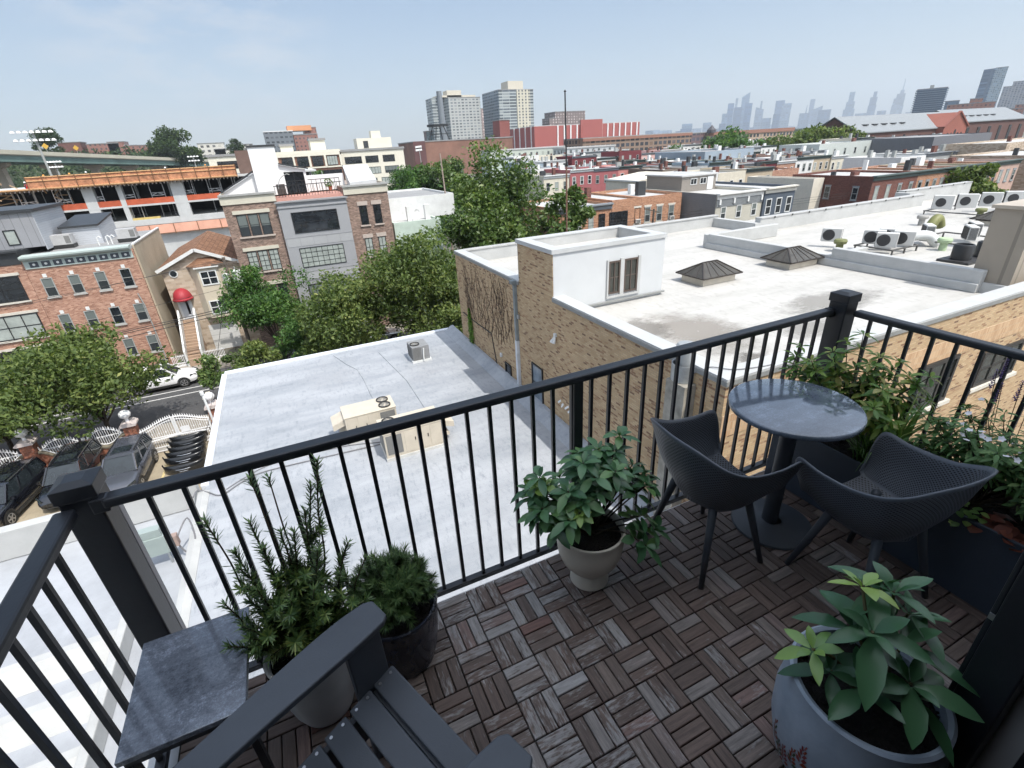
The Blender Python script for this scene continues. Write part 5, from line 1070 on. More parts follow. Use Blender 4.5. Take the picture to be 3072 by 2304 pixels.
# ------------------------------------------------------------------ houses across the street
red_b = BRICK('red_brick', [(0, (.23, .105, .068)), (.4, (.34, .175, .12)), (.8, (.42, .235, .165)), (1, (.48, .29, .21))], (.34, .24, .19))
brn_b = BRICK('brown_brick', [(0, (.10, .065, .05)), (.4, (.18, .115, .09)), (.8, (.25, .165, .13)), (1, (.32, .22, .17))], (.28, .23, .2))
org_b = BRICK('orange_brick', [(0, (.22, .10, .055)), (.5, (.36, .17, .09)), (1, (.43, .22, .13))], (.36, .26, .2))
drk_b = BRICK('dark_red_brick', [(0, (.07, .024, .02)), (.5, (.115, .04, .032)), (1, (.155, .06, .046))], (.2, .12, .1))
tan_s = BRICK('tan_stone', [(0, (.30, .23, .17)), (.5, (.42, .34, .26)), (1, (.48, .40, .32))], (.40, .34, .28), .5, .2, .1, .012)
roof_g = roofmat('grey_flat_roof', (.20, .20, .20), (.29, .29, .29), .7, (.15, .15, .15)); roof_w = roofmat('white_flat_roof', (.36, .36, .36), (.47, .47, .46), .6, (.26, .26, .26))
def shell(t, x0, x1, y0, y1, z0, z1, mat, roof, lip=.3, name='wall', th=.25):
    m = MB(); m.box(x0, y0, z0, x1, y1, z1-lip); 
    if lip: m.box(x0, y0, z1-lip, x1, y0+th, z1).box(x0, y1-th, z1-lip, x1, y1, z1).box(x0, y0+th, z1-lip, x0+th, y1-th, z1).box(x1-th, y0+th, z1-lip, x1, y1-th, z1)
    m.build(name, mat, t); MB().box(x0+th*(lip > 0), y0+th*(lip > 0), z1-lip, x1-th*(lip > 0), y1-th*(lip > 0), z1-lip+.02).build('roof', roof, t)
def T(label, cat, x, y, name=None, group=None): return thing(name or cat.replace(' ', '_'), label, cat, (x, y, G), 0, group)
# a: brick house with black windows and metal upper floor
ta = T('brick house with wide black windows and a grey metal top floor', 'house', -24, 46.5, 'brick_house'); Y = 46.5
shell(ta, -32, -18.12, Y, 60, G, -4.0, red_b, roof_g, 0)
dm_ = M('dark_metal', (.03, .033, .037), .45, .1); MB().box(-32, Y-.05, -3.999, -18.1, 60, -3.12).build('metal_band', dm_, ta)
MB().box(-32, Y-.3, -3.119, -18.0, Y+.6, -3.0).build('band_cap', dm_, ta)
MB().box(-32, 48.5, -3.119, -16.95, 55, -.62).build('upper_floor', LAP('standing_seam', (.25, .255, .27), .55, True, .45, .05, .4), ta)
MB().box(-16.949, 48.55, -3.4, -16.90, 55, -.62).build('side_siding', LAP('pale_lap_siding', (.46, .48, .51), .16, False, .5, .04), ta); MB().box(-32, 48.3, -.619, -16.7, 55.2, -.4).build('upper_roof', dm_, ta)
for (x0, z0, w, h, c, g) in ((-22.6, -6.62, 3.95, 1.88, 3, G_DARK), (-22.7, -9.45, 4.1, 1.88, 4, G_BLIND), (-22.8, -12.15, 4.1, 1.9, 4, G_DARK), (-28.5, -6.62, 3.9, 1.88, 3, G_DARK), (-28.5, -9.45, 3.9, 1.88, 3, G_BLIND)): win(ta, x0, z0, w, h, F_BLACK, g, y=Y, cols=c, sill=STONE, lintel=STONE, fw=.09, lh=.2)
win(ta, -19.05, -2.85, .75, 1.1, F_BLACK, G_BLIND, y=48.5, rows=1, fw=.07); win(ta, -24.0, -2.85, .9, 1.3, F_BLACK, G_DARK, y=48.5, rows=1)
# b: three storey brick house with cornice
tb_ = T('three storey red brick house with a pale green dotted cornice', 'house', -14.6, 46.5, 'brick_house'); x0, x1 = -18.1, -11.15
m = MB(); m.box(x0, Y, G, x1, 58, -3.75); m.build('wall', red_b, tb_); MB().box(x1+.002, Y+.25, G, x1+.12, 58, -3.5).build('side_stucco', M('tan_stucco', (.40, .345, .26), .85, .12, .5, .1, 15), tb_)
MB().box(x0, Y, -3.749, x1, 58, -3.6).build('roof', roof_g, tb_); MB().box(x1-.02, Y+.25, -3.499, x1+.16, 58, -3.4).build('coping', F_WHITE, tb_)
pg = M('pale_green_wood', (.36, .42, .40), .6, .08); m = MB(); m.prism([(Y-.005, -4.42), (Y-.08, -4.42), (Y-.08, -3.86), (Y-.42, -3.72), (Y-.5, -3.60), (Y-.5, -3.48), (Y+.3, -3.42), (Y+.3, -3.599), (Y-.005, -3.599)], x0+.1, x1-.1, 'x'); m.build('cornice', pg, tb_)
for k in range(9):
    cx = -17.42+.715*k; f = MB().box(cx-.26, Y-.1, -4.33, cx+.26, Y-.081, -3.94).build('cornice_panel', M('slate_panel', (.05, .06, .075), .6), tb_); m = MB(); m.cyl((cx, Y-.101, -4.13), (cx, Y-.12, -4.13), .09, n=12); o = m.build('rosette', F_WHITE, tb_)
for zb, hh in ((-6.6, 1.42), (-9.45, 1.42), (-12.2, 1.45)):
    for k, xx in enumerate((-17.5, -15.85, -14.2, -12.55)):
        win(tb_, xx, zb, .72, hh, F_GREY, (G_HALF, G_DARK, G_HALF, G_HALF)[(k+int(zb)) % 4], y=Y, sill=M('sill_grey', (.36, .35, .33), .8), fw=.06, over=.08)
        MB().box(xx+.24, Y-.05, zb+hh+.05, xx+.48, Y-.002, zb+hh+.32).build('keystone', F_WHITE, tb_)
win(tb_, -12.3, -13.6, .5, .6, F_GREY, G_DARK, y=Y, rows=1)
MB().tube([(-11.9, Y-.12, -7.2), (-11.75, Y-.12, -8.2), (-11.7, Y-.12, -13.6)], .045, 6).build('downpipe', F_GREY, tb_)
m = MB(); 
for k in range(9): m.box(-14.2+k*.12, Y-.9, G+.12, -14.17+k*.12, Y-.88, G+1.1)
m.box(-14.2, Y-.91, G+1.05, -13.2, Y-.87, G+1.1).box(-14.2, Y-.91, G+.3, -13.2, Y-.87, G+.34); m.build('stoop_rail', F_BLACK, tb_)
for i, (xx, lb) in enumerate(((-16.3, 'large grey rooftop unit on the cornice house'), (-11.95, 'grey rooftop unit at the right end of the cornice house'))):
    t = thing('rooftop_unit', lb, 'rooftop unit', (xx, 50.2, -3.58)); MB().box(xx-.65, 49.8, -3.3, xx+.65, 50.7, -2.55).build('cabinet', M('unit_grey', (.40, .40, .40), .5), t); MB().box(xx+.25, 49.78, -3.2, xx+.6, 49.799, -2.65).build('grille', coil, t); MB().box(xx-.7, 49.75, -3.58, xx+.7, 50.75, -3.301).build('frame', fanb, t)
tb2 = thing('roof_bulkhead', 'pale lap sided bulkhead on the cornice house roof', 'bulkhead', (-15.2, 54, -3.6)); MB().prism([(51, -3.6), (56, -3.6), (56, -1.75), (51, -2.2)], -16.4, -13.9, 'x').build('siding', LAP('pale_lap_siding', (.46, .48, .51)), tb2); MB().prism([(50.8, -2.2), (50.8, -2.05), (56.1, -1.55), (56.1, -1.7)], -16.5, -13.8, 'x').build('roof', dm_, tb2)
t = thing('vent_pipe', 'white vent pipes on the cornice house roof', 'pipe', (-13.4, 49.5, -3.6)); m = MB()
for xx in (-13.9, -13.3, -13.0): MB().tube([(xx, 49.5, -3.6), (xx, 49.5, -3.0), (xx+.15, 49.5, -2.9), (xx+.28, 49.5, -3.05)], .05, 6).build('pipe_stub', F_WHITE, t)
# c: stone house with gable, awning, stair
tc_ = T('tan stone gabled house with a red dome awning and white stair', 'house', -7.3, 48.5, 'stone_house'); Y = 48.5; x0, x1, xa = -10.25, -4.3, -7.35
m = MB(); m.prism([(x0, G), (x1, G), (x1, -5.95), (xa, -4.75), (x0, -5.95)], Y, 61); m.build('wall', tan_s, tc_)
rs = BRICK('brown_shingle', [(0, (.13, .065, .038)), (.5, (.20, .105, .062)), (1, (.26, .145, .09))], (.09, .05, .03), .3, .14, .1, .008)
for s, xe in ((0, x0-.3), (1, x1+.25)):
    e = Vector((xe, Y-.35, -6.08)); p = Vector((xa, Y-.35, -4.64)); n = Vector((0, 61.3-Y+.35, 0)); u = Vector((0, 0, .12)); m = MB(); m.add([e, p, p+n, e+n, e+u, p+u, p+n+u, e+n+u], [(0, 1, 2, 3), (4, 5, 6, 7), (0, 1, 5, 4), (3, 2, 6, 7), (0, 3, 7, 4)]); m.build('roof', rs, tc_)
    MB().bar((xe, Y-.38, -6.06), (xa, Y-.38, -4.6), .05, .26).build('barge_board', F_WHITE, tc_)
m = MB(); m.cyl((-9.42, Y-.02, -6.4), (-9.42, Y-.06, -6.4), .34, n=8); m.build('octagon_frame', F_WHITE, tc_); m = MB(); m.cyl((-9.42, Y-.061, -6.4), (-9.42, Y-.075, -6.4), .26, n=8); m.build('octagon_glass', G_DARK, tc_)
MB().prism([(-8.15, Y-.003), (-7.6, Y-.75), (-6.0, Y-.75), (-5.45, Y-.003)], -10.5, -6.0, 'z').build('bay', M('cream_bay', (.52, .46, .36), .7, .06), tc_)
m = MB(); m.add([(-8.4, Y-.0, -5.98), (-7.7, Y-.95, -5.98), (-5.9, Y-.95, -5.98), (-5.2, Y, -5.98), (-7.3, Y-.02, -5.35), (-6.3, Y-.02, -5.35)], [(0, 1, 4), (1, 2, 5, 4), (2, 3, 5), (0, 3, 2, 1)]); m.build('bay_roof', rs, tc_); MB().box(-7.75, Y-.98, -6.1, -5.85, Y-.76, -5.985).build('bay_gutter', F_WHITE, tc_)
for zz in (-7.6, -10.2): win(tc_, -7.45, zz, 1.3, 1.25, F_WHITE, G_DARK, y=Y-.76, cols=2, fw=.1)
am = M('red_awning', (.30, .02, .03), .6, .1); m = MB(); rows = []
for k in range(9):
    a = math.pi/2*k/8; rows.append([Vector((-9.35+.72*math.cos(math.pi*j/12)*math.cos(a)*-1, Y-.9*math.cos(a)*math.sin(math.pi*j/12)-.02, -8.5+.85*math.sin(a))) for j in range(13)])
m.grid(rows); sm(m.build('awning', am, tc_)); MB().tube([Vector((-9.35-.72*math.cos(math.pi*j/12), Y-.9*math.sin(math.pi*j/12)-.02, -8.58)) for j in range(13)], .09, 5).build('awning_valance', am, tc_)
MB().box(-9.9, Y-.05, -10.45, -8.85, Y-.002, -8.3).build('door_surround', F_WHITE, tc_); d_ = MB().box(-9.72, Y-.08, -10.4, -9.02, Y-.051, -8.45).build('door', M('grey_door', (.45, .47, .50), .4), tc_); MB().box(-9.3, Y-.09, -10.0, -9.12, Y-.081, -8.7).build('door_glass', G_DARK, tc_)
m = MB(); n = 14
for k in range(n): m.box(-9.95, Y-.05-.24*(k+1), G+.12, -8.9, Y-.05-.24*k-.002, -10.45-.2*k)
m.build('stair', M('brown_stair', (.34, .24, .17), .8), tc_)
for xx in (-10.1, -8.88): 
    m = MB(); m.prism([(Y-.1, -10.9), (Y-.1, -9.5), (Y-.3, -9.45), (Y-3.4, -12.3), (Y-3.4, G+.12), (Y-2.9, G+.12)], xx, xx+.14, 'x'); m.build('stair_rail', F_WHITE, tc_)
gd = MB().box(-8.2, Y-.04, G+.1, -5.9, Y-.002, -11.3).build('garage_door', LAP('garage_white', (.60, .60, .59), .5), tc_)
wf = thing('picket_fence', 'white iron picket fence along the far pavement', 'fence', (-9.2, 45.6, G+.12)); m, mp_ = MB(), MB(); 
for k in range(34): m.box(-11.2+k*.12, 45.58, G+.12, -11.165+k*.12, 45.62, G+1.15)
m.build('pickets', wi, wf); 
for z in (.4, 1.0): mp_.box(-11.25, 45.57, G+z, -7.1, 45.63, G+z+.05)
mp_.box(-11.25, 45.55, G+.12, -7.1, 45.65, G+.24); mp_.build('rails', wi, wf)
# d: four storey brick and grey panel house
td = T('four storey brown brick apartment house with a grey panelled centre', 'apartment house', 2.6, 46.5, 'apartment_house'); Y = 46.5
shell(td, -4.13, 9.38, Y, 60, G, -1.31, brn_b, roof_g, 0)
for a, b in ((-4.13, -.02), (5.52, 9.38)): MB().box(a, Y, -1.309, b, 60, -.6).build('wall', brn_b, td)
MB().box(-.02, 50.8, -1.309, 5.52, 60, -.6).build('wall', brn_b, td); gp_ = M('grey_panel', (.285, .29, .305), .5, .05, .8); gp2 = M('grey_panel_light', (.33, .335, .345), .5, .05, .8)
beige_b = M('cream_band', (.50, .47, .39), .7, .06)
for a, b in ((-4.2, -.02), (5.52, 9.45)): MB().box(a, Y-.08, -1.22, b, Y-.002, -.60).build('cornice_band', beige_b, td); MB().box(a-.05, Y-.2, -.599, b+.05, Y+.4, -.45).build('cornice_cap', M('cap_grey2', (.30, .30, .29), .6), td)
MB().box(-4.22, Y, -1.22, -4.132, 60, -.45).box(9.382, Y, -1.22, 9.46, 60, -.45).build('side_band', beige_b, td)
MB().box(-.10, Y-.35, G, 5.6, Y-.002, -1.3).build('centre_panel', gp_, td)
for xa5, yo, za5, zb5_ in ((-.18, .42, -1.55, -1.49), (-.18, .42, -1.85, -1.79), (-.25, .5, -1.42, -1.3), (-.12, .38, -4.35, -4.27), (-.12, .38, -7.35, -7.27), (-.12, .38, -8.1, -8.02)): MB().box(xa5, Y-yo, za5, 5.5-xa5, Y-.351, zb5_).build('ledge', M('grey_trim', (.24, .245, .255), .5), td)
for z0_, z1_ in ((-5.05, -4.37), (-8.0, -7.37)):
    for k in range(5): MB().box(.0+k*1.12, Y-.37, z0_, 1.08+k*1.12, Y-.352, z1_).build('spandrel_panel', gp2, td)
yg_ = Y-.352
win(td, .84, -3.95, 3.78, 1.72, F_BLACK, G_DARK, y=yg_, cols=1, rows=2, fw=.07); win(td, .84, -6.92, 3.76, 1.7, F_BLACK, G_BLIND, y=yg_, cols=8, rows=4, fw=.05); win(td, .84, -10.2, 3.76, 1.75, F_BLACK, G_HALF, y=yg_, cols=3, rows=2, fw=.08)
for z0_, g, c, rws in ((-3.78, G_HALF, 1, 2), (-6.78, G_BLIND, 2, 4), (-9.8, G_DARK, 2, 2)):
    for k in range(3): win(td, -3.35+k*.86, z0_, .76, 1.72, F_BLACK, g, y=Y, cols=c, rows=rws, fw=.05)
    MB().box(-3.56, Y-.09, z0_+1.78, -.72, Y-.002, z0_+2.06).build('lintel', beige_b, td); MB().box(-3.5, Y-.14, z0_-.16, -.72, Y-.002, z0_-.03).build('sill', M('pink_sill', (.40, .34, .30), .8), td)
for z0_, g in ((-3.9, G_DARK), (-6.75, G_BLIND), (-9.7, G_DARK)):
    for xx in (6.62, 7.87): win(td, xx, z0_, .68, 1.68, F_BLACK, g, y=Y, cols=1 if z0_ > -5 else 2, rows=2, sill=M('pink_sill', (.40, .34, .30), .8), lintel=beige_b, lh=.35, fw=.05)
wh_ = M('white_panel_wall', (.68, .69, .69), .6, .03); ye = 49.0
MB().box(-1.25, ye, -.9, .86, 53, 2.95).build('stair_tower', wh_, td); MB().box(-1.33, ye-.08, 2.951, .94, 53.1, 3.1).build('tower_cap', dm_, td)
MB().prism([(-4.0, -.9), (-1.251, -.9), (-1.251, .95), (-4.0, -.42)], ye+.6, 53).build('lean_to', wh_, td); MB().bar((-4.3, ye+.5, -.5), (-1.251, ye+.5, 1.12), .25, .12).build('lean_to_edge', dm_, td)
MB().prism([(.861, -.9), (1.12, -.9), (1.12, .95), (2.75, .80), (2.75, -.9), (2.95, -.9), (2.95, 1.0), (.861, 1.5)], ye+.05, 53).build('lean_to', wh_, td); MB().bar((.861, ye-.0, 1.58), (3.2, ye-.0, 1.06), .35, .12).build('lean_to_edge', dm_, td)
MB().box(1.13, ye+.5, -.9, 2.74, ye+.55, .86).build('terrace_door', G_DARK, td); MB().box(1.9, ye+.44, -.9, 1.96, ye+.499, .86).box(1.13, ye+.44, .8, 1.899, ye+.499, .86).build('door_bar', F_BLACK, td)
MB().box(.0, Y+.1, -1.289, 5.5, 50.7, -1.02).build('terrace_floor', M('terracotta_deck', (.42, .22, .18), .8, .1, 6), td)
rl = MB()
for k in range(23): rl.box(.05+k*.24, Y+.15, -1.0, .085+k*.24, Y+.18, -.13)
for k in range(15): rl.box(.05+k*.4, 49.2, -1.0, .09+k*.4, 49.23, .1)
rl.box(.0, Y+.13, -.129, 5.5, Y+.19, -.07).box(.0, 49.18, .101, 5.7, 49.24, .16); rl.build('terrace_rail', F_BLACK, td)
ha = MB(); ha.add([(6.5, 48.6, -.35), (8.95, 48.6, -.25), (8.6, 50.3, 1.08), (6.35, 50.3, 1.08), (6.5, 50.3, -.6), (8.95, 50.3, -.6), (6.5, 48.6, -.6), (8.95, 48.6, -.6)], [(0, 1, 2, 3), (0, 3, 4, 6), (1, 7, 5, 2), (0, 6, 7, 1), (3, 2, 5, 4)]); ha.build('skylight_hatch', LAP('pale_hatch', (.47, .49, .50), .5), td); MB().box(3.0, 50.5, -.9, 6.3, 50.7, .45).build('rear_parapet', wh_, td)
t = thing('patio_set', 'small dark patio furniture and lamp on the roof terrace', 'furniture', (.6, 47.3, -.82)); MB().tube(crm([(.3, 47.6, -.8), (.6, 47.5, .3), (1.2, 47.4, .75), (1.5, 47.4, .7)], 5), .03, 5).build('lamp_arm', F_GREY, t); MB().box(.25, 47.1, -.8, .95, 47.7, -.35).box(.25, 47.6, -.349, .95, 47.7, .0).build('armchair', M('brown_wicker', (.07, .055, .05), .8), t)
t = thing('potted_plant', 'potted plants on the roof terrace', 'potted plant', (4.5, 48.3, -.82)); MB().lathe([(.12, 0), (.2, .35), (.001, .34)], (4.7, 48.3, -.82), 12).build('pot', M('terracotta_pot', (.4, .13, .07), .8), t); r_ = np.random.default_rng(3); o = leafcloud('foliage', TL['lush'], sphere_pts(r_, 160)*.35+np.array([.1, 0, .6]), .09, r_, r_.uniform(0, 1, 160), t)
# e: low white building right of it
te = T('low white rendered building with a pale green lower wall', 'house', 12, 46.8, 'white_house'); shell(te, 9.6, 14.2, 46.9, 62, G, -4.1, M('pale_green_render', (.44, .52, .46), .8, .1), roof_w, .2); MB().box(9.6, 50.5, -4.29, 17, 62, -2.45).build('rear_block', M('white_render', (.62, .63, .63), .8, .1), te); MB().box(9.85, 50.8, -2.449, 16.8, 61.8, -2.40).build('rear_roof', roof_g, te)
m = MB(); m.box(9.6, 50.5, -2.449, 17, 50.7, -2.2).box(16.8, 50.7, -2.449, 17, 62, -2.2).box(9.6, 50.7, -2.449, 9.8, 62, -2.2).box(9.8, 61.8, -2.449, 16.8, 62, -2.2); m.build('parapet', F_WHITE, te)
for xx, yy in ((11.6, 48.6), (13.5, 48.9)):
    MB().box(xx-.25, yy-.25, -4.28, xx+.25, yy+.25, -2.9).build('chimney', F_WHITE, te)
m = MB(); m.lathe([(.001, 0), (.2, .05), (.33, .15)], (0, 0, 0), 16); o = m.build('dish', M('dish_grey', (.5, .5, .5), .5), te, world=False); o.location = (.2, 1.1, -4.2+.7-G); o.rotation_euler = (R(60), 0, R(20))
# ------------------------------------------------------------------ poles and wires
wood = M('pole_wood', (.10, .08, .065), .9, .25, 5)
up_ = thing('utility_pole', 'wooden utility pole carrying two white transformers', 'utility pole', (-4.6, 44.2, G)); zt3 = P(zm(600, 350, 1368)(200, 1215), Y=44.2); px_ = zt3.x
up_.location.x = px_; m = MB(); m.cyl((px_, 44.2, G), (px_, 44.2, zt3.z), .16, .12, 10); m.build('pole', wood, up_); MB().box(px_-1.0, 44.1, zt3.z-.55, px_+.9, 44.22, zt3.z-.42).build('crossarm', wood, up_)
for q, rr_ in (((235, 1420), .25), ((320, 1385), .33)):
    c_ = P(zm(600, 350, 1368)(*q), Y=43.9); sm(MB().lathe([(.001, -.55), (rr_, -.5), (rr_, .42), (rr_+.03, .45), (rr_+.03, .52), (rr_*.5, .6), (.001, .62)], (c_.x, c_.y, c_.z), 16).build('transformer', F_WHITE, up_)); MB().cyl((c_.x, c_.y, c_.z+.6), (c_.x, c_.y, c_.z+.85), .04, n=6).build('bushing', F_GREY, up_)
c_ = P(zm(600, 350, 1368)(265, 1535), Y=43.7); sm(MB().lathe([(.001, -.3), (.22, -.22), (.2, 0), (.1, .2), (.001, .25)], (c_.x, c_.y, c_.z), 14).build('street_lamp_head', F_WHITE, up_))
wirem = M('wire_black', (.02, .02, .02), .7)
def wire(label, a, b, r, sag=.35, grp='overhead wires along the street'):
    a, b = Vector(a), Vector(b); pts = [a.lerp(b, k/16)-Vector((0, 0, sag*4*(k/16)*(1-k/16))) for k in range(17)]
    tag(MB().tube(pts, r, 5).build('overhead_wire', wirem), label, 'wire', grp)
f_ = zm(0, 650, 600)
def w2(pa, pb, y=44.2):
    a, b = P(f_(*pa), Y=y), P(f_(*pb), Y=y); d = (b-a)/(b.x-a.x); return a+d*(-45-a.x), a+d*(px_-a.x)
for lb, pa, pb, rr_ in (('upper thin overhead wire crossing the brick houses', (560, 870), (1040, 775), .014), ('second thin overhead wire just below the top one', (560, 890), (1700, 640), .014), ('thin overhead wire crossing the stone house awning', (900, 1170), (1900, 930), .014), ('thick overhead cable in front of the white stair', (1260, 1285), (2212, 1070), .03), ('middle thick overhead cable above the street', (1260, 1305), (2212, 1095), .03), ('lowest thick overhead cable above the street', (1300, 1345), (2212, 1135), .03)):
    a, b = w2(pa, pb); wire(lb, a, b, rr_, .15)
n1_ = zm(600, 800, 1500)
for lb, pa, pb in (('pale overhead wire passing the grey panelled facade', (640, 135), (880, 118)), ('second overhead wire lower on the grey facade', (520, 240), (880, 215))):
    a, b = P(n1_(*pa), Y=44.2), P(n1_(*pb), Y=44.2); d = (b-a)/(b.x-a.x); wire(lb, Vector((px_, 44.2, (a+d*(px_-a.x)).z)), a+d*(30-a.x), .016, .2)
a, b = P(zm(1350, 600, 2250)(1250, 140), Y=42), P(zm(1350, 600, 2250)(2212, 30), Y=42); d = (b-a)/(b.x-a.x)
for k in range(3): wire(['thin street wire in front of the orange brick row', 'middle street wire in front of the orange brick row', 'low street wire in front of the orange brick row'][k], a+d*(14-a.x)-Vector((0, 0, .28*k)), a+d*(70-a.x)-Vector((0, 0, .28*k)), .016, .1)
dw = MB(); dw.tube([P(s6q, Y=26.2) for s6q in ((1640/2.44, 880+20/2.44), (1575/2.44, 880+600/2.44), (1530/2.44, 880+930/2.44), (1460/2.44, 880+1190/2.44))], .012, 5); tag(dw.build('overhead_wire', wirem), 'thin drop wire hanging in front of the gate', 'wire')
pm = M('rusty_pole', (.16, .085, .06), .8, .3, 3); fp = thing('flagpole', 'tall bare rusty flagpole beyond the white penthouse', 'flagpole', (19.35, 32.8, G)); a = P((1700, 696), Y=32.8); b = P((1695, 279), Y=32.8); MB().cyl((a.x, 32.8, G), (a.x, 32.8, (a.z+b.z)/2), .075, .065, 8).build('lower_pole', pm, fp); MB().cyl((a.x, 32.8, (a.z+b.z)/2), (b.x, 32.8, b.z), .062, .05, 8).build('upper_pole', F_BLACK, fp); m = MB(); m.lathe([(.001, -.12), (.1, 0), (.001, .12)], (b.x, 32.8, b.z+.1), 10); m.build('finial', F_BLACK, fp)
a, b = P((1334, 588), Y=52), P((1320, 460), Y=52); lp_ = thing('wooden_mast', 'slim leaning wooden mast above the low white building', 'mast', (a.x, 52, G)); MB().cyl((a.x+.4, 52, G), (b.x, 52, b.z), .13, .07, 8).build('mast_pole', M('weathered_pole', (.30, .24, .2), .9), lp_)
a, b = P((1268, 515), Y=300), P((1258, 450), Y=300); t = thing('light_mast', 'thin pale mast in front of the brick warehouse', 'mast', (a.x, 300, G)); MB().cyl((a.x, 300, G), (b.x, 300, b.z), .25, .18, 6).build('mast_pole', F_GREY, t)
zz_ = zm(1650, 420, 2050, 1269); a, b = P(zz_(970, 800), Y=42.6), P(zz_(990, 655), Y=42.6); t = thing('utility_pole', 'dark utility pole with a crossarm before the orange brick', 'utility pole', (a.x, 42.6, G)); MB().cyl((a.x, 42.6, G), (b.x, 42.6, b.z), .14, .11, 8).build('pole', wood, t); c_, e_ = P(zz_(900, 655), Y=42.6), P(zz_(1040, 690), Y=42.6); MB().bar(c_, e_, .1, .12).build('crossarm', wood, t)
# ------------------------------------------------------------------ first row to the right
def house(label, x0, x1, y0, y1, top, mat, roof=None, corn=None, cols=3, rows=(-2.9, -6.1), ww=.8, wh=1.55, frame=None, glass=None, side=0, chim=0, group=None, lint=None, cname='row_house', cat='house', seed=None, base=G, lip=.3, sidemat=None):
    t = T(label, cat, (x0+x1)/2, y0, cname, group); shell(t, x0, x1, y0, y1, base, top, mat, roof or roof_w, lip); rr_ = random.Random(seed if seed is not None else int(x0*7+y0*13))
    if corn: MB().prism([(y0-.003, top-.55), (y0-.12, top-.55), (y0-.12, top-.25), (y0-.4, top-.08), (y0-.4, top+.06), (y0+.2, top+.06), (y0+.2, top+.001), (y0-.003, top+.001)], x0+.02, x1-.02, 'x').build('cornice', corn, t)
    w = x1-x0
    for dz in rows:
        for k in range(cols): win(t, x0+w*(k+.5)/cols-ww/2, top+dz, ww, wh, frame or F_GREY, glass or rr_.choice((G_DARK, G_DARK, G_HALF, G_BLIND)), y=y0, sill=lint, lintel=lint, fw=.09, over=.05, lh=.18)
    for k in range(side):
        for dz in rows: win(t, x0, top+dz, ww, wh, frame or F_GREY, G_DARK, y=y1-(y1-y0)*(k+.5)/side+ww/2, rz=R(-90), fw=.09, sill=lint, lintel=lint, over=.05, lh=.18)
    if sidemat: MB().box(x0-.05, y0+.05, base, x0-.002, y1, top-.01).build('side_wall', sidemat, t)
    for k in range(chim):
        cx, cy = x0+w*rr_.uniform(.1, .9), y0+(y1-y0)*rr_.uniform(.15, .8); h_ = rr_.uniform(.5, 1.6); hw_ = rr_.choice((.15, .3, .3, .55)); MB().box(cx-hw_, cy-.3, top-lip, cx+hw_, cy+.3, top-lip+h_).build('chimney', rr_.choice((F_GREY, F_WHITE, drk_b, dm_)), t)
    return t
cg = M('grey_cornice', (.20, .22, .24), .6); cgr = M('green_cornice', (.06, .085, .08), .6, .15); crd = M('cream_paint_wall', (.58, .54, .46), .7, .08)
tt = house('orange brick house with a wide grey cornice beside the flagpole', 26.0, 33.0, 44.8, 55, -4.25, org_b, corn=cg, cols=0, chim=2)
for q, e in (((245, 715), (298, 860)), ((365, 705), (412, 845))): a, b = P(zz_(*q), Y=44.8), P(zz_(*e), Y=44.8); win(tt, a.x, b.z, b.x-a.x, a.z-b.z, F_GREY, G_BLIND, y=44.8, lintel=STONE, sill=STONE, fw=.08)
tt = house('orange brick house with a broad dark shop window upstairs', 33.0, 36.9, 44.75, 55, -4.0, org_b, cols=0, lip=.25, chim=1)
for q, e, c in (((465, 705), (520, 835), 1), ((568, 690), (733, 815), 3)): a, b = P(zz_(*q), Y=44.75), P(zz_(*e), Y=44.75); win(tt, a.x, b.z-.3, b.x-a.x, a.z-b.z+.3, F_BLACK, G_DARK, y=44.75, cols=c, rows=1, fw=.1)
tt = house('orange brick house with four tall windows and window coolers', 36.95, 42.75, 44.8, 55, -4.0, org_b, cols=0, chim=2)
for k, (q, e) in enumerate((((805, 640), (853, 790)), ((905, 630), (953, 775)), ((1018, 620), (1065, 760)), ((1132, 610), (1180, 710)))):
    a, b = P(zz_(*q), Y=44.8), P(zz_(*e), Y=44.8); win(tt, a.x, a.z-1.75, .78, 1.65, F_GREY, G_HALF, y=44.8, lintel=STONE, sill=STONE, fw=.08)
    if k in (0, 3): t = thing('window_cooler', ('white window cooler in the first orange brick window', '', '', 'white window cooler in the last orange brick window')[k], 'air conditioner', (a.x+.4, 44.5, a.z-1.75)); MB().box(a.x+.1, 44.45, a.z-1.72, a.x+.7, 44.74, a.z-1.3).build('casing', ms_b, t); MB().box(a.x+.17, 44.43, a.z-1.66, a.x+.63, 44.449, a.z-1.36).build('grille', coil, t)
lapc = LAP('cream_lap', (.50, .48, .41), .15); lapb = LAP('navy_lap', (.075, .095, .125), .2); lapg = LAP('grey_lap', (.19, .205, .215), .2); tpe = LAP('taupe_lap', (.24, .215, .19), .18)
tt = house('cream clapboard house with a grey frieze and a sided flank', 43.4, 50.4, 40.15, 54, -4.0, lapc, cols=3, rows=(-2.75, -5.9), ww=.8, wh=1.4, frame=F_WHITE, glass=G_HALF, corn=M('white_cornice', (.62, .62, .60), .6), sidemat=lapg)
MB().box(43.42, 40.08, -5.35, 50.38, 40.148, -4.56).build('frieze', lapg, tt)
for k in range(4): MB().box(43.7+k*2.1, 39.95, -5.1, 43.95+k*2.1, 40.147, -4.56).build('bracket', F_WHITE, tt)
t = thing('rooftop_room', 'taupe sided rooftop room on the cream clapboard house', 'rooftop room', (47.5, 47, -4.2)); MB().box(44.6, 47.0, -4.3, 50.0, 53.5, -2.55).build('wall', tpe, t); MB().box(44.4, 46.8, -2.549, 50.2, 53.7, -2.4).build('roof', roof_w, t)
for xx in (45.9, 47.4): win(t, xx, -3.5, 1.0, .7, F_WHITE, G_DARK, y=46.99, cols=2, rows=1)
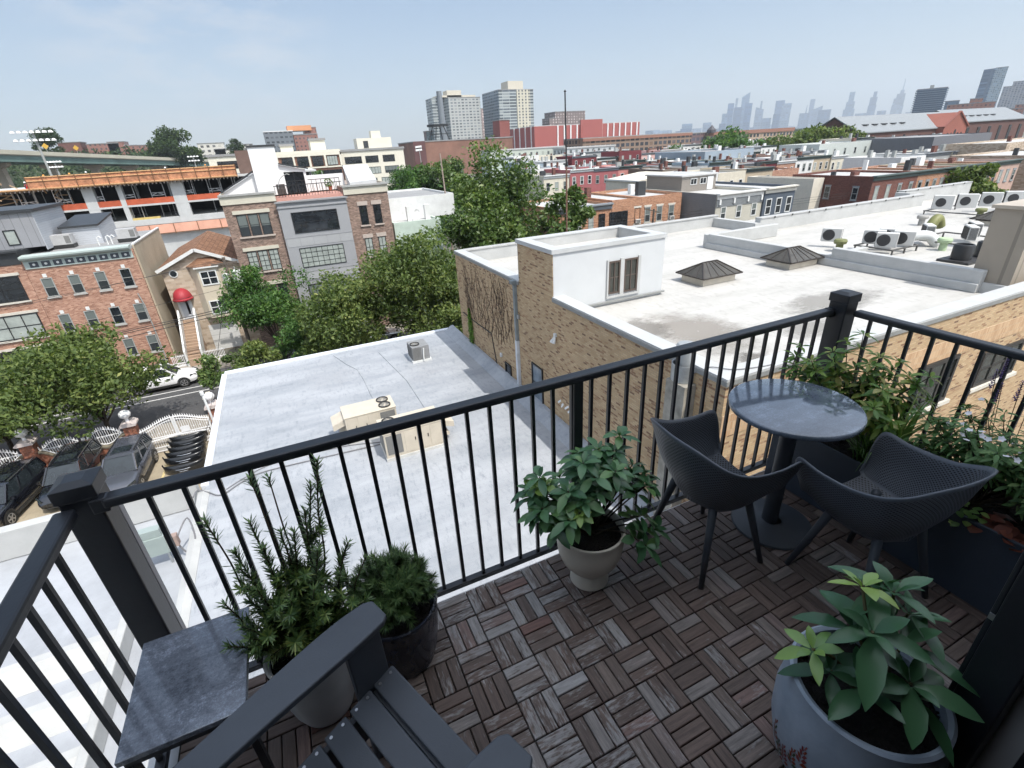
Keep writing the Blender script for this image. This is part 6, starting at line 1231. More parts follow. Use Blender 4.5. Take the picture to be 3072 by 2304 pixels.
MB().box(48.6, 46.93, -4.2, 49.5, 46.998, -2.7).build('door', F_WHITE, t)
tt = house('navy clapboard house with three white framed windows', 50.45, 55.4, 39.95, 54, -3.95, lapb, cols=3, rows=(-2.9, -6), ww=.9, wh=1.75, frame=F_WHITE, glass=G_DARK, corn=M('cream_cornice', (.56, .54, .48), .6))
cw = thing('gabled_wall_house', 'cream stepped wall house behind the orange brick row', 'house', (49, 57, G)); MB().prism([(45.5, G), (52.8, G), (52.8, -2.75), (51.5, -2.75), (45.5, -3.35)], 56.5, 64).build('wall', crd, cw); win(cw, 48.2, -5.6, 1.5, 1.6, F_GREY, G_DARK, y=56.5); MB().box(45.3, 56.3, -3.5, 45.5, 64, -3.3).build('coping', F_WHITE, cw)
# second block to the right: brick terrace
pal = [('dark_red_brick', drk_b)]
tr = [('corner brick house with a dark cornice, left end of the far terrace', 69.0, 78.5, drk_b, cgr, 4, 3), ('terracotta house beside the corner brick house', 78.5, 83.5, org_b, cgr, 3, 0), ('pinkish brick house with white sashes in the terrace', 83.5, 88.5, red_b, cgr, 3, 0), ('olive tan house in the far terrace', 88.5, 93.5, M('olive_tan_paint', (.30, .27, .19), .7, .1), cgr, 3, 0), ('second terracotta house nearer the terrace end', 93.5, 98.5, org_b, cgr, 3, 0), ('last pale pink house of the far terrace by the tree', 98.5, 104, M('faded_pink_paint', (.42, .29, .24), .7, .1), cgr, 3, 0)]
for lb, a, b, mt, cn_, c, sd in tr: house(lb, a, b, 39.6, 51, -4.0+.0*a, mt, corn=cn_, cols=c, side=sd, chim=2, group='brick terrace beyond the white roof', frame=F_GREY, lint=cg)
house('low stone fronted house at the right frame edge', 106, 125, 38, 50, -3.6, tan_s, cols=6, corn=cgr, chim=2, frame=F_WHITE, lint=F_WHITE); house('cream rendered wall house beside the corner brick house', 66.8, 68.9, 46, 57, -4.3, crd, cols=0, roof=roof_w)
# rows of houses behind, one thing each
cols_ = {'cream': M('cream_wall', (.55, .51, .42), .7, .1), 'white': M('white_wall', (.60, .60, .59), .7, .08), 'pink': M('pink_wall', (.47, .20, .18), .7, .08), 'rose': M('rose_wall', (.30, .095, .10), .7, .08), 'maroon': M('maroon_wall', (.13, .022, .028), .7, .08), 'slate blue': M('slate_blue_wall', (.25, .31, .36), .6, .08), 'grey': M('grey_wall', (.33, .34, .34), .7, .08), 'brick': red_b, 'dark brick': drk_b, 'tan': M('tan_wall', (.40, .33, .24), .7, .1), 'pale pink': M('pale_pink_wall', (.52, .33, .30), .7), 'pale green': M('pale_green_wall', (.40, .47, .42), .7), 'brown': M('brown_wall', (.16, .125, .10), .7)}
ORD = ['first', 'second', 'third', 'fourth', 'fifth', 'sixth', 'seventh', 'eighth', 'ninth', 'tenth', 'eleventh', 'twelfth', 'thirteenth', 'fourteenth']
def rowof(desc, Y, x0, spec, depth=11, top=-4.0, w=6.0, rows=(-2.9, -6.0), cols=3):
    x = x0; r = random.Random(int(Y)); i = 0
    for c in spec.split(','):
        c, _, o = c.strip().partition('/'); 
        if c == '-': x += float(o or w); continue
        wd = w*r.uniform(.9, 1.15); tp = top+r.uniform(-.35, .5)+(float(o) if o else 0); mt = cols_[c]
        house(f'{c} row house, {ORD[i]} from left in the {desc}', x, x+wd, Y+r.uniform(-.3, .3), Y+depth, tp, mt, corn=r.choice((cgr, cg, F_WHITE, None)), cols=cols, rows=rows, ww=.85, wh=1.6, chim=r.randint(2, 5), roof=r.choice((roof_w, roof_w, roof_g)), group='row houses in the '+desc, frame=r.choice((F_WHITE, F_GREY))); x += wd; i += 1
rowof('row behind the cream clapboard house', 66, 58, 'slate blue/-.4,white,cream,tan,brick', top=-4.5)
rowof('row behind the navy house', 80, 70, 'brown,grey,slate blue/.8,cream,maroon,brick/-.3,white,tan,cream', top=-4.0)
rowof('row around the pink houses', 92, 50, 'cream/-.2,rose/.3,rose/.3,pink/.3,pink/.2,dark brick,white/.2,cream,-/4,cream,grey,brick,dark brick,white', top=-3.9)
rowof('fourth row of houses', 112, 58, 'white,slate blue,-/3,white,grey,brown,cream,brick,slate blue,white,tan,cream,grey', top=-3.7)
rowof('row with the maroon house', 150, 72, 'slate blue,white,-/2,maroon/.8,white,maroon/1.4,pale pink/.9,pale pink/.7,-/6,white,cream,brick,grey,white', top=-3.6, w=8.5)
rowof('row below the long factory', 200, 84, 'pale green,white,cream,grey,grey,white,-/20,brick,white,tan,grey,cream,white', top=-2.6, w=11)
rowof('row before the long sheds', 100, 150, 'grey,cream/2,white/1,brick,brick,tan,white,brick', top=-3.2, w=8)
rowof('row right of the grey gabled wall', 60, 110, 'white,grey,cream,white,slate blue,brick,white', top=-4.2, w=8)
tt = house('long slate blue sided apartment block above the row houses', 101, 118, 101, 120, -2.1, M('blue_grey_siding', (.24, .29, .34), .6, .05), cols=5, rows=(-2.4,), chim=2, roof=roof_g)
tt = house('tall pale grey and cream house standing above its neighbours', 131, 152, 92, 104, -2.0, M('pale_grey_render', (.44, .47, .45), .7, .05), cols=5, rows=(-2.9, -6), chim=2)
tt = house('big dark grey blank walled building at the right edge', 152, 178, 77, 95, -1.7, M('slate_render', (.13, .135, .15), .7, .08), cols=0, roof=roof_g, lip=.2)
tt = house('stone townhouse row with pale sashes under the big grey wall', 128, 160, 52, 62, -2.6, tan_s, cols=10, rows=(-2.9,), frame=F_WHITE, chim=2)
# ------------------------------------------------------------------ construction site
tcon = T('concrete frame building under construction wrapped in orange netting', 'building site', -20, 100, 'construction_building'); con = M('raw_concrete', (.46, .47, .47), .85, .12, .4, .2, 6); net = M('orange_netting', (.42, .19, .10), .8, .5, 1.2); net2 = M('faded_netting', (.62, .33, .24), .8, .2, .4); ply = M('plywood', (.55, .34, .16), .8, .15, 1); Yc = 100
f1 = zm(0, 350, 768); pz = lambda x, y: P(f1(x, y), Y=Yc)
zs1, zs2, zs3, zs0 = pz(1300, 905).z, pz(1300, 760).z, pz(1300, 560).z, pz(1300, 1000).z; xl, xr = pz(690, 600).x, 8
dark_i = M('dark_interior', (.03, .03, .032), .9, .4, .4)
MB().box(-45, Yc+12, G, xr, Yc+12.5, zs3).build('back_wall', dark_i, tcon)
for z, zt5 in ((zs1-.55, zs1+.35), (zs2-.14, zs2+.14), (zs3-.15, zs3+.15)): MB().box(-47 if z > zs1 else xl-2, Yc, z, xr, Yc+12, zt5).build('floor_slab', con, tcon)
MB().box(xl-2, Yc+.5, G, xr, Yc+12, zs1-.56).build('lower_block', con, tcon)
for x, w in ((pz(700, 650).x, 1.5), (pz(1010, 650).x, .7), (pz(1480, 640).x, 1.9)):
    for a, b in ((zs1+.351, zs2-.141), (zs2+.141, zs3-.151)): MB().box(x, Yc+.02, a, x+w, Yc+1.2, b).build('column', con, tcon)
m = MB(); r = random.Random(12)
for k in range(80): x = r.uniform(xl-10, xr); a, b = r.choice(((zs1+.35, zs2-.14), (zs2+.14, zs3-.15))); y = Yc+r.uniform(.8, 6); MB().box(x-.05, y, a, x+.05, y+.08, b).build('shoring_post', M('steel_post', (.42, .43, .44), .5), tcon)
for x in np.linspace(xl-8, xr-1, 11):
    a, b = zs2+.2, zs3-.2; m = MB(); m.box(x, Yc+.35, a, x+.09, Yc+.42, b).box(x+1.9, Yc+.35, a, x+1.99, Yc+.42, b)
    for p, q in (((0, 1.1), (1.95, 1.1)), ((0, 1.5), (1.95, 1.5)), ((0, 1.1), (.95, 1.5)), ((.95, 1.5), (1.9, 1.1))): m.bar((x+p[0], Yc+.38, a+p[1]), (x+q[0], Yc+.38, a+q[1]), .06, .08)
    m.build('shoring_frame', M('steel_post', (.42, .43, .44), .5), tcon)
MB().box(xl-9, Yc+.06, zs2+.142, xr, Yc+.1, zs2+1.0).build('safety_net', M('red_netting', (.42, .09, .04), .8, .3, .5), tcon)
a, b = pz(250, 560), pz(2050, 500); zb5 = (a.z+b.z)/2
MB().box(a.x, Yc-1.2, zb5-.55, b.x, Yc-1.15, zb5+.95).build('roof_net', net, tcon); m = MB()
for z in (zb5+.95, zb5+.45, zb5-.6): m.box(a.x-(8 if z < zb5 else 0), Yc-1.32, z, b.x, Yc-1.21, z+.12)
m.box(a.x-8, Yc-1.2, zb5-.75, b.x, Yc+.0, zb5-.62); m.build('guard_boards', M('orange_board', (.62, .36, .18), .8), tcon)
m = MB()
for x in np.linspace(a.x, b.x, 15): m.box(x, Yc-1.38, zb5-.6, x+.1, Yc-1.322, zb5+1.1)
m.build('guard_posts', M('dark_post', (.16, .08, .04), .8), tcon); m = MB()
for x in np.linspace(a.x-4, b.x, 60): m.box(x, Yc-1.15, zb5-1.0, x+.1, Yc, zb5-.76)
m.build('formwork_joists', M('grey_joist', (.25, .23, .21), .8), tcon)
n0, n1 = zs1-.6, pz(1300, 1015).z; MB().box(xl-1, Yc-.35, n1, xr, Yc-.3, n0).build('lower_net', net2, tcon); m = MB()
for x in np.linspace(xl, xr, 11): m.box(x, Yc-.44, n1-.2, x+.1, Yc-.36, n0)
m.box(xl-1, Yc-.4, n1-.12, xr, Yc-.351, n1-.02); m.build('lower_posts', M('dark_post', (.16, .08, .04), .8), tcon)
m = MB()
for k in range(60):
    x = r.uniform(-50, xl-.5); z = r.uniform(zs1+.3, zb5+.3); y = Yc+r.uniform(-1, 3); MB().bar((x, y, z), (x+r.uniform(-3, 3), y+r.uniform(-.5, .5), z+r.uniform(-1.2, 1.6)), .08, .14).build('timber_brace', M('bracing_timber', (.40, .28, .17), .85, .3, .3), tcon)
MB().box(-50, Yc-.6, zs1+.3, xl, Yc+1, zs1+.45).box(-50, Yc-1.2, zs2+1.0, xl-3, Yc+1, zs2+1.12).build('plank_deck', ply, tcon)
MB().box(pz(1100, 880).x, Yc+.1, zs1+.352, pz(1380, 870).x, Yc+1, zs1+.62).build('timber_stack', M('yellow_timber', (.52, .40, .14), .8), tcon)
x9 = pz(2070, 500).x; MB().box(x9, Yc+3, G, x9+5, Yc+10, 3.6).build('lift_core', M('brown_steel', (.12, .075, .06), .7), tcon)
# workers in high visibility vests
def person(label, x, y, z, vest, helmet, rz=0, bend=0, red=False):
    t = thing('person', label, 'person', (x, y, z), rz, None); sk = bpy.data.meshes.new('body')
    b = bend; v = [(0, 0, .92), (0, -.10*b, 1.15), (0, -.35*b, 1.42-.1*b), (0, -.42*b, 1.52-.14*b), (0, -.46*b, 1.68-.2*b), (.09, 0, .88), (.12, -.03, .48), (.13, 0, .07), (.13, -.12, .04), (-.09, 0, .88), (-.12, .05, .48), (-.13, .06, .07), (-.13, -.06, .04), (.19, -.34*b, 1.40-.1*b), (.26, -.4*b-.05, 1.12-.1*b), (.2, -.45*b-.2, .95-.05*b), (-.19, -.34*b, 1.40-.1*b), (-.26, -.4*b-.05, 1.12-.1*b), (-.2, -.45*b-.22, .98-.05*b)]
    e = [(0, 1), (1, 2), (2, 3), (3, 4), (0, 5), (5, 6), (6, 7), (7, 8), (0, 9), (9, 10), (10, 11), (11, 12), (2, 13), (13, 14), (14, 15), (2, 16), (16, 17), (17, 18)]
    rad = [.15, .15, .15, .06, .11, .10, .075, .055, .045, .10, .075, .055, .045, .075, .055, .04, .075, .055, .04]
    bm_ = __import__('bmesh').new(); ly = bm_.verts.layers.skin.verify(); bv_ = [bm_.verts.new(q) for q in v]
    for i, q in enumerate(bv_): q[ly].radius = (rad[i], rad[i]); q[ly].use_root = i == 0
    for i, j in e: bm_.edges.new((bv_[i], bv_[j]))
    bm_.to_mesh(sk); bm_.free(); sk.materials.append(M('work_clothes', (.05, .05, .07), .9)); o = ob('body', sk, t); o.modifiers.new('skin', 'SKIN'); sb_ = o.modifiers.new('sub', 'SUBSURF'); sb_.levels = sb_.render_levels = 1
    m = MB(); m.lathe([(.185, .9), (.19, 1.15), (.2, 1.36), (.10, 1.5), (.08, 1.51)], n=12); me = m.mesh('vest', vest, None, True)
    for q in me.vertices: q.co.y -= .35*b*max(0, (q.co.z-.95)/.5); q.co.y *= .85
    ob('vest', me, t); m = MB(); m.lathe([(.16, 1.70), (.125, 1.72), (.12, 1.78), (.07, 1.85), (.001, 1.87)], (0, -.46*b, -.2*b), 12); ob('helmet', m.mesh('helmet', helmet, None, True), t); return t
vy = M('hi_vis_yellow', (.55, .70, .05), .7); vr = M('vest_red', (.6, .04, .03), .7); hw = M('helmet_white', (.7, .7, .7), .4); hy = M('helmet_orange', (.75, .30, .05), .4)
for lb, q, vv, hh, bd, off in (('bending worker in a yellow vest by the light mast', (410, 515), vy, hy, .6, zb5), ('worker in a yellow vest seen above the orange netting', (600, 505), vy, hy, .5, zb5), ('worker with a white helmet behind the orange netting', (765, 500), M('vest_dark', (.08, .06, .1), .8), hw, .1, zb5), ('yellow vested worker at the middle of the netting', (1450, 470), vy, hw, .3, zb5), ('worker in orange near the right end of the netting', (1790, 455), hy, hy, .1, zb5), ('worker in red at the left end of the netting', (232, 575), vr, hw, 0, zb5-.9), ('crouching worker in bright yellow on the lower deck', (255, 715), vy, hw, .7, zs1+.45), ('worker in yellow at the left frame edge', (45, 735), vy, hw, .3, zs1+.45)):
    c_ = pz(*q); person(lb, c_.x, Yc-.75 if off > zs2+1 else Yc-.2, off-.45 if off > zs2+1 else off, vv, hh, rnd.uniform(-2, 2), bd)
# ------------------------------------------------------------------ stadium lights
def stadium(label, pb, pt, Yd, wpx, n=8):
    b, tp = P(f1(*pb), Y=Yd), P(f1(*pt), Y=Yd); t = thing('stadium_light', label, 'floodlight mast', (b.x, Yd, G)); MB().cyl((b.x+.2, Yd, G), (tp.x, Yd, tp.z), .32, .2, 10).build('mast', F_GREY, t); k_ = (P(f1(pt[0]+wpx, pt[1]), Y=Yd).x-tp.x)/2
    bars = MB(); 
    for dz in (0, -1.6): bars.bar((tp.x-k_*.95, Yd-.2, tp.z+dz), (tp.x+k_*.95, Yd-.2, tp.z+dz), .1, .1)
    bars.build('crossbar', F_GREY, t)
    for dz in (0, -1.6):
        for i in range(n): x = tp.x-k_+2*k_*i/(n-1); MB().lathe([(.001, .35), (.25, .3), (.5, -.1), (.4, -.15), (.001, -.12)], (x, Yd-.5, tp.z+dz-.25), 10).build('lamp_head', hw, t)
stadium('tall stadium floodlight mast left of the building site', (440, 510), (275, 125), 150, 330, 7); stadium('smaller stadium floodlight mast behind the building site', (505, 500), (465, 385), 230, 110, 5); stadium('far stadium floodlight mast near the viaduct end', (1695, 440), (1665, 340), 260, 80, 4)
# ------------------------------------------------------------------ viaduct, hillside, far buildings
tv = T('long green steel road viaduct on concrete piers', 'viaduct', -70, 330, 'viaduct'); def_a = Vector((-150, 200, 16.5)); def_b = Vector((-42, 470, 4.0)); vd = (def_b-def_a).normalized(); vn = Vector((vd.y, -vd.x, 0)).normalized()
def vbar(name, o1, z0, z1, w, mat, s=0):
    m = MB(); m.bar(def_a+vn*o1+Vector((0, 0, (z0+z1)/2)), def_b+vn*o1+Vector((0, 0, (z0+z1)/2)), w, z1-z0); m.build(name, mat, tv)
vbar('deck', 0, -2.0, -1.2, 16, M('viaduct_concrete', (.36, .34, .29), .85, .1, .1)); vbar('parapet', 8.3, -1.6, .1, .5, M('viaduct_parapet', (.40, .38, .31), .85, .1, .1)); vbar('parapet', -8.3, -1.6, .1, .5, M('viaduct_parapet', (.40, .38, .31), .85)); vbar('girder', 7.4, -4.6, -2.01, .5, M('girder_green', (.10, .16, .145), .6, .25, .1)); vbar('girder', -7.4, -4.6, -2.01, .5, M('girder_green', (.10, .16, .145), .6))
pcm = M('pier_concrete', (.30, .26, .21), .9, .2, .15)
for k in range(9):
    c_ = def_a.lerp(def_b, .10+.1*k); m = MB(); m.prism([(-5, -4.7), (5, -4.7), (5, -5.9), (1.9, -7), (2.6, G-c_.z), (-2.6, G-c_.z), (-1.9, -7), (-5, -5.9)], -1.1, 1.1); mt = Matrix.Translation(c_) @ Matrix.Rotation(math.atan2(vn.y, vn.x), 4, 'Z'); m.v = [tuple(mt @ Vector(v)) for v in m.v]; m.build('pier', pcm, tv)
for q in ((390, 255), (655, 270)): c_ = P(f1(*q), Y=262+(q[0]-390)*.12); t = thing('road_sign', ('yellow diamond sign on the left part of the viaduct', 'smaller yellow sign along the viaduct rail')[q[0] > 500], 'road sign', (c_.x, c_.y, c_.z-2)); m = MB(); m.add([(c_.x-1.1, c_.y, c_.z), (c_.x, c_.y, c_.z-1.1), (c_.x+1.1, c_.y, c_.z), (c_.x, c_.y, c_.z+1.1), (c_.x, c_.y+.08, c_.z)], [(0, 1, 2, 3), (0, 4, 1), (1, 4, 2), (2, 4, 3), (3, 4, 0)]); m.build('panel', M('sign_yellow', (.55, .33, .05), .6), t); MB().box(c_.x-.08, c_.y+.02, c_.z-2.5, c_.x+.08, c_.y+.12, c_.z-1.0).build('post', F_GREY, t)
hm = roofmat('hill_scrub', (.035, .05, .022), (.06, .075, .035), .95, (.10, .085, .06))
def hillz(x): return float(np.interp(x, [-900, -420, -300, -200, -140, -90, -60, 0, 60, 160, 420], [26, 24, 20, 14, 17, 17, 10, 3, -4, -12, -13.8]))
rows = []
for j, (yy, kz) in enumerate(((470, 0), (520, .35), (570, .8), (640, 1), (760, 1.0), (900, .6))): rows.append([Vector((x, yy+12*math.sin(x*.03), G-.5+(hillz(x)-G-2)*kz+1.2*math.sin(x*.07+j))) for x in np.linspace(-900, 420, 90)])
structure(MB().grid(rows), 'hill', hm)
rg = np.random.default_rng(8); n = 26000; xs = rg.uniform(-620, 160, n); js = rg.uniform(0, 1, n); ys = 475+js*170; kz = np.interp(ys, [470, 520, 570, 640], [0, .35, .8, 1]); hz = np.interp(xs, [-900, -420, -300, -200, -140, -90, -60, 0, 60, 160, 420], [26, 24, 20, 14, 17, 17, 10, 3, -4, -12, -13.8]); cl_ = (np.sin(xs*.11+ys*.05)*np.sin(ys*.13-xs*.04)+1)/2; zs = G+(hz-G-2)*kz+rg.uniform(0, 1, n)**1.3*(2+7*cl_)
o = leafcloud('hillside_woods', TL['far'], np.stack([xs, ys, zs], 1), 2.1, rg, np.clip(rg.normal(.35, .2, n), 0, 1)); tag(o, 'wooded hillside rising behind the green viaduct', 'woodland', kind='stuff')
n = 9000; xs = rg.uniform(-260, 20, n); ys = rg.uniform(150, 300, n); keep = (np.sin(xs*.08)*np.sin(ys*.07) > -.1) & (xs < -30-.1*(ys-150)); xs, ys = xs[keep], ys[keep]; zs = G+rg.uniform(0, 1, len(xs))*8
o = leafcloud('low_woods', TL['far'], np.stack([xs, ys, zs], 1), 1.3, rg, np.clip(rg.normal(.45, .2, len(xs)), 0, 1)); tag(o, 'scrubby green woods beneath the viaduct', 'woodland', kind='stuff')
def facing(f, x0, x1, yt, Yd):                  # building whose front looks back at the city: centre, turn and a pixel -> local (x, z)
    d = ray(*f((x0+x1)/2, yt)); az = math.atan2(d.x, d.y); dist = (Yd-EYE.y)/math.cos(az)
    def loc(x, y):
        e = ray(*f(x, y)); a = math.atan2(e.x, e.y)-az; h = math.hypot(e.x, e.y); r_ = dist/math.cos(a); return dist*math.tan(a), EYE.z+r_*e.z/h-G
    return (EYE.x+dist*math.sin(az), EYE.y+dist*math.cos(az), G), -az, loc
def fbox(label, f, x0, x1, yt, Yd, dep, mat, cat, name, steps=(), roofm=None, rot=0):
    c, rz, loc = facing(f, x0, x1, yt, Yd); a, b = loc(x0, yt), loc(x1, yt); z = (a[1]+b[1])/2; t = thing(name, label, cat, c, rz)
    ob('wall', MB().box(a[0], 0, 0, b[0], dep, z).mesh('wall', mat), t); ob('roof', MB().box(a[0]-.4, -.4, z+.002, b[0]+.4, dep+.4, z+.8).mesh('roof', roofm or roof_g), t)
    return t, a[0], b[0], z, loc
def pxbox(label, f, x0, x1, yt, Yd, dep, mat, cat='building', name='distant_building', base=None, cap=None, win_=None, group=None, grid=None):
    a, b = P(f(x0, yt), Y=Yd), P(f(x1, yt), Y=Yd); zt6 = (a.z+b.z)/2; t = thing(name, label, cat, ((a.x+b.x)/2, Yd, G), 0, group); MB().box(a.x, Yd, G if base is None else base, b.x, Yd+dep, zt6).build('wall', mat, t)
    MB().box(a.x-.3, Yd-.3, zt6+.002, b.x+.3, Yd+dep+.3, zt6+.6).build('roof', cap or roof_g, t)
    if grid:
        nc, nr, fh, gm_, fw_ = grid; w = (b.x-a.x)/nc
        for j in range(nr):
            for i in range(nc): win(t, a.x+w*(i+.12), zt6-1.2-fh*(j+.72), w*.76, fh*.62, fw_, gm_ if not callable(gm_) else gm_(), y=Yd-.02, cols=1, rows=1, fw=.18)
    return t, a.x, b.x, zt6
def WGRID(name, wall, glassc, pw, ph, fu=.6, fv=.6, rough=.5, ledge=None):
    if name in _mc: return _mc[name]
    t = NT(name); vec, sp = t.wallvec(); u = t.math('FRACT', t.math('DIVIDE', t.math('ADD', sp.outputs[0], sp.outputs[1]), pw)); v = t.math('FRACT', t.math('DIVIDE', sp.outputs[2], ph))
    k = t.math('MULTIPLY', t.math('LESS_THAN', t.math('ABSOLUTE', t.math('SUBTRACT', u, .5)), fu/2), t.math('LESS_THAN', t.math('ABSOLUTE', t.math('SUBTRACT', v, .5)), fv/2))
    w = t.n.new('ShaderNodeTexWhiteNoise'); c = t.new('CombineXYZ'); t.link(t.math('FLOOR', t.math('DIVIDE', t.math('ADD', sp.outputs[0], sp.outputs[1]), pw)), c.inputs[0]); t.link(t.math('FLOOR', t.math('DIVIDE', sp.outputs[2], ph)), c.inputs[1]); t.link(c.outputs[0], w.inputs[0])
    g = t.ramp(w.outputs['Value'], [(.2, glassc), (.8, mul(glassc, 2.2)), (.95, mul(wall, .8))])
    t.col(t.mix(k, wall, g)); t.link(t.math('SUBTRACT', rough, t.math('MULTIPLY', k, rough-.15)), t.b.inputs['Roughness']); _mc[name] = t.mat; return t.mat
wgl = lambda: rnd.choice((G_DARK, G_HALF, G_DARK, G_BLIND))
ivory = M('ivory_render', (.62, .59, .50), .7, .05); f2 = zm(600, 350, 1368)
t, xa_, xb_, zt6 = pxbox('left wing of the ivory and brick apartment complex', f2, 650, 1205, 312, 170, 16, M('brown_red_render', (.25, .13, .09), .8, .1), 'apartment block', 'apartment_block', cap=ivory); MB().box(xa_, 169.6, zt6-.9, xb_, 169.98, zt6+.1).box(xa_, 169.6, zt6-4.3, xb_, 169.98, zt6-3.9).build('ivory_band', ivory, t)
for i in range(4): win(t, xa_+1.2+i*(xb_-xa_-1)/4, zt6-3.7, (xb_-xa_)/4-1.4, 2.6, F_BLACK, wgl(), y=169.58, cols=4, rows=1, fw=.12)
for j in range(3):
    for i in range(9): win(t, xa_+.8+i*(xb_-xa_-1)/9, zt6-7.4-3.3*j, 1.9, 2.4, F_BLACK, wgl(), y=169.98, cols=1, rows=2, fw=.12)
for i in range(5): MB().box(xa_+i*(xb_-xa_)/4-.3, 169.55, zt6-3.9, xa_+i*(xb_-xa_)/4+.3, 169.97, zt6-.9).build('ivory_pier', ivory, t)
t, xa_, xb_, zt6 = pxbox('right ivory wing of the apartment complex with dark window bands', f2, 1212, 1757, 290, 172, 16, ivory, 'apartment block', 'apartment_block', cap=roof_g)
r = random.Random(77)
for j in range(5):
    x = xa_+.8+(j % 2)*.8
    while x < xb_-2: w = r.uniform(3.6, 5.6); w = min(w, xb_-.6-x); win(t, x, zt6-3.5-3.25*j, w, 2.0, F_BLACK, wgl(), y=171.98, cols=4, rows=1, fw=.12); x += w+r.uniform(1.0, 1.5)
MB().box(xa_+6, 176, zt6+.6, xa_+17, 182, zt6+3.6).build('roof_storey', ivory, t); MB().box(xa_+11, 177, zt6+3.6, xa_+14, 180, zt6+5.6).build('roof_storey', ivory, t); MB().box(xa_+8, 175.9, zt6+.8, xa_+9.5, 175.99, zt6+2.8).build('roof_door', G_DARK, t)
t, xa_, xb_, zt6 = pxbox('small ivory block left of the white stair tower', f2, 60, 330, 345, 168, 14, ivory, 'apartment block', 'apartment_block'); 
for i in range(2): win(t, xa_+2+i*8.5, zt6-3.2, 6.5, 2.0, F_BLACK, wgl(), y=167.98, cols=4, rows=1, fw=.12)
for lb, q in (('ivory stair hut on the apartment roof, left', (690, 800, 255)), ('taller ivory stair hut on the apartment roof', (945, 1075, 205))): pxbox(lb, f2, q[0], q[1], q[2], 176, 6, ivory, 'rooftop hut', 'rooftop_hut', base=zt6)
gm1 = WGRID('grey_office_wall', (.14, .155, .175), (.03, .035, .04), 4.2, 4.0, .6, .4); t, xa_, xb_, zt6 = pxbox('slanted grey office block with an orange roof box', f2, 545, 800, 130, 560, 40, gm1, 'office block', 'office_block', cap=hw); MB().box(xa_+22, 570, zt6+.6, xa_+44, 590, zt6+5).build('roof_box', M('orange_box', (.55, .25, .12), .7), t)
gm2 = WGRID('brick_tower_wall', (.24, .115, .09), (.05, .045, .045), 3.6, 3.4, .4, .45); pxbox('stepped red brick block on the hill', f2, 800, 1015, 155, 560, 30, gm2, 'brick block', 'brick_block'); pxbox('round cornered brick tower above the brick block', f2, 895, 1000, 95, 575, 20, gm2, 'brick block', 'brick_block')
for lb, q, mt in (('dark brick house on the hilltop, left', (490, 690, 225), drk_b), ('long brick house on the hilltop', (740, 1020, 235), gm2), ('brick house with a stepped end on the hilltop', (920, 1065, 220), gm2), ('orange brick flats on the hilltop', (1070, 1180, 250), gm2), ('pink brick flats at the end of the hilltop row', (1180, 1265, 248), gm2)): pxbox(lb, f1, q[0], q[1], q[2], 600, 20, mt, 'hilltop house', 'hilltop_house')
gm3 = WGRID('pale_hill_wall', (.55, .53, .48), (.08, .08, .08), 5, 4, .5, .5)
for lb, q in (('pale flats among the hill trees', (1700, 1930, 232)), ('white stepped flats lower on the hill', (1850, 1985, 280)), ('small white block right of the hill trees', (2020, 2110, 275)), ('pale roofed block behind the hill tree', (2100, 2180, 240))): pxbox(lb, f1, q[0], q[1], q[2], 590, 18, gm3, 'hilltop house', 'hilltop_house')
f3 = zm(1200, 220, 1968); f4 = zm(1900, 220, 2500); f5 = zm(2472, 180, 3072)
t, xa_, xb_, zt6 = pxbox('long brick warehouse with pale patched walls', f3, 110, 972, 575, 330, 40, M('warehouse_brick', (.21, .11, .08), .85, .3, .08), 'warehouse', 'warehouse'); wx = P(f3(215, 600), Y=330).x
MB().box(xa_-.2, 329.5, G, wx, 329.98, zt6+.5).build('dark_bay', M('warehouse_dark', (.10, .045, .045), .85, .15, .1), t); MB().box(wx+.1, 327, G, xb_-38, 329.9, zt6-14.5).build('green_annex', M('annex_green', (.16, .19, .17), .8, .15, .1), t)
m = MB()
for j, q in enumerate(('1111', '1101')):
    for i in range(4):
        c_ = P(f3(140+i*13.5+j*2, 643+j*17-i*2), Y=329.4); m.box(c_.x-.55, 329.3, c_.z-.9, c_.x+.45, 329.48, c_.z+.9)
m.build('sign_letters', hw, t)
m = MB(); c_ = P(f3(328, 460), Y=335); d_ = P(f3(330, 590), Y=335); 
for dx in (-6, -2, 2, 6): m.bar((c_.x+dx*1.2, 335, zt6), (c_.x+dx*.6, 335, c_.z), .5, .5)
m.bar((c_.x-5, 335, (zt6+c_.z)/2), (c_.x+5, 335, (zt6+c_.z)/2), .35, .35); t = thing('water_tower_frame', 'black steel water tower frame on the warehouse roof', 'water tower', (c_.x, 335, zt6)); m.build('legs', F_BLACK, t); MB().cyl((c_.x, 335, c_.z), (c_.x, 335, c_.z+1.2), 7, n=20).build('platform', F_BLACK, t)
pxbox('small glass box on the warehouse roof', f3, 225, 290, 505, 340, 6, GLASS('teal_glass', (.10, .15, .17), .1), 'rooftop hut', 'rooftop_hut', base=zt6)
t, xa_, xb_, zt6b = pxbox('dark red brick silo block beside the warehouse', f3, 858, 945, 405, 345, 12, M('silo_red', (.20, .065, .055), .8), 'silo', 'brick_silo')
a, b = P(f3(385, 570), Y=500), P(f3(335, 155), Y=500); t = thing('smoke_stack', 'tall slim dark stack left of the grey tower', 'chimney', (a.x, 500, G)); MB().cyl((a.x, 500, G), (b.x, 500, b.z), 4.2, 2.4, 12).build('stack', M('stack_grey', (.16, .18, .2), .7), t)
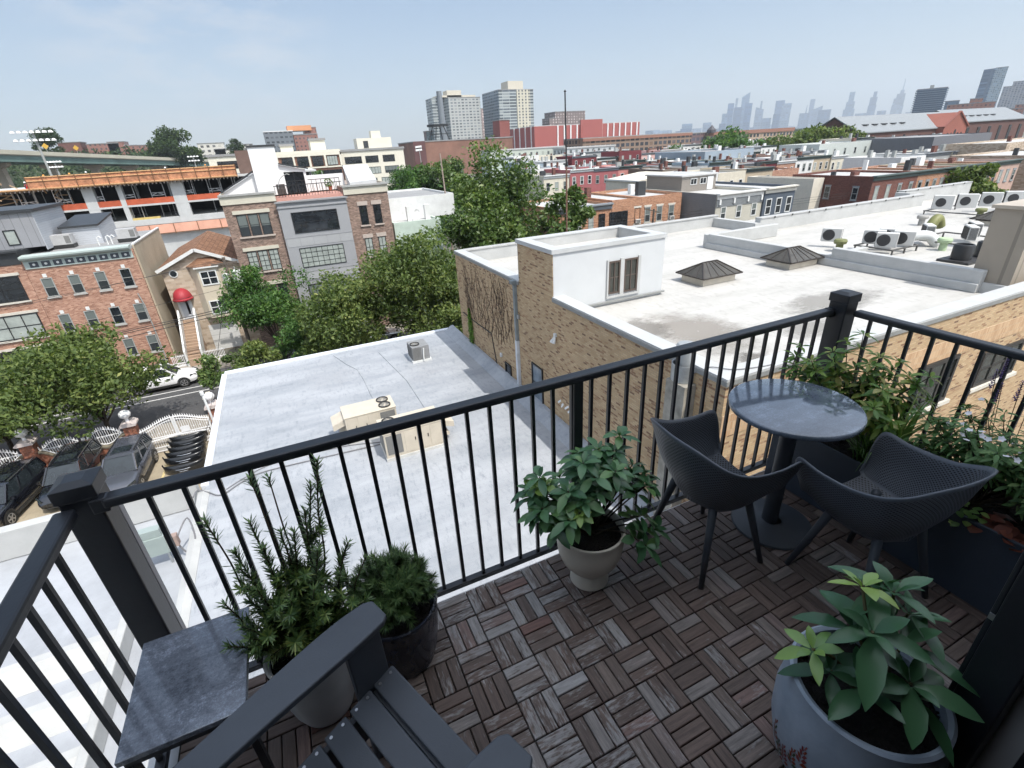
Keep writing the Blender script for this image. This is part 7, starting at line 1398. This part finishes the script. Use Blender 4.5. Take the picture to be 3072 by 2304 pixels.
redm = M('storage_red', (.30, .085, .075), .7, .06, .05); a = P(f3(1160, 455), Y=400); b = P(f3(2072, 425), Y=400); l0 = P(f3(972, 490), Y=470); t = thing('storage_building', 'long salmon red storage building with white ribs', 'storage building', ((a.x+b.x)/2, 400, G)); MB().box(a.x, 400, G, b.x, 475, (a.z+b.z)/2).build('wall', redm, t); MB().box(a.x, 400.3, (a.z+b.z)/2+.002, b.x, 475, (a.z+b.z)/2+.5).build('roof', roof_w, t)
for k in range(17): x = a.x+(b.x-a.x)*(k+.5)/17; (MB().box(x-.55, 399.4, G, x+.55, 399.98, (a.z+b.z)/2).build('rib', hw, t) if k > 2 else None)
for k in range(6): MB().box(a.x-.5, 405+k*11, G, a.x-.02, 406.2+k*11, a.z).build('rib', hw, t)
x = P(f3(1660, 430), Y=398).x; MB().box(x-11, 398.5, G, x+11, 399.38, (a.z+b.z)/2+3.5).build('tall_bay', redm, t)
gt = WGRID('grey_tower_wall', (.36, .37, .36), (.09, .10, .11), 4.6, 3.1, .62, .5); yt_ = WGRID('cream_tower_wall', (.50, .47, .38), (.07, .075, .08), 4.4, 3.1, .45, .6); gs_ = WGRID('banded_tower_wall', (.33, .36, .36), (.05, .06, .07), 9, 3.1, .95, .55)
t, xa_, xb_, zt6 = pxbox('grey concrete apartment tower left of the pair', f3, 415, 690, 210, 620, 45, gt, 'apartment tower', 'apartment_tower'); MB().box(xa_-14, 640, G, xa_, 665, zt6+2).build('west_wing', gs_, t); MB().box(xa_+4, 635, zt6+.6, xa_+22, 650, zt6+9).build('roof_house', M('tower_cream', (.50, .46, .38), .8), t); MB().box(xa_-8, 635, zt6+2, xa_+40, 655, zt6+4).build('roof_rim', M('tower_cream', (.50, .46, .38), .8), t)
t, xa_, xb_, zt6 = pxbox('taller banded tower with a cream right half', f3, 850, 1150, 142, 600, 50, gs_, 'apartment tower', 'apartment_tower'); xm = P(f3(1005, 150), Y=600).x; MB().box(xm, 599, G, xm+(xb_-xm)*.78, 599.98, zt6).build('cream_face', yt_, t); MB().box(xa_-.5, 600.5, G, xa_-.02, 650, zt6).build('west_face', WGRID('blue_band_wall', (.20, .24, .28), (.06, .08, .1), 5, 3.1, .8, .5), t); MB().box(xm-6, 610, zt6+.6, xm+14, 630, zt6+10).build('roof_house', M('tower_cream', (.50, .46, .38), .8), t)
bm4 = WGRID('brown_tower_wall', (.27, .21, .2), (.42, .36, .34), 4.2, 3.2, .4, .5); pxbox('pinkish brown tower between the two big towers', f3, 695, 805, 305, 700, 40, bm4, 'apartment tower', 'apartment_tower')
bm5 = WGRID('dark_block_wall', (.15, .115, .11), (.26, .23, .22), 4.2, 3.2, .4, .5); pxbox('dark brown flats behind the red storage building', f3, 1340, 1600, 330, 650, 30, bm5, 'apartment block', 'apartment_block'); pxbox('lower dark brown wing of the flats', f3, 1290, 1385, 388, 640, 20, bm5, 'apartment block', 'apartment_block')
fw2 = WGRID('factory_grid_wall', (.21, .145, .105), (.03, .033, .04), 4.0, 3.4, .68, .62); fw3 = WGRID('factory_pale_wall', (.33, .25, .18), (.03, .033, .04), 3.6, 3.6, .62, .6)
t, xa_, xb_, zt6 = pxbox('long brick factory with a grid of dark windows', f4, -560, 645, 690, 300, 24, fw2, 'factory', 'factory'); MB().box(xa_-.2, 299.3, zt6-1.6, xb_, 299.98, zt6+.1).build('parapet_band', M('factory_cap', (.24, .12, .085), .8), t)
pxbox('dark steel framed bay between the factory wings', f4, 648, 838, 662, 303, 20, WGRID('dark_bay_wall', (.13, .085, .085), (.06, .06, .08), 4, 3.6, .7, .6), 'factory', 'factory'); t, xa_, xb_, zt6 = pxbox('pale far wing of the factory with a curved roofline', f4, 842, 1775, 632, 300, 24, fw3, 'factory', 'factory'); MB().box(xa_, 299.3, zt6-1.8, xb_, 299.98, zt6+.6).build('parapet_band', M('factory_cap', (.24, .12, .085), .8), t)
t = thing('steeple', 'small dark pointed steeple on the factory roof', 'steeple', (P(f4(865, 640), Y=299).x, 299, zt6)); c_ = P(f4(870, 585), Y=299); m = MB(); m.lathe([(3.2, zt6), (3.0, zt6+2), (.001, c_.z+1)], (c_.x, 299, 0), 8); m.build('spire', M('slate_spire', (.06, .06, .07), .7), t)
pxbox('pale green and cream town row with narrow bays', f3, 770, 1425, 655, 250, 12, WGRID('town_row_wall', (.44, .47, .42), (.10, .11, .11), 3.4, 3.2, .35, .5), 'terrace', 'town_terrace', cap=roof_w); pxbox('grey and white gabled town row', f3, 1425, 1860, 640, 235, 12, WGRID('town_row_grey', (.40, .42, .43), (.09, .10, .1), 3.4, 3.2, .4, .5), 'terrace', 'town_terrace', cap=roof_w)
# the long sheds with grey metal roofs
mr = LAP('grey_metal_roof', (.20, .215, .225), 1.4, True, .5, .06, .3); sb_b = M('shed_brick', (.10, .05, .042), .85, .2, .08)
def shed(label, x0, x1, y0, y1, ze, zr_): 
    t = thing('long_shed', label, 'hall', ((x0+x1)/2, y0, G)); ym = (y0+y1)/2; MB().prism([(y0, G), (y1, G), (y1, ze), (ym, zr_), (y0, ze)], x0, x1, 'x').build('wall', sb_b, t)
    for s, ye_ in ((-1, y0-.6), (1, y1+.6)): m = MB(); m.add([(x0-.4, ye_, ze-.1), (x1, ye_, ze-.1), (x1, ym, zr_+.35), (x0-.4, ym, zr_+.35), (x0-.4, ye_, ze+.3), (x1, ye_, ze+.3), (x1, ym, zr_+.7), (x0-.4, ym, zr_+.7)], [(0, 1, 2, 3), (4, 5, 6, 7), (0, 1, 5, 4), (0, 3, 7, 4)]); m.build('roof', mr, t)
    m = MB(); n = int((x1-x0)/9)
    for k in range(n): MB().box(x0+6+k*9, y0-.25, G+2, x0+8+k*9, y0-.02, ze-2.2).build('window', G_DARK, t)
    for k in range(5): x = x0+8+k*6; u = .4; yy = y0+(ym-y0)*u; zz = ze+(zr_-ze)*u+.75; MB().box(x, yy-1, zz-.3, x+2.6, yy+1, zz+.12).build('roof_light', dm_, t)
    return t
shed('long brick shed with a grey metal roof, nearer gable end', 214, 286, 136, 158, -1.2, 4.6); t = shed('second long grey roofed shed behind the brick gable', 287, 345, 138, 160, .4, 5.4)
gx = P(f5(1410, 800), Y=134).x; t = thing('brick_gable', 'red brick cross gable with arched windows on the sheds', 'gable', (gx, 134, G)); m = MB(); m.prism([(gx-8, G), (gx+8, G), (gx+8.6, -.6), (gx+.6, 4.6), (gx-.6, 4.6), (gx-8.6, -.6)], 133, 147); m.build('wall', M('gable_red', (.25, .085, .06), .8, .12, .1), t)
for k in range(5): x = gx-5.4+k*2.5; hh = 1.2 if k == 2 else 0; MB().prism([(x, -8), (x+1.3, -8), (x+1.3, -4+hh), (x+1.1, -3.4+hh), (x+.65, -3.1+hh), (x+.2, -3.4+hh), (x, -4+hh)], 132.9, 132.99).build('arched_window', G_DARK, t)
for s in (-1, 1): MB().bar((gx+s*9, 133, -.9), (gx, 133, 4.9), 1.0, .5).build('gable_coping', M('coping_red', (.22, .075, .055), .8), t)
# river side towers
t, xa_, xb_, z6, lc = fbox('dark blue tower ringed with thin balconies', f5, 1040, 1365, 318, 430, 30, GLASS('deep_blue_glass', (.07, .13, .21), .15, .3), 'apartment tower', 'glass_tower'); m = MB()
for k in range(24): z = z6-1-k*2.4; m.box(xa_-1.6-.3*(k % 2), -1.8, z, xb_+1.6, 31, z+.5)
ob('balcony_slab', m.mesh('balcony_slab', M('slab_grey', (.20, .26, .34), .7)), t); ob('roof_house', MB().box(xa_+12, 6, z6+.8, xb_-14, 22, z6+4.5).mesh('roof_house', F_GREY), t)
t, xa_, xb_, z6, lc = fbox('tall slim blue glass tower at the right', f5, 1905, 2040, 82, 620, 30, WGRID('pale_glass_wall', (.30, .36, .40), (.12, .17, .22), 3.2, 3.2, .7, .6, .3), 'apartment tower', 'glass_tower'); xs_ = lc(1772, 95)[0]
ob('west_face', MB().prism([(xa_-.02, -.01), (xa_-.02, 30), (xs_+.5, 42), (xs_, 14)], 0, z6, 'z').mesh('west_face', WGRID('blue_glass_wall', (.12, .17, .24), (.07, .11, .17), 3.4, 3.2, .8, .7, .2)), t)
sw_ = WGRID('striped_wall', (.34, .34, .36), (.10, .12, .15), 5, 3.2, .6, .6); fbox('striped grey tower cut by the right frame edge', f5, 1990, 2330, 285, 640, 30, sw_, 'apartment tower', 'striped_tower'); fbox('rounded upper part of the striped tower', f5, 2100, 2330, 232, 655, 20, sw_, 'apartment tower', 'striped_tower')
fbox('low blue glass block beside the ringed tower', f5, 1345, 1500, 455, 450, 24, WGRID('mid_glass', (.14, .19, .25), (.06, .09, .13), 4, 3.4, .8, .6, .2), 'office block', 'glass_block')
am5 = WGRID('arcade_wall', (.34, .35, .35), (.07, .075, .08), 4.6, 4.2, .55, .6); bm6 = WGRID('red_flats_wall', (.32, .15, .11), (.10, .08, .08), 4, 3.4, .45, .5)
fbox('grey arcaded block before the striped tower', f5, 1410, 1860, 560, 330, 24, am5, 'apartment block', 'apartment_block'); fbox('dark red flats behind the arcaded block', f5, 1370, 1660, 492, 360, 20, bm6, 'apartment block', 'apartment_block'); fbox('stepped pinkish brick flats below the glass tower', f5, 1650, 1900, 470, 370, 20, bm6, 'apartment block', 'apartment_block'); fbox('topmost red brick step of the flats', f5, 1620, 1760, 430, 380, 16, bm6, 'apartment block', 'apartment_block'); fbox('brick flats at the right frame edge', f5, 1910, 2200, 545, 340, 20, bm6, 'apartment block', 'apartment_block'); fbox('small orange brick tower at the frame edge', f5, 2120, 2230, 495, 335, 14, bm6, 'apartment block', 'apartment_block')
# ------------------------------------------------------------------ skyline across the river
skm = [WGRID('sky_glass_%d' % i, c, mul(c, .7), 26, 18, .7, .6, .4) for i, c in enumerate(((.12, .19, .29), (.07, .13, .24), (.17, .23, .32), (.05, .10, .19)))]
YS = 3900
def sky_tower(label, f, x0, x1, yt, k=0, depth=70, slant=0, spire=None, steps=(), dY=0):
    c, rz, loc = facing(f, x0, x1, yt, YS+dY); a, b = loc(x0, yt), loc(x1, yt); z = (a[1]+b[1])/2; t = thing('skyscraper', label, 'skyscraper', c, rz, 'hazy skyscrapers on the skyline'); w = b[0]-a[0]
    ob('shaft', MB().prism([(a[0], 0), (b[0], 0), (b[0], z+max(0, slant)*w), (a[0], z+max(0, -slant)*w)], 0, depth).mesh('shaft', skm[k % 4]), t)
    for q0, q1, yy in steps: p, q = loc(q0, yy), loc(q1, yy); ob('upper_stage', MB().box(p[0], 5, z-200, q[0], depth-5, (p[1]+q[1])/2).mesh('upper_stage', skm[k % 4]), t)
    if spire: p = loc(*spire); ob('spire', MB().cyl((p[0], 20, z-60), (p[0], 20, p[1]), w*.13, w*.02, 8).mesh('spire', skm[k % 4]), t)
    return t
for i, (lb, f, q, kw) in enumerate((
 ('flat topped tower at the left of the main cluster', f4, (985, 1050, 445), {}), ('tall flat tower second in the main cluster', f4, (1050, 1118, 332), {}), ('very slim tower behind the main cluster', f4, (1135, 1162, 275), {'dY': 900}), ('broad tower below the tallest of the cluster', f4, (1115, 1205, 375), {}), ('tallest cluster tower with a slanted crown and ledge', f4, (1205, 1290, 260), {'slant': .55}), ('glass tower with a kinked front right of the tallest', f4, (1240, 1320, 330), {'dY': -300}), ('slanted top tower right of the main cluster', f4, (1352, 1442, 400), {'slant': -.3}), ('needle thin tower above the slanted one', f4, (1412, 1432, 305), {'dY': 900}), ('low arched block between the clusters', f4, (1420, 1525, 495), {}), ('left of the twin towers in the middle', f4, (1580, 1680, 300), {}), ('right of the twin towers in the middle', f4, (1650, 1755, 332), {'dY': -200}), ('lower block before the twin towers', f4, (1550, 1625, 450), {'dY': -400}), ('stepped block with a thin spire', f4, (1840, 1950, 440), {'spire': (1925, 350)}), ('lone very slim square tower', f4, (1962, 2015, 285), {'dY': 700}), ('wedge topped tower right of the slim one', f4, (1990, 2090, 395), {'slant': .35}), ('broad dark block at the right of the middle group', f4, (2050, 2190, 402), {'dY': -200}), ('small block far left of the skyline', f4, (540, 655, 558), {}), ('blue low block at the far left', f4, (520, 640, 612), {'dY': -500}), ('squat block left of the twin chimneys', f4, (772, 865, 545), {}), ('low hazy block behind the factory roof', f4, (950, 1020, 555), {'dY': -300}),
 ('stepped office tower left of the spired one', f5, (215, 340, 545), {'steps': ((250, 345, 460), (290, 350, 352))}), ('slender tower with a rounded crown', f5, (490, 580, 500), {'steps': ((515, 595, 410), (555, 595, 348))}), ('spired stepped tower, tallest at the right', f5, (750, 880, 500), {'steps': ((775, 895, 420), (810, 905, 370), (850, 895, 330)), 'spire': (906, 203)}), ('short block right of the spired tower', f5, (902, 968, 576), {}), ('low stepped block between the slender towers', f5, (345, 470, 590), {}), ('low block left of the spired tower', f5, (590, 690, 560), {}), ('pale block behind the shed ridge', f5, (0, 80, 550), {}))): sky_tower('hazy '+lb, f, *q, k=i, **kw)
m = MB(); r = random.Random(4); x = 2600
sk = T('low hazy band of city blocks along the far shore', 'city blocks', 5000, YS+200, 'far_city'); 
while x < 9500: w = r.uniform(60, 160); h = r.uniform(15, 75); m.box(x, YS+150, G, x+w, YS+260, G+h); x += w
m.build('blocks', skm[2], sk); sk['kind'] = 'stuff'
# ------------------------------------------------------------------ trees farther off
rt = [('rounded green tree before the long factory', (1455, 332), 165, 34, 'lush'), ('broad green tree right of the factory bay', (1592, 312), 185, 55, 'lush'), ('low dark tree beneath the broad factory tree', (1527, 345), 150, 28, 'dark'), ('large olive tree left of the long sheds', (1735, 312), 150, 58, 'oak'), ('olive tree beside the shed gable end', (1815, 305), 140, 44, 'oak'), ('small tree before the shed wall', (1912, 320), 130, 22, 'dark'), ('green trees among the roofs below the brick gable', (2010, 330), 105, 42, 'lush'), ('leafy tree at the right end of the brick terrace', (2105, 380), 37, 52, 'oak'), ('green tree behind the roof terrace hatch', (690, 377), 120, 32, 'lush'), ('wide green tree mass left of the pear tree', (900, 390), 120, 62, 'lush'), ('taller green tree behind the wide mass', (965, 370), 115, 58, 'dark'), ('green tree right of the apartment complex', (868, 372), 150, 40, 'lush'), ('green tree before the warehouse annex', (1010, 400), 95, 45, 'dark'), ('small green tree left of the pink row', (1190, 372), 105, 22, 'dark'), ('dense tree at the hill left of the floodlight', (95, 298), 420, 46, 'far'), ('dense tree clump on the hill by the pale flats', (375, 320), 430, 74, 'far'), ('single round tree on the hill right of the clump', (508, 312), 430, 26, 'far')]
for i, (lb, q, Yd, rp_, kd) in enumerate(rt):
    c_ = P(D(*q), Y=Yd); rad = (P(D(q[0]+rp_, q[1]), Y=Yd).x-P(D(q[0]-rp_, q[1]), Y=Yd).x)/2*(.68+.24*math.cos(math.atan2(c_.x, Yd))); top = P(D(q[0], q[1]-rp_*.58), Y=Yd).z; top = max(top, G+4)
    tree(lb, (c_.x, Yd, G if kd != 'far' else max(G, c_.z-rad*1.6)), top, rad, kd, int(min(9000, 2600+rp_*80)), max(.22, rad*.062), 26, 50+i, low=.22, name='leafy_tree', thick=.25)
n = 4200; rg = np.random.default_rng(19); xs, ys = rg.uniform(8, 46, n), rg.uniform(70, 118, n); zs = G+rg.uniform(3, 9.5, n)*np.abs(np.sin(xs*.32)*np.cos(ys*.2))**.35; o = leafcloud('garden_trees', TL['lush'], np.stack([xs, ys, zs], 1), .5, rg, np.clip(rg.normal(.4, .2, n), 0, 1)); tag(o, 'mass of back garden greenery behind the low white building', 'greenery', kind='stuff')
n = 26000; rg = np.random.default_rng(23); xs = rg.uniform(-100, 2400, n); ys = rg.uniform(620, 1500, n); zs = G+rg.uniform(0, 14, n)*np.abs(np.sin(xs*.03+ys*.02)); o = leafcloud('distant_woods', TL['far'], np.stack([xs, ys, zs], 1), 5, rg, np.clip(rg.normal(.4, .2, n), 0, 1)); tag(o, 'far band of trees and low roofs toward the horizon', 'woodland', kind='stuff')
# ------------------------------------------------------------------ haze
t = NT('summer_haze'); t.n.remove(t.b); v = t.n.new('ShaderNodeVolumePrincipled'); v.inputs['Color'].default_value = (.84, .92, 1, 1); v.inputs['Density'].default_value = .00014; v.inputs['Anisotropy'].default_value = .2; t.link(v.outputs[0], t.n['Material Output'].inputs['Volume'])
hz_ = MB().box(-3000, -3000, G-1, 11500, 6500, 620).build('haze', t.mat); hz_['kind'] = 'stuff'
